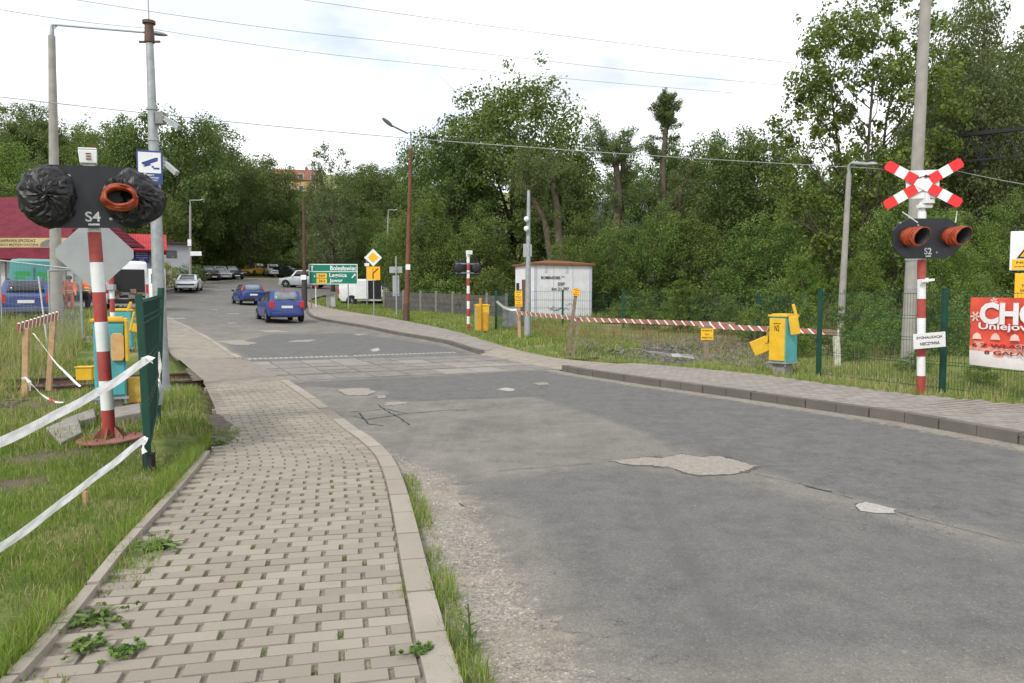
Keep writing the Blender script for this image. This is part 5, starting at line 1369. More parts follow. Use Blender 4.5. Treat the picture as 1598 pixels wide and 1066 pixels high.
# parked row by the wood
for lab, u, Y, rz, P, kw in (('dark maroon estate car parked left in the row behind the hedge', 324, 81, R(-138), P_maroon, dict(H=1.6, belt=1.0, W_=1.75, L_=4.3)),
                             ('silver car parked between the maroon and the black car', 343, 83, R(-140), P_silver, dict(H=1.5, L_=4.2)),
                             ('black and white-roofed car parked at the right end of the row by the bushes', 362, 85, R(-142), P_black, dict(H=1.5, L_=4.2))):
    car(lab, onground(u, Y), rz, P, cat='car', glass=M_paleglass, detail=False, **kw)
car('yellow small hatchback parked against the dark trees, nose towards the road', onground(397, 93), R(168), P_yel, H=1.55, L_=3.6, belt=.95, glass=M_paleglass, bumper=M_blackplastic, detail=False)
car('white hatchback parked right beside the yellow car', onground(426, 94), R(-150), P_white, H=1.5, L_=4.1, detail=False)
car('black car parked half hidden behind the silver pickup', onground(452, 93), R(-100), P_black, H=1.42, L_=4.2, detail=False)
c6 = onground(474, 76)
pk_ = car('silver off-road car turning at the junction, left of the green sign', c6, R(82), P_silver, 4.5, 1.8, 1.72, 1.05, wheel=.36, gh=(-2.1, -1.8, .45, 1.05), name='off_road_car', roof_rails=True, shoulder=[(-2.25, .95), (-2.2, 1.05), (1.0, 1.05), (1.3, 1.0), (2.1, .92), (2.25, .7)])

def van(label, loc, rz, P, L_=5.0, W_=1.9, H=2.2, name='van', rear_open=False, side_open=False, hood=1.0, rear_pane=None, slope=.7, group=None):
    """panel van, front towards +Y"""
    t = thing(name, label, 'van', loc, rz, group); h = L_/2; r = .33
    prof = [(-h, .42), (-h, .9), (-h+.05, H-.18), (-h+.16, H-.04), (-h+.5, H), (h-hood-slope-.3, H), (h-hood-slope, H-.08), (h-hood, 1.22), (h-.15, .98), (h, .8), (h, .42), (h-.2, .3), (-h+.2, .3)]
    yc = -h + (.05 if rear_open else 0)
    levels = [(.30, .94), (.55, 1), (1.15, 1), (1.5, .975), (H-.12, .91), (H-.03, .84), (H+.01, .6)]
    def ylim(z):
        ys_ = []
        n = len(prof)
        for i in range(n):
            (y1, z1), (y2, z2) = prof[i], prof[(i+1) % n]
            if (z1-z)*(z2-z) <= 0 and z1 != z2: ys_.append(y1 + (y2-y1)*(z-z1)/(z2-z1))
        return min(ys_), max(ys_)
    mb = MB(); secs = []
    for z, f in levels:
        zz = min(max(z, .305), H-.002); y0, y1 = ylim(zz); w = W_/2*f; c = .14
        secs.append([(w, y0+c*.6, z), (w, y0+1.0, z), (w, 0, z), (w, y1-.5 if z < 1 else y1-.2, z), (w*.8, y1-.06, z), (0, y1, z), (-w*.8, y1-.06, z), (-w, y1-.5 if z < 1 else y1-.2, z), (-w, 0, z), (-w, y0+1.0, z), (-w, y0+c*.6, z), (-w*.88, y0, z), (0, y0-.01, z), (w*.88, y0, z)])
    loft(mb, secs, 0)
    wy = (-h+.95, h-.85)
    for sx in (-1, 1):
        for y in wy:
            n = 14; rr_ = r+.07; x = sx*(W_*.5+.004)
            mb.add([(x, y + rr_*math.cos(PI*k/n), max(.25, r + rr_*math.sin(PI*k/n))) for k in range(n+1)] + [(x, y-rr_, .25), (x, y+rr_, .25)], [tuple(range(n+3))], 1)
    mb.build('body', [P, M_dark], t, smooth=38)
    for sx in (-1, 1):
        for y in wy:
            w = MB(); M = Matrix.Translation((sx*(W_*.5-.08), y, r)) @ Euler((0, R(90)*sx, 0)).to_matrix().to_4x4()
            w.lathe([(r*.6, -.1), (r, -.08), (r, .08), (r*.92, .1), (r*.6, .09)], 22, 0, M); wo_ = w.build('wheel', M_tyre, t, smooth=40)
            m2 = MB(); m2.lathe([(r*.6, .09), (r*.3, .08), (.02, .1)], 16, 0, M); m2.build('rim', M_rim, wo_)
        m2 = MB(); m2.box((sx*(W_*.455), -h+.0, 1.02), (.12, .09, .42)); m2.build('tail_light', M_taillight, t, bevel=.015)
        m2 = MB(); m2.box((sx*W_*.36, h-.07, .82), (.32, .14, .2)); m2.build('headlight', M_headlight, t, bevel=.03)
        m2 = MB(); m2.box((sx*(W_*.5+.1), h-hood-.35, 1.3), (.18, .1, .26)); m2.build('mirror', M_blackplastic, t, bevel=.03)
        m2 = MB(); m2.prism([(0, 1.28), (.0, H-.36), (-.5, H-.36), (-.9, 1.28)], -.006, .006, 0, Matrix.Translation((sx*(W_*.5*.955), h-hood-.2-.9+.6, 0)) @ Euler((0, sx*R(4)*-1, R(90))).to_matrix().to_4x4() @ Matrix.Scale(-1, 4, (1, 0, 0))); m2.build('cab_window', M_glass, t)
    m2 = MB(); y0 = h-hood; y1 = h-hood-slope
    m2.add([(-W_*.40, y0+.02, 1.26), (W_*.40, y0+.02, 1.26), (W_*.36, y1+.06, H-.15), (-W_*.36, y1+.06, H-.15)], [(0, 1, 2, 3)], 0); o = m2.build('windscreen', M_glass, t); s = o.modifiers.new('solid', 'SOLIDIFY'); s.thickness = .02; s.offset = 1
    m2 = MB(); m2.box((0, -h-.0, .42), (W_*.9, .12, .2)); m2.build('rear_bumper', M_blackplastic, t, bevel=.03)
    m2 = MB(); m2.box((0, -h-.015, .78), (.5, .02, .11)); m2.build('number_plate', M_plate, t)
    if rear_open:
        m2 = MB(); m2.box((0, -h-.0, 1.26), (W_*.80, .05, 1.36)); m2.build('load_bay_shade', M_dark, t)  # flat dark panel: shade of the open load bay put in as colour
        for sx in (-1, 1):
            m2 = MB(); Md = Matrix.Translation((sx*W_*.49, -h-.02, 0)) @ Euler((0, 0, R(-30) if sx > 0 else R(75))).to_matrix().to_4x4()
            m2.box((-sx*.42 if False else sx*.42, 0, 1.2), (.84, .05, 1.55), 0, Md); d = m2.build('rear_door', P, t, bevel=.02)
            m2 = MB(); m2.box((sx*.42, -.03, 1.5), (.56, .02, .46), 0, Md); m2.build('pane', rear_pane or M_glass, d)
            m2 = MB(); m2.box((sx*.42, -.03, .95), (.3, .02, .2), 0, Md); m2.build('door_trim', M_blackplastic, d)
        rr = random.Random(3); m2 = MB()
        for k in range(7): m2.box((rr.uniform(-.6, .6), -h-.06, .62+rr.uniform(0, .3)), (rr.uniform(.15, .4), .1, rr.uniform(.08, .25)), 0, None, (0, rr.uniform(-.3, .3), 0))
        m2.build('cargo', M_oldwood, t)
    else:
        for sx in (-1, 1):
            m2 = MB(); m2.box((sx*W_*.215, -h+.045 if H > 2 else -h-.0, 1.52), (W_*.33, .05, .5), 0, None, (R(-3), 0, 0)); m2.build('rear_window', rear_pane or M_glass, t, bevel=.03)
        m2 = MB(); m2.box((0, -h+.0, 1.2), (.02, .05, 1.5), 0, None, (R(-2), 0, 0)); m2.build('door_seam', M_dark, t)
    if side_open:
        m2 = MB(); m2.box((W_*.49, .35, 1.15), (.05, 1.0, 1.4)); m2.build('door_opening_shade', M_dark, t)  # dark slab on the flank paints the shaded interior behind the slid-back door
        m2 = MB(); m2.box((W_*.53, -.62, 1.15), (.05, 1.0, 1.4)); m2.build('sliding_door', P, t, bevel=.02)
    return t
van('teal van seen from behind with two bright green rear windows, by the shop', onground(57, 36), R(31), P_teal, 5.2, 1.9, 2.32, rear_pane=pm('bright_green_glass', (.02, .25, .07), .15))
van('white van with rear doors open on a dark load bay, left of the steel mast', onground(201, 39), R(26), P_white, 5.0, 1.9, 2.35, rear_open=True, name='white_van')
van('white van parked on the grass behind the yellow arrow sign, side door open', onground(577, 59), R(-78), P_white, 4.6, 1.8, 1.95, side_open=True, name='white_van')
est = car('blue estate car seen from behind, parked before the teal van', onground(44, 28.5), R(31), P_blue2, 4.4, 1.7, 1.44, .93, name='estate_car', gh=(-2.08, -1.75, .2, 1.05), roof_rails=True, bumper=pm('blue_grey_bumper', (.10, .12, .17), .6))
# dark estate with tailgate up beyond the white van
dk = onground(602, 60)
dd = car('dark car with raised tailgate beside the white van, behind the sign posts', dk, R(60), P_black, 4.3, 1.75, 1.5, .95, detail=False, name='dark_car')
mb = MB(); mb.beam((0, -1.9, 1.5), (0, -2.5, 1.95), 1.3, .05); mb.build('tailgate', P_black, dd)

# ------------------------------------------------------------------ shop on the left
M_rooftile = None
def m_rooftile(name, c1, c2):
    t = NT(name); co = t.coord(); s = t.n('ShaderNodeSeparateXYZ', inp={0: co})
    wv = t.math('SINE', t.math('MULTIPLY', s.outputs[0], 2*PI/.18)); st = t.math('FRACT', t.math('MULTIPLY', s.outputs[2], 1/.16))
    n = t.noise(1.4, 5, .6, co); c = t.mix(t.smooth(n, .3, .7), c1, c2)
    c = t.mix(t.math('MULTIPLY', t.smooth(st, .16, .0), .55), c, tuple(x*.4 for x in c1))
    t.bsdf(c, .75, 0, t.bump(t.math('ADD', t.math('MULTIPLY', wv, .5), st), .8, .04), .12); return t.mat
M_tileA = m_rooftile('dark_red_metal_tile', (.13, .02, .034), (.18, .03, .045)); M_tileB = m_rooftile('bright_red_metal_tile', (.36, .04, .045), (.45, .06, .06))
YS = 46.0
a0 = onground(-330, YS); zr0 = at(0, 308, YS+4).z
t = thing('shop', 'low shop with dark red metal-tile roof and a yellow picture banner on its eaves', 'shop', a0, 0)
W0 = at(98, 500, YS).x - a0.x
ze = at(60, 405, YS).z - a0.z; zt_ = at(60, 386, YS).z - a0.z; zbn = at(60, 370, YS).z - a0.z; zr_ = at(60, 308, YS+6).z - a0.z
mb = MB(); mb.box((W0/2-.4, 5.2, ze/2), (W0-.8, 9.0, ze)); w_ = mb.build('wall', pm('shop_plaster', (.40, .37, .34), .85, .1, 2, dirt=(.2, .18, .15)), t)
mb = MB()
for k in range(9):
    mb.box((1.2+k*2.05, .68, 1.45), (1.5, .06, 2.1))
mb.build('shop_window', M_paleglass, t)
mb = MB()
for k in range(10): mb.box((.2+k*2.05, .64, ze/2), (.36, .14, ze-.02), 0)
mb.build('pillar', pm('pale_pillar', (.5, .48, .46), .8), t)
mb = MB(); mb.add([(-.3, -.25, ze), (W0+.3, -.25, ze), (W0+.3, .35, zt_), (-.3, .35, zt_)], [(0, 1, 2, 3)], 0); mb.add([(-.3, -.25, ze), (W0+.3, -.25, ze), (W0+.3, .6, ze-.02), (-.3, .6, ze-.02)], [(3, 2, 1, 0)], 0); o = mb.build('eaves_roof', M_tileA, t); s = o.modifiers.new('solid', 'SOLIDIFY'); s.thickness = .06
mb = MB(); mb.add([(-.3, .5, zbn-.05), (W0+.3, .5, zbn-.05), (W0-2.0, 6, zr_), (-.3, 6, zr_)], [(0, 1, 2, 3)], 0); mb.add([(W0+.3, .5, zbn-.05), (W0+.3, 10, zbn-.05), (W0-2, 6, zr_)], [(0, 1, 2)], 0); mb.add([(-.3, 6, zr_), (W0-2, 6, zr_), (W0+.3, 10, zbn), (-.3, 10, zbn)], [(0, 1, 2, 3)], 0); o = mb.build('roof', M_tileA, t); s = o.modifiers.new('solid', 'SOLIDIFY'); s.thickness = .07
mb = MB(); mb.box((W0/2, .52, (zt_+zbn)/2), (W0+.3, .14, zbn-zt_-.03)); bn = mb.build('eaves_banner', pm('pale_yellow_banner', (.44, .35, .17), .6, .15, 1.2), t)
xb = at(0, 378, YS).x - a0.x
mb = MB(); mb.text('NAPRAWA SPRZEDAZ', xb+.75, (zt_+zbn)/2+.12, 2.2, .17, .448); mb.text('CZESCI MOTORYZACYJNE', xb+.75, (zt_+zbn)/2-.14, 2.5, .17, .448); mb.build('lettering', M_black_ink, bn)
mb = MB(); mb.prism([(xb+2.1, (zt_+zbn)/2-.24), (xb+3.3, (zt_+zbn)/2-.24), (xb+3.3, (zt_+zbn)/2-.02), (xb+2.9, (zt_+zbn)/2+.2), (xb+2.5, (zt_+zbn)/2+.18), (xb+2.15, (zt_+zbn)/2-.02)], .44, .449); mb.build('car_picture', pm('banner_grey_car', (.16, .15, .14), .6, .4, 9), bn)
# lower bright red roof and grey annexe
YA = 56.0
def wlen(a, u2, th): k = (u2-799)/F; return (k*a.y - a.x)/(math.cos(th) - k*math.sin(th))
a1 = onground(105, YA); rx1 = wlen(a1, 264, R(25)); zlo = at(200, 385, YA).z - a1.z; zhi = at(200, 362, YA+3).z - a1.z
t = thing('shop_annexe', 'grey shop annexe under a bright red metal-tile roof, between the signal and the steel mast', 'annexe', a1, R(25))
mb = MB(); mb.box((rx1/2, 2.6, zlo/2), (rx1-.7, 4.2, zlo-.02)); mb.build('wall', pm('annexe_grey_wall', (.20, .21, .23), .8, .08, 2), t)
mb = MB(); mb.add([(-.1, -.2, zlo-.1), (rx1, -.2, zlo-.1), (rx1, 3.2, zhi), (-.1, 3.2, zhi)], [(0, 1, 2, 3)], 0); mb.add([(-.1, 3.2, zhi), (rx1, 3.2, zhi), (rx1, 6, zlo), (-.1, 6, zlo)], [(0, 1, 2, 3)], 0); o = mb.build('roof', M_tileB, t); s = o.modifiers.new('solid', 'SOLIDIFY'); s.thickness = .16
mb = MB(); mb.box((rx1*.35, .48, 1.3), (2.6, .08, 2.5)); mb.build('garage_opening_shade', M_dark, t)  # no real hole: a dark sheet on the wall paints the shade inside
mb = MB(); xs1 = wlen(a1, 224, R(25)); zs1 = at(224, 398, YA).z - a1.z; mb.box((xs1, .42, zs1), (1.0, .04, .78)); sg = mb.build('wall_sign', pm('sign_navy', (.035, .04, .26), .5), t)
mb = MB()
for k, s_ in enumerate(('MECHANIKA', 'POJAZDOWA', 'WULKANIZACJA', 'TEL')): mb.text(s_, xs1, zs1+.27-.18*k, .8 if k < 3 else .4, .1, .398)
mb.build('lettering', M_white, sg)
YB = 72.0
a2 = onground(246, YB); x2 = wlen(a2, 300, R(26)); zt2 = at(280, 380, YB).z - a2.z
t = thing('garage', 'flat-roofed pale grey outbuilding with one dark window, right of the steel mast', 'outbuilding', a2, R(26))
mb = MB(); mb.box((x2/2, 3, zt2/2), (x2, 6, zt2)); w_ = mb.build('wall', pm('pale_grey_render', (.36, .37, .40), .85, .06, 1.5), t)
mb = MB(); mb.box((x2/2, 2.9, zt2+.08), (x2+.5, 6.6, .2)); mb.build('roof', pm('dark_fascia', (.045, .03, .028), .7), t, bevel=.01)
zw = at(270, 396, YB).z - a2.z
mb = MB(); mb.box((wlen(a2, 270, R(26)), -.0, zw), (.78, .05, .56)); f_ = mb.build('window', M_glass, t)
mb = MB(); xw = wlen(a2, 270, R(26))
for dx, dz, sx, sz in ((0, .31, .9, .06), (0, -.31, .9, .06), (.42, 0, .06, .56), (-.42, 0, .06, .56)): mb.box((xw+dx, -.02, zw+dz), (sx, .07, sz))
mb.build('frame', pm('dark_frame', (.06, .05, .05), .6), f_)

# ------------------------------------------------------------------ street lamps, poles, signs
def bent_lamp(label, base, top, head, mat, r0, r1, armr=.04, two_tone=None, head_mat=None, hw=.26):
    base = Vector(base); t = thing('street_lamp', label, 'street lamp', base)
    T = Vector(top) - base; H_ = Vector(head) - base
    mb = MB(); mb.tube([(0, 0, -.2), T*.5, T], [r0, (r0+r1)/2, r1], 12); mb.build('pole', mat, t, smooth=40)
    d = H_ - T; pts = [T - Vector((0, 0, .02)), T + Vector((0, 0, abs(d.z)*.55 + .2)) , T + d*.12 + Vector((0, 0, abs(d.z)*.25+.28)), T + d*.72 + Vector((0, 0, .08))]
    mb = MB(); mb.tube(pts, armr, 8); mb.build('arm', two_tone or mat, t, smooth=60)
    mb = MB(); lamp_head(mb, T + d*.66 + Vector((0, 0, .08)), H_, hw, hw*.55); mb.build('lamp_head', head_mat or M_alu, t, smooth=50)
    return t
pb_ = onground(634, 37.5)
lampB = bent_lamp('tall rust-brown street lamp with a head reaching left, on the grass island', pb_, at(641, 232, 37.5), at(597, 184, 36.0), M_rust, .135, .07, .045, M_steel, M_alu, .3)
mb = MB(); mb.box((.12, -.13, at(638, 417, 37.5).z - pb_.z), (.22, .02, .26)); mb.build('number_sign', M_white, lampB)
mb = MB(); mb.tube([(0, 0, 0), (.0, 0, .9)], [.17, .15], 10); mb.build('pole_sleeve', M_railst, lampB)
pl2 = onground(298, 66)
lampC = bent_lamp('pale grey street lamp beside the grey outbuilding, with small white signs on it', pl2, at(297, 322, 66), at(319, 311, 66), M_concpole, .13, .08, .05)
z_ = lambda v, Y, b: at(300, v, Y).z - b.z
mb = MB(); mb.box((.65, -.2, z_(396, 66, pl2)), (.95, .04, .36)); mb.box((.12, -.2, z_(379, 66, pl2)), (.3, .06, .55)); mb.build('small_sign', M_white, lampC)
pl3 = onground(603, 68)
bent_lamp('slim pale street lamp behind the yellow arrow sign', pl3, at(606, 336, 68), at(621, 327, 68), M_concpole, .12, .07, .045)
pl4 = onground(649, 78); t = thing('thin_pole', 'very thin pale pole just right of the brown street lamp, against the trees', 'pole', pl4)
mb = MB(); mb.tube([(0, 0, 0), (0, 0, at(650, 335, 78).z - pl4.z)], [.06, .04], 8); mb.build('pole', M_concpole, t); 
pl5 = onground(1311, 24.5)
bent_lamp('leaning grey street lamp with flat head reaching right, in the trees by the crossing cross', pl5, at(1325, 272, 24.5), at(1368, 256, 23.5), M_concpole, .12, .075, .05, M_alu, M_alu, .3)
# utility pole left of the green sign
pu_ = onground(476, 49)
t = thing('utility_pole', 'brown tarred utility pole with a dark sleeve at its foot, left of the green sign', 'utility pole', pu_)
mb = MB(); mb.tube([(0, 0, -.2), (.05, 0, at(478, 308, 49).z - pu_.z)], [.15, .09], 12); mb.build('pole', M_brownwood, t, smooth=40)
mb = MB(); mb.tube([(-.02, -.02, 0), (0, 0, at(476, 435, 49).z - pu_.z)], [.2, .17], 10); mb.build('sleeve', pm('dark_sleeve', (.05, .047, .045), .8), t, smooth=40)
mb = MB(); mb.box((.0, -.2, at(476, 433, 49).z - pu_.z), (.34, .04, .3)); mb.build('number_sign', M_white, t)
# green direction sign
pg = onground(521, 49.5)
t = thing('direction_sign', 'green direction sign listing Boleslawiec, Legnica and Jawor on two posts', 'direction sign', pg, R(4))
wS = 75/1200*49.5; hS = 31.5/1200*49.5; zS = at(520, 428, 49.5).z - pg.z
for x in (-wS*.46, wS*.30):
    mb = MB(); mb.tube([(x, .05, -.2), (x, .05, zS+hS/2)], .04, 8); mb.build('post', M_alu, t)
mb = MB(); mb.box((0, 0, zS), (wS, .03, hS)); b = mb.build('panel', M_white, t, bevel=.01)
mb = MB(); lw = .05
for z0, z1 in ((hS*.13+lw/2, hS/2-lw), (-hS/2+lw, hS*.13-lw/2)): mb.box((0, -.018, zS+(z0+z1)/2), (wS-2*lw, .006, z1-z0))
g_ = mb.build('green_field', M_signgreen, b)
mb = MB()
mb.text('Bolesławiec', wS*.21, zS+hS*.30, wS*.54, .30, -.022); mb.text('Legnica', wS*.10, zS-hS*.07, wS*.36, .33, -.022); mb.text('Jawor', wS*.06, zS-hS*.33, wS*.27, .31, -.022)
def arrow(mb, cx, cz, L_, a):
    M = Matrix.Translation((cx, -.0215, cz)) @ Euler((0, a, 0)).to_matrix().to_4x4()
    mb.prism([(-.035, -L_/2), (.035, -L_/2), (.035, L_/2-.1), (.10, L_/2-.1), (0, L_/2), (-.10, L_/2-.1), (-.035, L_/2-.1)], -.0015, .0005, 0, M)
arrow(mb, -wS*.43, zS+hS*.30, .34, 0); arrow(mb, wS*.42, zS-hS*.08, .36, R(45)); mb.box((-wS*.38, -.022, zS-hS*.10), (.06, .003, .1))
mb.build('lettering', M_white, g_)
for k, (s_, dz) in enumerate((('364', -.07), ('363', -.33))):
    mb = MB(); mb.box((-wS*.235, -.0235, zS+hS*dz), (wS*.21, .004, hS*.22)); y_ = mb.build('road_number', M_signyel, g_)
    mb = MB(); mb.text(s_, -wS*.235, zS+hS*dz, wS*.13, hS*.13, -.0265); mb.build('lettering', M_black_ink, y_)
# priority diamond with yellow turn arrow
pq = onground(583.5, 41.5)
t = thing('priority_road_sign', 'white-edged yellow diamond above a square yellow bent-arrow sign, on one post', 'road sign', pq)
zc = at(585, 402, 41.5).z - pq.z; zq = at(584, 426.5, 41.5).z - pq.z
mb = MB(); mb.tube([(0, .04, -.2), (0, .04, zc+.3)], .03, 8); mb.build('post', M_alu, t)
mb = MB(); s_ = 13.6/1200*41.5; mb.prism([(0, zc-s_), (s_, zc), (0, zc+s_), (-s_, zc)], -.012, .0); d = mb.build('diamond_plate', M_white, t)
mb = MB(); s2_ = s_*.64; mb.prism([(0, zc-s2_), (s2_, zc), (0, zc+s2_), (-s2_, zc)], -.018, -.0125); mb.build('yellow_diamond', M_amber, d)
hs = 10.4/1200*41.5
mb = MB(); mb.box((0, 0, zq), (hs*2, .016, hs*2)); d = mb.build('arrow_plate', M_amber, t)
mb = MB(); mb.beam((-.02, -.011, zq-hs*.82), (-.02, -.011, zq+hs*.02), .06, .006, 0, (0, 1, 0)); mb.beam((-.03, -.0115, zq-.02), (hs*.72, -.0115, zq+hs*.72), .055, .006, 0, (0, 1, 0)); mb.beam((-.02, -.0112, zq+hs*.03), (-.02, -.0112, zq+hs*.85), .02, .005, 0, (0, 1, 0)); mb.build('arrow', M_black_ink, d)
# small white signs left of the diamond
pz = onground(573, 56); t = thing('small_road_sign', 'two tiny white signs on a post, just left of the yellow diamond', 'road sign', pz)
zz = at(573, 413, 56).z - pz.z
mb = MB(); mb.tube([(0, 0, 0), (0, 0, zz+.6)], .03, 8); mb.build('post', M_alu, t)
mb = MB(); mb.box((.03, -.03, zz), (.34, .02, .22)); mb.build('lower_plate', M_white, t)
mb = MB(); mb.box((-.02, -.03, zz+.5), (.26, .02, .2)); mb.build('upper_plate', M_alu, t)
# grey backs of signs
pbk = onground(619, 40)
t = thing('sign_backs', 'grey backs of two signs on one thin post, left of the brown lamp', 'road sign', pbk, R(4))
mb = MB(); mb.tube([(0, -.04, -.2), (0, -.04, at(621, 400, 40).z - pbk.z)], .035, 8); mb.build('post', M_alu, t)
z1, z2 = at(618, 421, 40).z - pbk.z, at(618, 446, 40).z - pbk.z
mb = MB(); mb.box((-.02, 0, z1), (.66, .02, .32)); mb.build('wide_plate', M_alu, t)
mb = MB(); mb.box((-.02, 0, z2), (.34, .02, 1.06)); mb.build('tall_plate', M_alu, t)
mb = MB()
for z_q in (z2+.4, z2-.4, z1): mb.beam((-.12, -.03, z_q), (.12, -.03, z_q), .02, .05)
mb.build('clamp', M_steel, t)
# small orange-topped marker and grey electric cabinet on the island
pe = onground(493.5, 52); t = thing('marker_post', 'small pale post with an orange top under the left end of the green sign', 'marker post', pe)
mb = MB(); mb.tube([(0, 0, 0), (0, 0, 1.5)], .035, 8); mb.build('post', M_white, t)
mb = MB(); mb.box((.03, -.03, 1.55), (.28, .03, .22)); mb.build('orange_plate', M_orange, t)
pe = onground(517, 53); t = thing('electric_cabinet', 'pale grey electric cabinet standing on the grass below the green sign', 'electric cabinet', pe, R(10))
mb = MB(); mb.box((0, 0, .42), (.6, .34, .84)); mb.build('housing', pm('cabinet_grey', (.42, .42, .41), .7), t, bevel=.01)
mb = MB(); mb.box((-.14, -.175, .45), (.26, .012, .7)); mb.build('door', pm('cabinet_grey_dark', (.24, .25, .25), .7), t)
mb = MB(); mb.box((0, 0, .86), (.68, .42, .05)); mb.build('lid', M_conc, t)
# concrete slab fence beyond the island
fpts = [onground(u, Y) for u, Y in ((600, 52), (630, 50), (657, 48.5), (681, 47), (707, 45.5), (732, 44), (760, 42.5), (790, 41.5))]
t = thing('concrete_fence', 'grey precast concrete panel fence with pale posts under the trees', 'fence', fpts[0]); o_ = t.location
for p in fpts:
    mb = MB(); mb.box(tuple(p - o_ + Vector((0, 0, .65))), (.16, .16, 1.5)); mb.build('fence_post', pm('pale_fence_post', (.20, .19, .17), .85), t, bevel=.015)
for a_, b_ in zip(fpts, fpts[1:]):
    mb = MB()
    for k in range(4):
        p0, p1 = a_ - o_ + Vector((0, .0, .18+.31*k)), b_ - o_ + Vector((0, 0, .18+.31*k)); mb.beam(p0, p1, .05, .295)
    mb.build('fence_panel', pm('dark_precast_panel', (.095, .09, .082), .9, .2, 3, bump=.3), t)

# mobile mesh fence left
t = thing('site_fence', 'galvanised mobile site fence panels in front of the parked blue estate', 'site fence', onground(127, 22.5)); o_ = t.location
def site_panel(p0, p1, h=2.0):
    fr = MB()
    P0, P1 = Vector(p0), Vector(p1)
    for p in (P0, P1): fr.tube([p, p + Vector((0, 0, h))], .021, 8)
    for z in (.02, h): fr.tube([P0 + Vector((0, 0, z)), P1 + Vector((0, 0, z))], .021, 8)
    f = fr.build('panel_frame', M_steel, t)
    m2 = MB(); n = int((P1-P0).length/.12)
    for i in range(n): p = P0.lerp(P1, i/n); m2.tube([p, p + Vector((0, 0, h))], .0018, 4, cap=False)
    for z in np.arange(.2, h, .28): m2.tube([P0 + Vector((0, 0, z)), P1 + Vector((0, 0, z))], .0018, 4, cap=False)
    m2.build('wire_mesh', M_steel, f)
dz_ = Vector((0, 0, .1))
site_panel(dz_, onground(3, 22.9) - o_ + dz_); site_panel(onground(-1, 22.9) - o_ + dz_, onground(-130, 22) - o_ + dz_); site_panel(dz_ + Vector((.03, 0, 0)), onground(78, 17.5) - o_ + dz_)
mb = MB(); mb.tube([at(60, 432, 22) - o_, at(74, 540, 19) - o_], .022, 8); mb.build('brace', M_steel, t)
for u, Y in ((127, 22.5), (3, 22.9), (74, 18.6)):
    mb = MB(); p = onground(u, Y) - o_; mb.box((p.x, p.y, .08), (.62, .22, .14), taper=.85); mb.build('concrete_foot', M_conc, t, bevel=.01)

# overhead cables
def cable(label, pts, r, sag, mat=M_wire, n=36):
    mb = MB(); out = []
    for a_, b_ in zip(pts, pts[1:]): out += sagline(a_, b_, sag, n)[(1 if out else 0):]
    mb.tube(out, r, 5); tag(mb.build('overhead_cable', mat), label, 'cable', 'overhead cables')
cable('lowest pale overhead cable, from the left edge to the lamp beside the crossing cross', [at(-80, 142, 21), at(640, 216, 27), at(1349, 262, 31), at(1490, 266, 33), at(1680, 300, 30)], .014, .06, M_palewire)
cable('uppermost thin overhead wire entering at the top middle of the sky', [at(380, -14, 26), at(1235, 98, 38), at(1500, 118, 42)], .011, .12, M_palewire)
cable('long thin overhead wire from the top left corner down to the right trees', [at(60, -10, 24), at(600, 64, 30), at(1255, 136, 38), at(1515, 158, 42)], .011, .1, M_palewire)
cable('second overhead wire from the left edge above the mast lamp', [at(-60, 4, 22), at(230, 44, 25), at(620, 96, 31), at(1215, 150, 39), at(1520, 166, 42)], .010, .08, M_palewire)
# railway power pole and gantry at the right
pr = onground(1520, 38)
t = thing('line_pole', 'dark wooden line pole with insulated crossarms among the right-hand trees', 'line pole', pr)
mb = MB(); mb.tube([(0, 0, 0), (-.5, 0, at(1497, 112, 38).z - pr.z)], [.17, .11], 12); mb.build('pole', M_brownwood, t, smooth=40)
mb = MB(); zc = at(1497, 122, 38).z - pr.z
mb.beam((-.75, 0, zc), (-.25, 0, zc+.05), .09, .12); mb.build('crossarm', M_brownwood, t); mb = MB(); mb.beam((-1.3, 0, zc-1.55), (.35, 0, zc-1.2), .09, .1); mb.build('crossarm', M_brownwood, t)
for x, z in ((-.7, zc+.05), (-.3, zc+.09), (-1.2, zc-1.48), (.25, zc-1.18), (-.2, zc-1.27)):
    mb = MB(); mb.lathe([(.05, 0), (.06, .05), (.03, .12), (.05, .16), (.01, .2)], 8, 0, Matrix.Translation((x, 0, z))); mb.build('insulator', M_dark, t)
pr2 = onground(1523, 34); t = thing('gantry', 'dark steel lattice gantry beam on a post at the right edge', 'gantry', pr2)
g0, g1 = at(1500, 211, 33) - pr2, at(1720, 187, 30) - pr2
mb = MB(); mb.beam((0, 0, 0), Vector((0, 0, at(1522, 200, 34).z - pr2.z)), .2, .2); mb.build('post', M_dark, t)
mb = MB(); dn = Vector((0, 0, -.55))
mb.beam(g0, g1, .16, .16); mb.beam(g0 + dn*2.0, g1 + dn*2.0, .07, .07); n = 7
for k in range(n): p = g0.lerp(g1, k/n); q_ = g0.lerp(g1, (k+.5)/n); r_ = g0.lerp(g1, (k+1)/n); mb.beam(p + dn*2, q_, .05, .05); mb.beam(q_, r_ + dn*2, .05, .05)
mb.build('lattice_beam', M_dark, t)

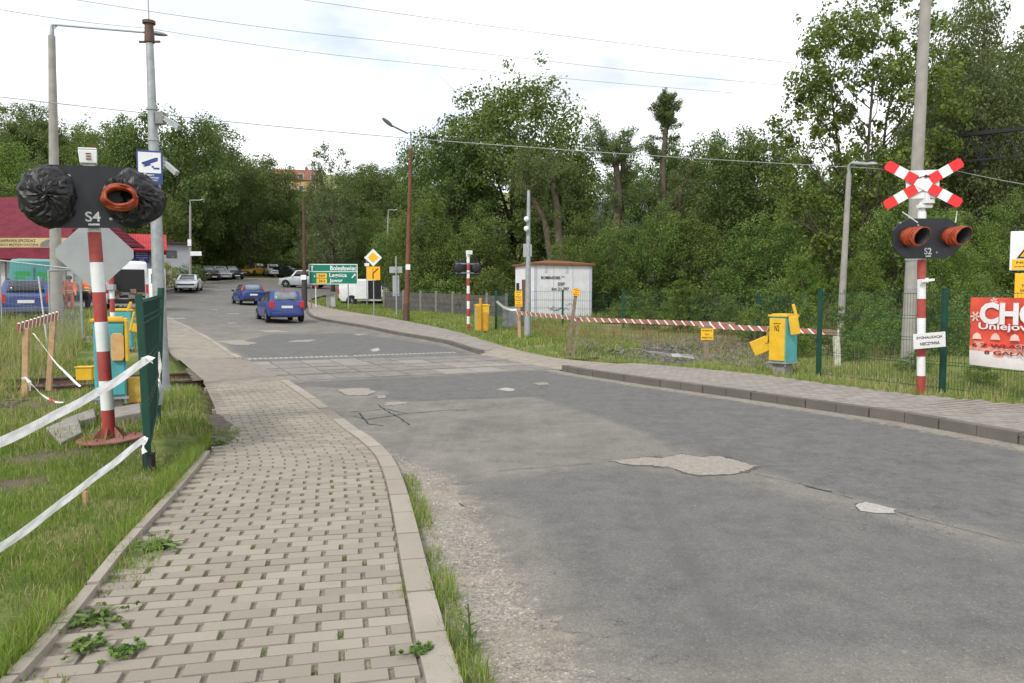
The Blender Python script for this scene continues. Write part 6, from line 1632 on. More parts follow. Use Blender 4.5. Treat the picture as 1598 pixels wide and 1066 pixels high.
# house on the hilltop, houses behind the trees
def house(label, loc, rz, w, d, h, rh, wall, roof, nwin=4, storeys=2, name='house'):
    t = thing(name, label, 'house', loc, rz)
    mb = MB(); mb.box((0, 0, h/2-1), (w, d, h+2)); mb.add([(-w/2, -d/2, h), (-w/2, d/2, h), (-w/2, 0, h+rh)], [(0, 1, 2)], 0); mb.add([(w/2, -d/2, h), (w/2, d/2, h), (w/2, 0, h+rh)], [(2, 1, 0)], 0); mb.build('wall', wall, t)
    mb = MB(); e = .4; k = rh/(d/2)
    for s_ in (-1, 1): mb.add([(-w/2-e, s_*(d/2+e), h-e*k+.05), (w/2+e, s_*(d/2+e), h-e*k+.05), (w/2+e, 0, h+rh+.05), (-w/2-e, 0, h+rh+.05)], [(0, 1, 2, 3)], 0)
    o = mb.build('roof', roof, t); s = o.modifiers.new('solid', 'SOLIDIFY'); s.thickness = .18
    mb = MB(); mb.box((w*.22, .3, h+rh+.2), (.6, .6, 1.3)); mb.build('chimney', pm('brick_chimney', (.25, .1, .07), .9), o)
    for st in range(storeys):
        for k_ in range(nwin):
            x = -w/2 + w*(k_+.5)/nwin; z = 1.5 + st*2.7
            mb = MB(); mb.box((x, -d/2-.01, z), (1.1, .06, 1.3)); f = mb.build('window', M_white, t)
            mb = MB(); mb.box((x, -d/2-.05, z), (.96, .02, 1.16)); mb.build('pane', M_glass, f)
    return t
M_roofgrey = pm('grey_slate_roof', (.16, .165, .18), .7, .15, 2); M_roofbrown = pm('brown_tile_roof', (.20, .085, .05), .8, .15, 2)
hz_ = at(462, 287, 185); house('ochre house on the hilltop above the trees, brown roof', (hz_.x, 185, hz_.z-3), R(12), 11, 8, 3.6, 2.6, pm('ochre_render', (.48, .33, .15), .85), M_roofbrown)
house('white house with grey slate roof, half hidden behind the pollard willow', onground(985, 66), R(-8), 12, 9, 5.2, 3.6, pm('white_render', (.6, .6, .58), .85), M_roofgrey)
house('ochre house glimpsed through the trees left of the far signal', onground(718, 78), R(8), 8, 9, 4.6, 3.4, pm('orange_render', (.55, .3, .1), .85), M_roofgrey)
house('pale house glimpsed low through the trees right of the spruce', onground(1130, 60), R(-16), 11, 9, 4.4, 3.4, pm('cream_render', (.55, .52, .46), .85), M_roofbrown)

# ------------------------------------------------------------------ two workers
M_hivis = pm('orange_hivis', (.95, .16, .035), .7, .1, 6); M_skin = pm('skin', (.5, .3, .22), .6); M_trous = pm('orange_work_trousers', (.62, .12, .05), .8); M_hair = pm('brown_hair', (.05, .03, .02), .7); M_refl = pm('reflective_strip', (.66, .68, .5), .5); M_navy = pm('dark_trousers', (.06, .05, .06), .8)
def skin_mesh(name, verts, edges, radii, mat, parent, sub=2):
    me = bpy.data.meshes.new(name); me.from_pydata(verts, edges, []); me.update()
    o = bpy.data.objects.new(name, me); COL.objects.link(o)
    m = o.modifiers.new('skin', 'SKIN'); m.use_smooth_shade = True
    sv = me.skin_vertices[0].data
    for k, r in enumerate(radii): sv[k].radius = (r, r) if not hasattr(r, '__len__') else r
    sv[0].use_root = True
    s = o.modifiers.new('sub', 'SUBSURF'); s.levels = sub; s.render_levels = sub
    me.materials.append(mat); o.parent = parent; return o
def person(label, loc, rz, bend=0.0, step=.1, trousers=None):
    t = thing('person', label, 'person', loc, rz)
    b = R(bend); up = lambda d: Vector((0, -math.sin(b)*d, math.cos(b)*d)); hip = Vector((0, .10*math.sin(b), .92))
    ch = hip + up(.32); nk = hip + up(.52); hd = nk + up(.16) + Vector((0, -.03, 0)); tp = hd + up(.12)
    V = [hip, hip + up(.16), ch, nk, hd, tp]; E = [(0, 1), (1, 2), (2, 3), (3, 4), (4, 5)]; Rr = [(.15, .11), (.14, .1), (.17, .12), .062, (.085, .1), .06]
    for sx in (-1, 1):
        i = len(V); sh = hip + up(.46) + Vector((sx*.18, 0, 0)); el = sh + Vector((sx*.07, -.06, -.28)); wr = el + Vector((-sx*.03, -.14, -.2)); hn = wr + Vector((0, -.03, -.09))
        V += [sh, el, wr, hn]; E += [(2, i), (i, i+1), (i+1, i+2), (i+2, i+3)]; Rr += [.065, .045, .033, .035]
    for sx in (-1, 1):
        i = len(V); lg = hip + Vector((sx*.10, 0, -.06)); kn = Vector((sx*.12, -step*sx-.02, .48)); an = Vector((sx*.12, -step*sx*1.3+.05, .09)); to = an + Vector((0, -.18, -.05))
        V += [lg, kn, an, to]; E += [(0, i), (i, i+1), (i+1, i+2), (i+2, i+3)]; Rr += [.088, .06, .042, .04]
    skin_mesh('body', V, E, Rr, M_skin, t)
    jv = [hip + up(-.08), hip + up(.16), ch, hip + up(.48)]; je = [(0, 1), (1, 2), (2, 3)]; jr = [(.18, .14), (.175, .135), (.2, .15), (.11, .09)]
    for sx in (-1, 1):
        i = len(jv); k = 6 if sx < 0 else 10
        jv += [V[k], V[k+1], V[k+2]]; je += [(2, i), (i, i+1), (i+1, i+2)]; jr += [.09, .066, .052]
    j = skin_mesh('jacket', jv, je, jr, M_hivis, t)
    mb = MB()
    for d in (.02, .14):
        M = Matrix.Translation(hip + up(d)) @ Euler((b, 0, 0)).to_matrix().to_4x4() @ Matrix.Diagonal((1.0, .78, 1, 1)); mb.lathe([(.187, -.025), (.192, 0), (.187, .025)], 20, 0, M)
    mb.build('reflective_band', M_refl, j)
    tv = [hip, hip + Vector((0, 0, -.08))]; te = [(0, 1)]; tr = [(.165, .125), (.16, .125)]
    for k in (14, 18):
        i = len(tv); tv += [V[k], V[k+1], V[k+2]]; te += [(1, i), (i, i+1), (i+1, i+2)]; tr += [.105, .08, .068]
    skin_mesh('trousers', tv, te, tr, trousers or M_trous, t)
    mb = MB(); M = Matrix.Translation(hd + up(.05)) @ Euler((b*.6, 0, 0)).to_matrix().to_4x4(); mb.lathe([(.108, -.03), (.118, .0), (.112, .06), (.075, .1), (.01, .115)], 18, 0, M); mb.build('hair', M_hair, t, smooth=60)
    # face: nose, ears, eyes
    mb = MB(); f = hd + Vector((0, -.105, 0)); mb.lathe([(.018, 0), (.012, .035), (.002, .05)], 8, 0, Matrix.Translation(f + Vector((0, -.01, -.03)))); mb.lathe([(.012, 0), (.02, .02), (.012, .05)], 8, 0, Matrix.Translation(hd + Vector((.1, 0, -.02)))); mb.lathe([(.012, 0), (.02, .02), (.012, .05)], 8, 0, Matrix.Translation(hd + Vector((-.1, 0, -.02)))); mb.build('face', M_skin, t, smooth=60)
    for sx in (-1, 1):
        i = 16 if sx < 0 else 20; mb = MB(); mb.box(tuple(V[i] + Vector((0, -.07, -.04))), (.1, .28, .1)); mb.build('boot', M_dark, t, bevel=.03)
    return t
person('worker in orange jacket and trousers stooping beside the concrete lamp post', onground(109, 35), R(35), 32, .12, M_trous)
person('worker in orange jacket standing with back turned, close behind the S4 post', onground(138, 37), R(170), 6, .06, M_navy)
# ------------------------------------------------------------------ trees
def m_leaf(name, dark, light, pale, trans=.33, rough=.5):
    t = NT(name); co = t.coord(); a = t.attr('tint'); n = t.noise(.55, 3, .6, co)
    oi = t.n('ShaderNodeObjectInfo').outputs['Random']
    f = t.math('ADD', t.math('MULTIPLY', a, .72), t.math('MULTIPLY', t.smooth(n, .3, .7), .28))
    c = t.ramp(f, [(0, dark), (.6, light), (1, pale)])
    hs = t.n('ShaderNodeHueSaturation', inp={'Hue': t.math('ADD', .485, t.math('MULTIPLY', oi, .03)), 'Saturation': 1.0, 'Value': t.math('ADD', .85, t.math('MULTIPLY', oi, .3)), 'Color': c}).outputs[0]
    b = t.n('ShaderNodeBsdfPrincipled', inp={'Base Color': hs, 'Roughness': rough, 'Specular IOR Level': .3})
    tr = t.n('ShaderNodeBsdfTranslucent', inp={'Color': t.mix(.5, hs, (.16, .24, .02))})
    m = t.n('ShaderNodeMixShader', inp={0: trans}); t.link(b.outputs[0], m.inputs[1]); t.link(tr.outputs[0], m.inputs[2]); t.link(m.outputs[0], t.out.inputs[0])
    return t.mat
LF = {'mid': m_leaf('mid_green_leaves', (.052, .084, .019), (.132, .190, .042), (.24, .30, .076)),
      'dark': m_leaf('dark_green_leaves', (.046, .074, .022), (.108, .156, .042), (.195, .255, .076)),
      'light': m_leaf('light_green_leaves', (.060, .102, .02), (.150, .22, .042), (.275, .345, .085)),
      'olive': m_leaf('olive_brown_leaves', (.056, .070, .028), (.104, .124, .048), (.18, .20, .088)),
      'willow': m_leaf('willow_leaves', (.075, .105, .035), (.13, .168, .06), (.20, .235, .10)),
      'yellow': m_leaf('yellow_green_leaves', (.16, .18, .012), (.30, .29, .02), (.46, .40, .05)),
      'needle': m_leaf('spruce_needles', (.02, .04, .018), (.04, .07, .028), (.09, .13, .045), .15)}
M_bark = pm('brown_grey_bark', (.095, .078, .06), .9, .25, 5, bump=.7, bscale=25)
M_bark2 = pm('mossy_willow_bark', (.105, .088, .058), .9, .3, 4, bump=.8, bscale=18)
def leaves(cent, rad, per, size, rg, asp=.62, flat=.5, tint=None, sq=(1, 1, 1), hang=0.0, up=0.0):
    """cloud of small rhombic leaves around clump centres; returns verts, quads, tints"""
    cent = np.asarray(cent, float); n = len(cent); N = n*per
    d = rg.normal(size=(N, 3)); d /= np.linalg.norm(d, axis=1)[:, None]
    r = rg.random(N)**.45
    P = np.repeat(cent, per, 0) + d*r[:, None]*np.repeat(np.asarray(rad, float)*np.ones(n), per)[:, None]*np.array(sq)
    nrm = d*(1-flat) + rg.normal(size=(N, 3))*.55 + np.array([0, 0, flat*1.2]); nrm /= np.linalg.norm(nrm, axis=1)[:, None]
    ax = rg.normal(size=(N, 3)) + np.array([0, 0, up*2 - hang*2]); ax -= nrm*(ax*nrm).sum(1)[:, None]; ax /= np.linalg.norm(ax, axis=1)[:, None]
    bx = np.cross(nrm, ax); s = size*(.65 + .7*rg.random(N))[:, None]
    q = np.stack([P - ax*s*.5, P + bx*s*asp*.5 + nrm*s*.08 - ax*s*.05, P + ax*s*.5, P - bx*s*asp*.5 + nrm*s*.08 - ax*s*.05], 1)
    ct = rg.random(n) if tint is None else tint
    tt = np.clip(np.repeat(ct, per)*.62 + rg.random(N)*.38, 0, 1)
    return q.reshape(-1, 3), np.arange(N*4).reshape(N, 4), np.repeat(tt, 4)
def in_env(env, P):
    v = np.full(len(P), 9.)
    for cx, cy, cz, rx, ry, rz in env:
        v = np.minimum(v, ((P[:, 0]-cx)/rx)**2 + ((P[:, 1]-cy)/ry)**2 + ((P[:, 2]-cz)/rz)**2)
    return v
def make_tree(seed, env, H, nclump=150, cr=.85, per=70, leaf=.2, mat='mid', shell=.35, gap=.0, trunk_r=.28, trunk_top=None, limbs=26, bark=None, hang=0, fork=1, flat=.36, lean=(0, 0), asp=.62):
    """returns (trunk mesh, crown mesh); base at the origin"""
    rg = np.random.default_rng(seed); rr = random.Random(seed)
    lo = np.array([min(e[k]-e[k+3] for e in env) for k in range(3)]); hi = np.array([max(e[k]+e[k+3] for e in env) for k in range(3)])
    pts = []; tries = 0
    while len(pts) < nclump and tries < 400:
        Q = lo + rg.random((400, 3))*(hi-lo); v = in_env(env, Q); tries += 1
        for q, vv in zip(Q, v):
            edge = .92 + .35*noise.noise(Vector(q*.35 + seed))
            if vv < edge and (vv > shell or rr.random() < .35):
                if gap and noise.noise(Vector(q*.42) + Vector((seed*1.7, 3, 1))) < gap-.35: continue
                if all((q[0]-p[0])**2 + (q[1]-p[1])**2 + (q[2]-p[2])**2 > (cr*.62)**2 for p in pts[-160:]): pts.append(q)
                if len(pts) >= nclump: break
    C = np.array(pts); rad = cr*(.55 + .75*rg.random(len(C)))
    V, Fc, T = leaves(C, rad, per, leaf, rg, asp, flat, sq=(1, 1, .8), hang=hang)
    # stray twigs just outside the clumps break the outline
    S = C[rg.integers(0, len(C), len(C)//2)] + rg.normal(size=(len(C)//2, 3))*cr*.95
    V2_, F2_, T2_ = leaves(S, cr*.38, max(6, per//5), leaf, rg, asp, flat, hang=hang)
    Fc = np.concatenate([Fc, F2_ + len(V)]); V = np.concatenate([V, V2_]); T = np.concatenate([T, T2_])
    mb = MB(); tt = trunk_top or H*.72; stems = []
    for f in range(fork):
        a = 2*PI*f/fork + .4; sp = 0 if fork == 1 else H*.12
        path = [Vector((lean[0]*k/6*tt + math.cos(a)*sp*(k/6)**1.3 + rr.uniform(-.1, .1)*(k > 0), lean[1]*k/6*tt + math.sin(a)*sp*(k/6)**1.3 + rr.uniform(-.1, .1)*(k > 0), -.4 + (tt+.4)*k/6)) for k in range(7)]
        rads = [trunk_r*(1.3 if k == 0 else 1)*(1 - .72*k/6)*(1 if fork == 1 else .75) for k in range(7)]
        mb.tube(path, rads, 9); stems.append((path, rads))
    idx = rg.permutation(len(C))[:limbs]
    for i in idx:
        e = Vector(C[i]); path, rads = min(stems, key=lambda s_: (s_[0][4]-e).length)
        zt = max(tt*.16, min(tt*.95, e.z - (Vector((e.x, e.y, 0)).length)*.75 - rr.uniform(0, .8)))
        k = min(5, int((zt+.4)/(tt+.4)*6)); f = (zt+.4)/(tt+.4)*6 - k
        st = path[k].lerp(path[k+1], max(0, min(1, f))); r0 = (rads[k]*(1-f)+rads[k+1]*f)*.55
        m1 = st.lerp(e, .35) + Vector((rr.uniform(-.2, .2), rr.uniform(-.2, .2), -.08*(e-st).length)); m2 = st.lerp(e, .7) + Vector((rr.uniform(-.3, .3), rr.uniform(-.3, .3), rr.uniform(-.1, .3)))
        mb.tube([st, m1, m2, e], [r0, r0*.7, r0*.42, .012], 6)
        for _ in range(2):
            e2 = e + Vector((rr.uniform(-1, 1), rr.uniform(-1, 1), rr.uniform(-.4, .9)))*cr*1.3; mb.tube([m2, m2.lerp(e2, .5) + Vector((0, 0, .1)), e2], [r0*.36, r0*.22, .008], 5)
    me = bpy.data.meshes.new('trunk'); me.from_pydata(mb.v, [], mb.f); me.materials.append(bark or M_bark); me.update(); me.polygons.foreach_set('use_smooth', [True]*len(me.polygons))
    return me, (V, Fc, T, LF[mat])
def crown_mesh(c, name='crown'):
    V, Fc, T, mat = c
    o = polymesh(name, V, Fc, mat, {'tint': T}); me = o.data; bpy.data.objects.remove(o); return me
PROTO = {}
def proto(key, *a, **k):
    tm, c = make_tree(*a, **k); V = c[0]; PROTO[key] = (tm, crown_mesh(c), np.percentile(V[:, 0], 99)-np.percentile(V[:, 0], 1), np.percentile(V[:, 2], 99.7))
proto('round', 11, [(0, 0, 9.2, 5.4, 5.4, 4.6), (-2.6, .5, 6.4, 3.6, 3.6, 3.4), (2.8, -.5, 6.6, 3.8, 3.6, 3.4), (.4, 0, 12.4, 3.4, 3.4, 2.8), (0, 0, 4.2, 3.6, 3.6, 2.4)], 15, 170, 1.3, 190, .23, 'mid', .3, .0, .3)
proto('dome', 31, [(0, 0, 9.6, 6.2, 6.0, 5.2), (-3.0, .5, 6.6, 4.2, 4.2, 3.8), (3.2, -.5, 6.8, 4.4, 4.2, 3.6), (1.4, 0, 12.0, 4.4, 4.4, 3.2), (-1.6, 0, 11.6, 4.2, 4.2, 3.2), (0, 0, 4.4, 4.4, 4.4, 2.6)], 15, 230, 1.35, 190, .23, 'mid', .35, .0, .34, limbs=40)
proto('round2', 12, [(-1.2, 0, 8.4, 4.4, 4.6, 4.4), (2.4, .6, 10.2, 3.6, 3.6, 3.8), (.4, -.4, 5, 4.6, 4.2, 3.2), (-1.8, 0, 12, 2.6, 2.6, 2.6)], 15, 160, 1.3, 185, .23, 'dark', .3, .02, .3)
proto('tall', 13, [(0, 0, 6.5, 3.2, 3.2, 5), (.3, 0, 11.5, 3.0, 3.0, 4.0), (-.6, .3, 15, 2.0, 2.0, 2.6)], 17.5, 165, 1.1, 150, .21, 'dark', .3, .02, .3)
proto('bushy', 14, [(0, 0, 5.0, 4.2, 4.2, 4.6), (2.2, 0, 3.6, 2.8, 2.8, 3.2), (-2.4, .4, 3.8, 2.8, 2.8, 3.4), (.5, 0, 8.4, 2.6, 2.6, 2.6)], 11, 140, 1.15, 170, .19, 'mid', .3, 0, .22)
proto('olive', 15, [(0, 0, 8, 3.4, 3.4, 4.4), (1.6, 0, 5.2, 3.0, 3.0, 3.2), (-1.8, 0, 5.6, 3.0, 3.0, 3.4), (0, 0, 12.2, 2.4, 2.4, 2.8)], 15, 180, .8, 62, .2, 'olive', .25, .06, .24, limbs=40)
proto('light', 16, [(0, 0, 7, 4.2, 4.2, 4.6), (2, .4, 5, 3, 3, 3.2), (-2, 0, 5, 3.2, 3, 3.2), (.4, 0, 10.6, 2.8, 2.8, 2.6)], 13.5, 140, 1.2, 170, .21, 'light', .3, .0, .26)
proto('open', 17, [(-.6, 0, 15.2, 4.4, 4, 4.2), (3.4, 0, 13.4, 3.4, 3.4, 4.6), (-3.4, .5, 11.4, 2.9, 2.9, 3.2), (-4.6, 0, 8.2, 1.8, 1.8, 1.4), (1.6, 0, 9.2, 4.2, 3.6, 3.6), (0, 0, 5.6, 4.2, 3.4, 3.0), (2.6, 0, 17.4, 2.6, 2.4, 2.4)], 20, 320, .8, 74, .25, 'light', .2, .12, .26, limbs=72, fork=3, trunk_top=15)
proto('larch', 18, [(0, 0, 10, 4.6, 4.2, 5.6), (2.6, 0, 7, 3.6, 3.6, 4.4), (-2.4, 0, 6.6, 3.4, 3.4, 4.4), (0.2, 0, 15.6, 2.0, 2.0, 3.2), (1.2, 0, 17.6, .9, .9, 2.4)], 20, 400, 1.05, 120, .2, 'olive', .25, .0, .32, limbs=44, hang=.8)
proto('bush', 19, [(0, 0, 1.3, 1.6, 1.5, 1.5), (1, 0, .9, 1.2, 1.1, 1.1), (-1, .2, 1.0, 1.2, 1.2, 1.2)], 3, 60, .5, 60, .13, 'light', .2, 0, .06, limbs=16)
proto('darkbush', 20, [(0, 0, 1.6, 2.0, 1.7, 1.9), (1.2, 0, 1.1, 1.4, 1.2, 1.3), (-1.3, .2, 1.2, 1.4, 1.3, 1.4)], 3.6, 70, .6, 66, .16, 'mid', .2, 0, .07, limbs=16)
def tree_at(key, u, Y, vtop, wpx, label, name='tree', cat='tree', group=None, rz=None, base=None, zsink=0):
    tm, cm, cw, ch = PROTO[key]; p = base or onground(u, Y)
    ztop = at(u, vtop, Y).z; hgt = ztop - p.z
    t = thing(name, label, cat, (p.x, p.y, p.z-zsink), rz if rz is not None else 0, group)
    sz = hgt/ch; sx = (wpx/F*Y)/cw
    for nm, me in (('trunk', tm), ('crown', cm)):
        o = bpy.data.objects.new(nm, me); COL.objects.link(o); o.parent = t
    t.scale = (sx, sx, sz); return t
HG = 'trees of the wooded hill'
tl = [  # key, u, Y, vtop, width px, label
 ('light', 22, 70, 228, 130, 'yellowish green tree nearest above the shop roof, at the far left'),
 ('round', 15, 98, 165, 170, 'broad green tree on the hill at the left edge, touching the sky'),
 ('tall', 62, 104, 168, 90, 'tree with a pointed top just left of the concrete lamp, on the hill'),
 ('round2', 105, 100, 192, 130, 'dark tree on the hill directly behind the concrete lamp post'),
 ('round', 160, 96, 196, 130, 'green tree on the hill between the concrete lamp and the steel mast'),
 ('light', 120, 74, 262, 120, 'lighter green tree behind the S4 plate'),
 ('tall', 206, 84, 186, 74, 'thin-topped dark tree just left of the steel mast'),
 ('round2', 282, 84, 176, 165, 'tall dark tree with ragged top right of the steel mast'),
 ('tall', 338, 98, 190, 100, 'dark tree leaning over the grey lamp, second crown right of the mast'),
 ('round2', 395, 92, 246, 130, 'dark tree sloping down to the hilltop house'),
 ('bushy', 240, 75, 290, 120, 'low dark tree behind the bright red roof'),
 ('bushy', 335, 95, 300, 110, 'leafy dark tree just behind the pale grey street lamp'),
 ('bushy', 385, 108, 318, 105, 'bushy tree rising above the yellow parked car'),
 ('round2', 432, 112, 300, 110, 'dark tree below the hilltop house'),
 ('bushy', 462, 112, 322, 100, 'dark bushy tree behind the silver off-road car'),
 ('olive', 520, 72, 229, 112, 'brownish green tree behind the green direction sign'),
 ('olive', 498, 82, 285, 80, 'thin olive tree behind the brown utility pole'),
 ('tall', 572, 100, 256, 85, 'dark tree top left of the rust-brown lamp'),
 ('round2', 610, 96, 258, 110, 'dark tree directly behind the rust-brown lamp'),
 ('bushy', 590, 76, 330, 110, 'mid green bushy tree behind the yellow arrow sign'),
 ('dome', 800, 62, 132, 285, 'biggest broad tree in the middle, crown high above the far signal'),
 ('round2', 700, 58, 205, 140, 'dark green tree at the left flank of the biggest tree'),
 ('bushy', 668, 54, 300, 110, 'bushy tree above the concrete panel fence'),
 ('bushy', 745, 52, 330, 120, 'dense dark bushy tree behind the far signal plate'),
 ('round2', 870, 56, 235, 130, 'dark tree behind the slim camera mast'),
 ('bushy', 925, 52, 330, 125, 'bushy tree right above the white hut'),
 ('round', 1010, 60, 235, 150, 'green tree under the thin pollard trunk'),
 ('round2', 1085, 58, 215, 140, 'dark tree below the cable, left of the broad dark crown'),
 ('round2', 1170, 52, 208, 190, 'broad dark crown left of the leaning grey lamp'),
 ('bushy', 1080, 46, 330, 140, 'dark bushy tree above the yellow ground notice'),
 ('bushy', 1190, 42, 335, 150, 'dark bushy tree above the N2 cabinet'),
 ('bushy', 1265, 46, 262, 120, 'bushy tree just left of the leaning grey lamp'),
 ('open', 1340, 33, 2, 260, 'tall open-crowned light tree showing the sky, left of the concrete pole'),
 ('larch', 1520, 36, -2, 250, 'tall drooping olive-brown tree right of the concrete pole'),
 ('round', 1600, 40, 90, 210, 'green tree crown at the upper right edge'),
 ('light', 1500, 27, 330, 130, 'light green young tree between the S2 lamps and the warning sign'),
 ('bushy', 1400, 30, 290, 150, 'leafy green tree directly behind the crossing cross'),
 ('bushy', 1580, 29, 300, 130, 'dark bushy tree behind the warning sign'),
 ('tall', 1497, 41, 2, 120, 'narrow dark tree rising behind the line pole'),
 ('round2', 1592, 48, 75, 210, 'dark tree filling the upper right corner'),
 ('round2', 1700, 44, 110, 220, 'dark tree just outside the upper right corner'),
 ('round', 1800, 40, 130, 240, 'green tree farther right beyond the banner'),
 ('bushy', 1690, 27, 330, 150, 'bushy tree behind the far end of the mesh fence'),
 ('larch', 1470, 46, 55, 200, 'dense olive-brown tree behind the concrete pole, right side'),
 ('olive', 1560, 44, 60, 190, 'olive-brown tree behind the line pole'),
 ('bushy', 950, 45, 345, 105, 'bushy tree hiding the foot of the pollard willow above the white hut'),
 ('bushy', 1030, 46, 320, 110, 'bushy tree hiding the foot of the thin pollard trunk'),
 ('bushy', 885, 44, 372, 95, 'low bushy tree just behind the white hut roof'),
 ('bushy', 655, 62, 322, 110, 'dark bushy tree right of the rust-brown lamp, hiding the ochre house'),
 ('bushy', 700, 66, 335, 110, 'mid green bushy tree left of the far signal, before the ochre house'),
 ('bushy', 618, 66, 345, 90, 'low bushy tree behind the grey sign backs'),
 ('light', 1340, 26, 395, 90, 'light green sapling right of the N2 cabinet behind the mesh'),
]
for i, (k, u, Y, vt, w, lab) in enumerate(tl): tree_at(k, u, Y, vt, w, lab, rz=i*1.37)
# the hillside wood behind: nothing tells these apart
wood = []
for i, (u, Y, vt, w) in enumerate([(-60, 90, 190, 150), (55, 120, 186, 140), (130, 125, 200, 120), (190, 118, 210, 130), (245, 112, 222, 120), (310, 118, 212, 120), (365, 122, 236, 110), (410, 130, 268, 100), (440, 150, 292, 90), (480, 160, 296, 90), (505, 140, 300, 90), (545, 130, 268, 90), (590, 130, 272, 90), (640, 130, 268, 100), (690, 120, 262, 110), (-40, 60, 262, 150), (60, 82, 250, 120), (170, 80, 280, 110), (300, 95, 262, 120), (360, 105, 290, 110), (650, 95, 290, 110), (1240, 66, 250, 120), (1300, 60, 262, 120), (960, 74, 268, 130), (860, 80, 250, 130), (720, 86, 262, 120), (1050, 76, 250, 120), (1130, 70, 240, 120), (1440, 52, 190, 160), (1540, 58, 150, 170), (1640, 50, 210, 160), (1360, 58, 240, 120)]):
    tree_at(['round2', 'round', 'bushy', 'tall'][i % 4], u, Y, vt, w, 'dark green tree of the closed wood filling the background hillside', group=HG, rz=i*2.1)
# pollard willows
def pollard(label, u, Y, stems, mat='willow', seed=1):
    p = onground(u, Y); t = thing('pollard_willow', label, 'tree', p); rg = np.random.default_rng(seed); rr = random.Random(seed); mb = MB(); Vs, Fs, Ts = [], [], []; nv = 0
    for pts, r0, r1, tufts in stems:
        path = [at(uu, vv, Y+dy) - p for uu, vv, dy in pts]; path[0].z = min(path[0].z, -.2)
        n = len(path); mb.tube(path, [r0 + (r1-r0)*k/(n-1) for k in range(n)], 9)
        for f, rad, cnt in tufts:
            k = min(n-2, int(f*(n-1))); c = path[k].lerp(path[k+1], f*(n-1)-k)
            for _ in range(cnt // 4):                       # thin shoots
                d = Vector((rr.gauss(0, .6), rr.gauss(0, .6), abs(rr.gauss(.5, .5)))).normalized()*rad*rr.uniform(.6, 1.2); mb.tube([c, c + d*.6 + Vector((0, 0, .05)), c + d], [.03, .018, .006], 4)
                q = np.array([c + d*s for s in (.35, .55, .75, .92, 1.05)])
                V, Fq, T = leaves(q, rad*.22, 42, .17, rg, .3, .2, up=.4, hang=.2); Vs.append(V); Fs.append(Fq + nv); Ts.append(T); nv += len(V)
    mb.build('trunk', M_bark2, t, smooth=60)
    polymesh('crown', np.concatenate(Vs), np.concatenate(Fs), LF[mat], {'tint': np.concatenate(Ts)}, t)
pollard('pollard willow with a bare slanting trunk and pale tufts, behind the slim camera mast', 872, 47, [([(872, 500, 0), (874, 400, 0), (868, 320, 0), (862, 285, 0)], .30, .16, [(1, 1.5, 34), (.85, 1.0, 16)]), ([(873, 400, 0), (850, 345, -.6), (832, 312, -1), (815, 286, -1)], .2, .11, [(1, 2.0, 46), (.75, 1.4, 26), (.4, 1.6, 30)])], seed=5)
pollard('pollard willow with a forked top of upright shoots, above the white hut', 955, 50, [([(955, 500, 0), (958, 400, 0), (966, 310, 0), (962, 262, 0), (948, 235, 0)], .32, .16, [(1, 1.9, 80), (.8, 1.5, 50), (.6, 1.6, 40), (.45, 1.9, 46), (.3, 2.0, 40)]), ([(966, 290, 0), (972, 262, .4), (974, 240, .5)], .2, .12, [(1, 1.3, 28)])], seed=6)
pollard('tall thin pollard trunk with a leafy top standing out against the sky', 1036, 54, [([(1040, 500, 0), (1038, 360, 0), (1034, 250, 0), (1040, 200, 0), (1042, 160, 0)], .28, .1, [(1, .9, 30), (.93, 1.0, 44), (.85, 1.15, 50), (.76, 1.15, 44), (.66, .9, 20), (.5, 1.9, 44), (.36, 2.0, 44)])], mat='willow', seed=7)
pollard('broken willow with a leaning bare limb, in front of the broad dark crown', 1065, 48, [([(1030, 500, 0), (1040, 400, 0), (1044, 330, 0)], .32, .2, [(1, 2.1, 46), (.7, 1.6, 30)]), ([(1044, 330, 0), (1062, 292, 0), (1072, 282, 0)], .2, .14, [(1, 1.4, 24)])], seed=8)
# spruce
def spruce(label, u, Y, vtop, wpx, seed=3):
    p = onground(u, Y); H = at(u, vtop, Y).z - p.z; Rm = wpx/F*Y/2; t = thing('spruce', label, 'tree', p); rg = np.random.default_rng(seed); rr = random.Random(seed); mb = MB()
    mb.tube([(0, 0, -.2), (0, 0, H)], [.1, .015], 8); Q = []; rd = []
    z = .3
    while z < H*.97:
        r = Rm*(1-z/H)**.85; n = 7
        for k in range(n):
            a = 2*PI*k/n + z*2.3; e = Vector((math.cos(a)*r, math.sin(a)*r, z - r*.28)); mb.tube([(0, 0, z), e], [.022, .006], 4)
            for f in (.3, .5, .7, .88, 1): Q.append(Vector((0, 0, z)).lerp(e, f)); rd.append(.1 + r*.14*(1.2-f))
        z += .30
    mb.build('trunk', M_bark, t); V, Fq, T = leaves(np.array(Q), np.array(rd), 30, .1, rg, .28, .7, hang=.3); polymesh('crown', V, Fq, LF['light'], {'tint': T}, t)
spruce('young light green spruce behind the taped boards', 1063, 31, 418, 75)
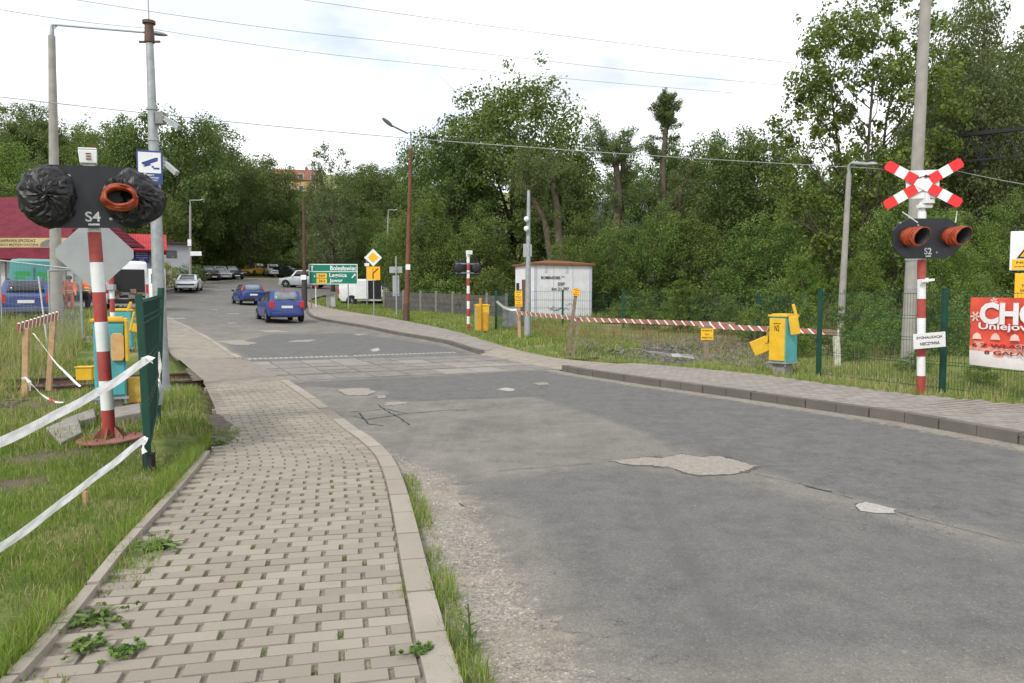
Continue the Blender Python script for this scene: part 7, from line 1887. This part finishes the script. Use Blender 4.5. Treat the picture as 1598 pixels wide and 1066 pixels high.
# bushes, hedges, undergrowth
bl = [('bush', 262, 66, 404, 44, 'bright yellow-leaved bush against the grey outbuilding', 'yellow'), ('darkbush', 300, 70, 412, 72, 'dark clipped bush between the yellow bush and the parked cars', 'dark'),
      ('darkbush', 360, 98, 396, 70, 'sloping green bush behind the black parked car', None), ('bush', 415, 95, 430, 16, 'small grass-green bush between the yellow car and the white hatchback', None),
      ('darkbush', 1000, 38, 450, 90, 'leafy bush right of the white hut, behind the mesh fence', None), ('bush', 965, 37, 470, 60, 'low light bush touching the right wall of the hut', None), ('bush', 1140, 30, 462, 70, 'light bush above the end of the taped boards', None),
      ('darkbush', 1215, 29, 430, 100, 'dense bush behind the N2 cabinet', None), ('bush', 1300, 22, 470, 90, 'light leafy bush behind the mesh, right of the dark fence post', None), ('bush', 1395, 19, 478, 90, 'light bush left of the S2 post behind the mesh', None), ('darkbush', 1460, 20, 440, 110, 'dark bush behind the S2 post', None),
      ('darkbush', 1560, 20, 440, 120, 'dark bush behind the red banner', None), ('bush', 1345, 22, 448, 60, 'yellow-green bush at the foot of the leaning grey lamp', None), ('darkbush', 1110, 36, 440, 110, 'dark bush behind the spruce', None), ('darkbush', 1060, 40, 440, 90, 'dark bush just left behind the spruce', None), ('bush', 1235, 20, 500, 60, 'small light bush beside the N2 cabinet', None),
      ('darkbush', 690, 50, 420, 110, 'dark bush above the concrete panel fence', None), ('darkbush', 770, 46, 415, 110, 'dark bush behind the yellow far cabinet', None), ('darkbush', 640, 56, 410, 80, 'dark bush behind the rust-brown lamp foot', None), ('darkbush', 880, 47, 400, 130, 'dark bush hiding the back of the white hut', None),
      ('bush', 1430, 15.5, 545, 55, 'low weed bush at the foot of the S2 post behind the mesh', None), ('bush', 1530, 13.4, 560, 60, 'low weed bush beneath the red banner', None)]
for i, (k, u, Y, vt, w, lab, m) in enumerate(bl):
    b = tree_at(k, u, Y, vt, w, lab, 'bush', 'bush', rz=i*1.9)
    if m:
        for o in b.children:
            if o.name.startswith('crown'): o.data = o.data.copy(); o.data.materials[0] = LF[m]

# ------------------------------------------------------------------ grass
def m_grass(name, stops):
    t = NT(name); c = t.ramp(t.attr('tint'), stops)
    b = t.n('ShaderNodeBsdfPrincipled', inp={'Base Color': c, 'Roughness': .6, 'Specular IOR Level': .25}); tr = t.n('ShaderNodeBsdfTranslucent', inp={'Color': c}); m = t.n('ShaderNodeMixShader', inp={0: .35})
    t.link(b.outputs[0], m.inputs[1]); t.link(tr.outputs[0], m.inputs[2]); t.link(m.outputs[0], t.out.inputs[0]); return t.mat
M_gr = m_grass('meadow_grass', [(0, (.075, .14, .020)), (.45, (.18, .275, .040)), (.7, (.27, .35, .072)), (.82, (.36, .32, .13)), (1, (.52, .44, .25))])
def terr_z(X, Y): return gzn(X, Y) + off_t(X, Y)
def blades(X, Y, h, w, tint, rg, lean=.5, z=None):
    n = len(X); Z = terr_z(X, Y) if z is None else z
    a = rg.random(n)*2*PI; wx, wy = np.cos(a)*w/2, np.sin(a)*w/2; la = rg.random(n)*2*PI; l = np.abs(rg.normal(0, lean, n))*h; lx, ly = np.cos(la)*l, np.sin(la)*l
    hz = h*np.sqrt(np.clip(1 - (l/h)**2*.5, .15, 1))
    v = np.zeros((n, 5, 3))
    v[:, 0] = np.stack([X-wx, Y-wy, Z-.01], 1); v[:, 1] = np.stack([X+wx, Y+wy, Z-.01], 1)
    v[:, 2] = np.stack([X+wx*.75+lx*.4, Y+wy*.75+ly*.4, Z+hz*.6], 1); v[:, 3] = np.stack([X-wx*.75+lx*.4, Y-wy*.75+ly*.4, Z+hz*.6], 1); v[:, 4] = np.stack([X+lx, Y+ly, Z+hz], 1)
    b = np.arange(n)*5
    q = np.stack([b, b+1, b+2, b+3], 1); tr = np.stack([b+3, b+2, b+4, b+4], 1)
    tri = np.stack([b+3, b+2, b+4], 1)
    return v.reshape(-1, 3), q, tri, np.repeat(tint, 5)
def grassmesh(name, parts, mat):
    V = []; Q = []; Tn = []; nv = 0; Tr = []
    for v, q, tri, t in parts: V.append(v); Q.append(q+nv); Tr.append(tri+nv); Tn.append(t); nv += len(v)
    V = np.concatenate(V); Q = np.concatenate(Q); Tr = np.concatenate(Tr); me = bpy.data.meshes.new(name)
    me.vertices.add(len(V)); me.vertices.foreach_set('co', V.astype(np.float32).ravel())
    li = np.concatenate([Q.ravel(), Tr.ravel()]).astype(np.int32); me.loops.add(len(li)); me.loops.foreach_set('vertex_index', li)
    st = np.concatenate([np.arange(len(Q))*4, len(Q)*4 + np.arange(len(Tr))*3]).astype(np.int32); me.polygons.add(len(st)); me.polygons.foreach_set('loop_start', st)
    a = me.attributes.new('tint', 'FLOAT', 'POINT'); a.data.foreach_set('value', np.concatenate(Tn).astype(np.float32)); me.materials.append(mat); me.update(calc_edges=True)
    o = bpy.data.objects.new(name, me); COL.objects.link(o); return tag(o, kind='stuff')
def scatter(poly, dens, rg, hfun=.12, w=.006, keep=None, dry=.15, lean=.5, clump=1.0, ns=1.0):
    x0, x1 = min(p[0] for p in poly), max(p[0] for p in poly); y0, y1 = min(p[1] for p in poly), max(p[1] for p in poly)
    n = int((x1-x0)*(y1-y0)*dens); X = x0 + rg.random(n)*(x1-x0); Y = y0 + rg.random(n)*(y1-y0); m = pin(poly, X, Y); X, Y = X[m], Y[m]
    nz = np.array([noise.noise(Vector((x*1.3*ns, y*1.3*ns, 5))) for x, y in zip(X, Y)]); n2 = np.array([noise.noise(Vector((x*4*ns, y*4*ns, 9))) for x, y in zip(X, Y)])
    s = a_soil(X, Y); k = rg.random(len(X)) < np.clip((.75 + nz*.8 + n2*.5)*clump, .05, 1)*(1 - np.clip(s*1.35-.2, 0, .97))
    if keep is not None: k &= keep(X, Y)
    X, Y, nz, n2 = X[k], Y[k], nz[k], n2[k]
    h = (hfun if np.isscalar(hfun) else hfun(X, Y))*(.5 + .9*rg.random(len(X)))*(1 + .5*nz)
    tint = np.clip(.38 + .28*nz + .18*n2 + .16*rg.normal(size=len(X)), 0, .72); dm = rg.random(len(X)) < dry*(1 + 1.5*np.clip(-nz, 0, 1)); tint[dm] = .8 + .2*rg.random(dm.sum())
    return blades(X, Y, np.maximum(h, .02), w*(.7 + .6*rg.random(len(X))), tint, rg, lean)
g = np.random.default_rng(21)
out_corr = lambda X, Y: sdist(CORR, X, Y) > .035
LV = [(x-.04, y) for x, y in SL if .8 < y < 19]
NEAR = [p for p in LV if p[1] < 8.2] + gpl([(200, 700), (-20, 700)]) + [(-5.5, 3.0), (-3.4, .9)]
pn = scatter(NEAR, 4700, g, .058, .0052, out_corr, .10, .8)
pf = scatter([p for p in LV if p[1] > 7.6] + [(-14, 19), (-14, 9.5), (-6, 7.0), (-5.0, 6.4)], 1150, g, .11, .008, out_corr, .26, .55)
tall = scatter(gpl([(-60, 640), (60, 600), (120, 560), (140, 520), (60, 512), (-60, 512)]), 420, g, .42, .009, out_corr, .45, .45)
grassmesh('grass', [pn, pf, tall], M_gr)
# grass island and verges on the right
ISL = SR[5:][::-1][:0] + [p for p in SR if p[1] > 16.5] + NEARE[::-1][1:5][:0] + gpl([(500, 466), (560, 464), (620, 466), (700, 480), (790, 500), (900, 520), (1000, 540)])
vg = scatter(ISL, 260, g, .12, .022, out_corr, .2, .5, ns=.5)
RV = [p for p in SR if 6 < p[1] < 22] + gpl([(900, 520), (1000, 530), (1100, 535), (1280, 545), (1500, 560), (1680, 600)])
rv = scatter(RV, 620, g, lambda X, Y: .09 + .09*np.clip(np.array([noise.noise(Vector((x*.9, y*.9, 2))) for x, y in zip(X, Y)]), 0, 1), .010, out_corr, .38, .6)
BK = gpl([(800, 512), (880, 505), (1000, 505), (1180, 515), (1300, 525), (1600, 560), (1600, 500), (1300, 490), (1000, 488), (800, 495)])
bk = scatter(BK, 110, g, .36, .016, None, .35, .4, ns=.6)
dryw = scatter(gpl([(800, 528), (880, 540), (990, 545), (1180, 548), (1290, 565), (1420, 590), (1420, 560), (1290, 535), (1000, 518), (800, 512)]), 34, g, .40, .011, None, .8, .45, ns=.6)
lg = scatter(gpl([(640, 500), (800, 530), (930, 530), (900, 505), (760, 492)]), 160, g, .14, .016, out_corr, .3, .5)
grassmesh('grass', [vg, rv, bk, lg], M_gr)
M_dryw = m_grass('dry_brown_weeds', [(0, (.12, .12, .04)), (.8, (.22, .15, .075)), (1, (.34, .24, .14))])
grassmesh('dry_weeds', [dryw], M_dryw)
far_g = scatter([(-40, 20), (-14, 18), (-9.6, 21), (-13, 30), (-18, 40), (-40, 34)], 60, g, .18, .03, out_corr, .25, .5, ns=.4)
grassmesh('grass', [far_g], M_gr)
# weeds in the paver gaps, along the edging and the kerb
def gapgrass():
    rg = np.random.default_rng(5); X, Y, Hh_, Tt = [], [], [], []
    for p in holes:
        near = p.y < 7.5
        if not near or not pin(SLpoly, np.array([p.x]), np.array([p.y]))[0]: continue
        pr = np.clip(.22 + 1.0*noise.noise(Vector((p.x*1.1, p.y*1.1, 4))), .03, .75)
        if rg.random() < pr:
            k = rg.integers(8, 34); X += list(p.x + rg.normal(0, .009, k)); Y += list(p.y + rg.normal(0, .022, k)); Hh_ += list(.012 + .022*rg.random(k)); Tt += list(.15 + .35*rg.random(k))
    X, Y = np.array(X), np.array(Y)
    return blades(X, Y, np.array(Hh_), .0045*np.ones(len(X)), np.array(Tt), rg, .8, gzn(X, Y) + .036)
def strip(line, w0, w1, dens, h, seed, zoff, pfun, sidew=1, ww=.005):
    rg = np.random.default_rng(seed); X, Y, Hh_, Tt = [], [], [], []
    for (x, y), (x2, y2) in zip(line, line[1:]):
        pr = pfun(x, y); L_ = math.hypot(x2-x, y2-y); k = rg.poisson(max(0, dens*L_*pr)); 
        if k == 0 or L_ == 0: continue
        f = rg.random(k); d = w0 + (w1-w0)*rg.random(k)**1.5; tx, ty = (x2-x)/L_, (y2-y)/L_
        X += list(x + (x2-x)*f - ty*d*sidew); Y += list(y + (y2-y)*f + tx*d*sidew); Hh_ += list(h*(.4 + .9*rg.random(k))*(.5+pr)); Tt += list(np.where(rg.random(k) < .18, .85, .25 + .4*rg.random(k)))
    X, Y = np.array(X), np.array(Y)
    return blades(X, Y, np.array(Hh_), ww*np.ones(len(X)), np.array(Tt), rg, .75, gzn(X, Y) + zoff)
kn = [p for p in resample(KL, .06) if 1.5 < p[1] < 7.2]
gutter = strip(kn, -.01, .13, 900, .075, 31, .0, lambda x, y: float(np.clip(.1 + 1.5*noise.noise(Vector((y*1.15, 2.2, 0))) + .45*(abs(y-5.2) < .7) + .9*(abs(y-3.25) < .28), 0, 1)), -1)
sl_n = [p for p in resample(SL, .06) if 1.5 < p[1] < 9]
edge_in = strip(sl_n, -.02, .22, 950, .05, 32, .045, lambda x, y: float(np.clip(-.1 + 1.7*noise.noise(Vector((y*1.0, 7.7, 0))), 0, 1)), -1)
edge_out = strip(sl_n, .06, .2, 1500, .10, 33, .05, lambda x, y: float(np.clip(.7 + noise.noise(Vector((y*1.3, 1.7, 0))), 0, 1)), 1)
kin = [p for p in resample(offs(KL, .15), .05) if 1.5 < p[1] < 4.4]
kerb_in = strip(kin, -.02, .05, 700, .035, 34, .045, lambda x, y: float(np.clip(1.6*noise.noise(Vector((y*2.1, 4.7, 0))), 0, 1)), 1)
sr_n = [p for p in resample(SR, .1) if 6 < p[1] < 30]
right_edge = strip(sr_n, -.06, .25, 420, .07, 35, .08, lambda x, y: float(np.clip(.55 + noise.noise(Vector((y*.9, 3.7, 0))), 0, 1)), -1, .009)
grassmesh('weeds', [gapgrass(), gutter, edge_in, edge_out, kerb_in, right_edge], M_gr)
# broad-leaved weeds on the pavement edge (countable rosettes)
M_weed = m_leaf('broad_weed_leaf', (.075, .13, .028), (.13, .20, .045), (.20, .28, .08), .25)
def rosette(label, u, v, r, n=16, seed=0, hgt=.05, up=.34):
    p = gp(u, v); rg = random.Random(seed); mb = MB(); T = []
    for k in range(n):
        a = 2*PI*k/n + rg.uniform(-.3, .3); L_ = r*rg.uniform(.55, 1.1); w = L_*rg.uniform(.16, .26); e = rg.uniform(.1, 1)*up; a += rg.uniform(-.5, .5); L_ *= rg.choice((.5, .8, 1, 1.1)); d = Vector((math.cos(a), math.sin(a), 0)); s_ = Vector((-d.y, d.x, 0)); pts = []; m = 5
        for j in range(m+1):
            f = j/m; c = d*L_*f + Vector((0, 0, math.sin(f*PI*.75)*L_*e*.6)); ww = w*math.sin(PI*min(1, f*.9+.08))*(1+.35*math.sin(j*2.6+k))
            pts += [c - s_*ww/2, c + Vector((0, 0, -.12*ww)), c + s_*ww/2]
        b = len(mb.v); mb.add(pts, [(3*j, 3*j+3, 3*j+4, 3*j+1) for j in range(m)] + [(3*j+1, 3*j+4, 3*j+5, 3*j+2) for j in range(m)], 0); T += [rg.random()]*len(pts)
    rgn = np.random.default_rng(seed+50); nn = int(14 + 60*r); cc = np.stack([rgn.normal(0, r*.5, nn), rgn.normal(0, r*.5, nn), .008 + .02*rgn.random(nn)], 1); Vv, Ff, Tt = leaves(cc, r*.16, 9, .026, rgn, .7, .8, sq=(1, 1, .4)); mb.add([tuple(v) for v in Vv], [tuple(f) for f in Ff], 0); T += list(Tt)
    o = mb.build('weed_plant', M_weed, None, loc=(p.x, p.y, p.z+.058)); a_ = o.data.attributes.new('tint', 'FLOAT', 'POINT'); a_.data.foreach_set('value', T)
    return tag(o, label, 'weed', 'weeds on the left pavement edge')
for i, (lab, u, v, r, n) in enumerate([('dandelion rosette lapping over the edging, farthest of the big weeds', 245, 868, .16, 26), ('large leafy weed at the edging, nearest big rosette', 150, 985, .14, 22), ('small weed low on the pavers by the bottom edge', 195, 1040, .08, 14), ('grey-green weed flat on the pavers near the bottom left corner', 138, 1030, .10, 18), ('weed creeping onto the pavers far up the edging', 330, 700, .22, 22), ('weed sprig beside the kerb at the very bottom', 655, 1040, .05, 10)]):
    rosette(lab, u, v, r, n, i)
# tall thistle by the kerb
p = gp(730, 1020); t = thing('thistle', 'upright leafy thistle growing in the gutter at the bottom kerb', 'weed', p)
mb = MB(); mb.tube([(0, 0, 0), (.01, .01, .1), (.0, .02, .22)], [.006, .005, .003], 6); mb.build('stem', M_weed, t)
rg_ = random.Random(3); mb = MB()
for k in range(16):
    a = k*2.4; z = .02 + .2*k/16; L_ = .075*(1.15-k/20); d = Vector((math.cos(a), math.sin(a), .35)); s_ = Vector((-d.y, d.x, 0)); c = Vector((0, .01, z))
    mb.add([c, c + d*L_*.4 + s_*L_*.2, c + d*L_, c + d*L_*.4 - s_*L_*.2], [(0, 1, 2, 3)], 0)
o = mb.build('leaves', M_weed, t)
# stones of the track bed seen between fence and pavement
def gravel(name, poly, dens, size, seed, mat):
    rg = np.random.default_rng(seed); x0, x1 = min(p[0] for p in poly), max(p[0] for p in poly); y0, y1 = min(p[1] for p in poly), max(p[1] for p in poly)
    n = int((x1-x0)*(y1-y0)*dens); X = x0 + rg.random(n)*(x1-x0); Y = y0 + rg.random(n)*(y1-y0); m = pin(poly, X, Y) & ((sdist(CORR, X, Y) > .1)); X, Y = X[m], Y[m]; n = len(X); Z = terr_z(X, Y)
    oc = np.array([(1, 0, 0), (0, 1, 0), (-1, 0, 0), (0, -1, 0), (0, 0, 1), (0, 0, -1.)]); fc = np.array([(0, 1, 4), (1, 2, 4), (2, 3, 4), (3, 0, 4), (1, 0, 5), (2, 1, 5), (3, 2, 5), (0, 3, 5)])
    V = oc[None]*(size*(.4 + rg.random((n, 1, 1))))*(.55 + .8*rg.random((n, 6, 3))); a = rg.random(n)*6.28; c, s_ = np.cos(a), np.sin(a)
    Vx = V[..., 0]*c[:, None] - V[..., 1]*s_[:, None]; Vy = V[..., 0]*s_[:, None] + V[..., 1]*c[:, None]; V = np.stack([Vx + X[:, None], Vy + Y[:, None], V[..., 2]*.7 + Z[:, None] + size*.2], -1)
    return tag(polymesh(name, V.reshape(-1, 3), (fc[None] + (np.arange(n)*6)[:, None, None]).reshape(-1, 3), mat, {'tint': np.repeat(rg.random(n), 6)}), kind='stuff')
def m_stone(name, a, b):
    t = NT(name); c = t.mix(t.attr('tint'), a, b); c = t.mix(t.math('MULTIPLY', t.smooth(t.noise(30, 4, .6), .5, .7), .5), c, (.08, .07, .06)); t.bsdf(c, .9); return t.mat
gravel('gravel', gpl([(880, 556), (1000, 568), (1160, 578), (1230, 580), (1230, 535), (1050, 530), (900, 530)]), 90, .07, 3, m_stone('ballast_stone', (.05, .045, .042), (.19, .175, .165)))
gravel('gravel', gpl([(-10, 660), (60, 620), (150, 600), (150, 585), (60, 570), (-10, 570)]), 70, .05, 4, m_stone('soil_lump', (.08, .065, .05), (.18, .15, .12)))
# gutter grit on the asphalt
def grit(poly, dens, size, seed):
    rg = np.random.default_rng(seed); x0, x1 = min(p[0] for p in poly), max(p[0] for p in poly); y0, y1 = min(p[1] for p in poly), max(p[1] for p in poly)
    n = int((x1-x0)*(y1-y0)*dens); X = x0 + rg.random(n)*(x1-x0); Y = y0 + rg.random(n)*(y1-y0); m = pin(poly, X, Y); X, Y = X[m], Y[m]
    k = rg.random(len(X)) < np.clip(1.1 - pdist(KL, X, Y)/.55, .06, 1); X, Y = X[k], Y[k]; n = len(X); Z = gzn(X, Y)
    tt = np.array([(1, 0, 0), (-.5, .86, 0), (-.5, -.86, 0), (0, 0, .8)]); fc = np.array([(0, 1, 3), (1, 2, 3), (2, 0, 3)])
    V = tt[None]*(size*(.35 + rg.random((n, 1, 1))))*(.6 + .8*rg.random((n, 4, 3))); V[..., 0] += X[:, None]; V[..., 1] += Y[:, None]; V[..., 2] += Z[:, None]
    return tag(polymesh('gravel', V.reshape(-1, 3), (fc[None] + (np.arange(n)*4)[:, None, None]).reshape(-1, 3), m_stone('gutter_grit', (.20, .175, .145), (.50, .46, .40)), {'tint': np.repeat(rg.random(n), 4)}), kind='stuff')
grit(GRP, 900, .008, 6)
# fresh green undergrowth behind the right-hand fence
for i, (k, u, Y, vt, w, lab) in enumerate([('bush', 1010, 33, 474, 60, 'low light green bush behind the long taped board'), ('bush', 1175, 25, 468, 70, 'light green bush between the far fence post and the N2 cabinet'), ('bush', 1255, 21, 452, 80, 'light green bush directly behind the N2 cabinet top'), ('bush', 1330, 18, 505, 80, 'low bright bush right of the birch stake behind the mesh'), ('bush', 1375, 20.5, 455, 80, 'light bush left of the concrete pole foot'), ('bush', 1490, 19, 470, 70, 'light bush just right of the S2 fence post'), ('light', 1470, 24, 330, 110, 'light leafy sapling right behind the S2 signal'), ('light', 1250, 30, 400, 90, 'light green sapling left of the leaning grey lamp')]):
    tree_at(k, u, Y, vt, w, lab, 'bush' if k == 'bush' else 'tree', 'bush' if k == 'bush' else 'tree', rz=i*2.3+.7)
for i, (k, u, Y, vt, w, lab) in enumerate([('darkbush', 318, 100, 392, 90, 'green thicket behind the maroon parked car'), ('bush', 352, 101, 400, 70, 'light thicket behind the silver parked car'), ('darkbush', 402, 103, 385, 90, 'tall thicket right behind the yellow parked car'), ('bush', 440, 104, 395, 80, 'light thicket behind the white hatchback'), ('darkbush', 478, 104, 385, 90, 'thicket behind the off-road car'), ('darkbush', 540, 96, 395, 90, 'thicket seen above the right end of the green sign')]):
    tree_at(k, u, Y, vt, w, lab, 'bush', 'bush', rz=i*1.3+.2)
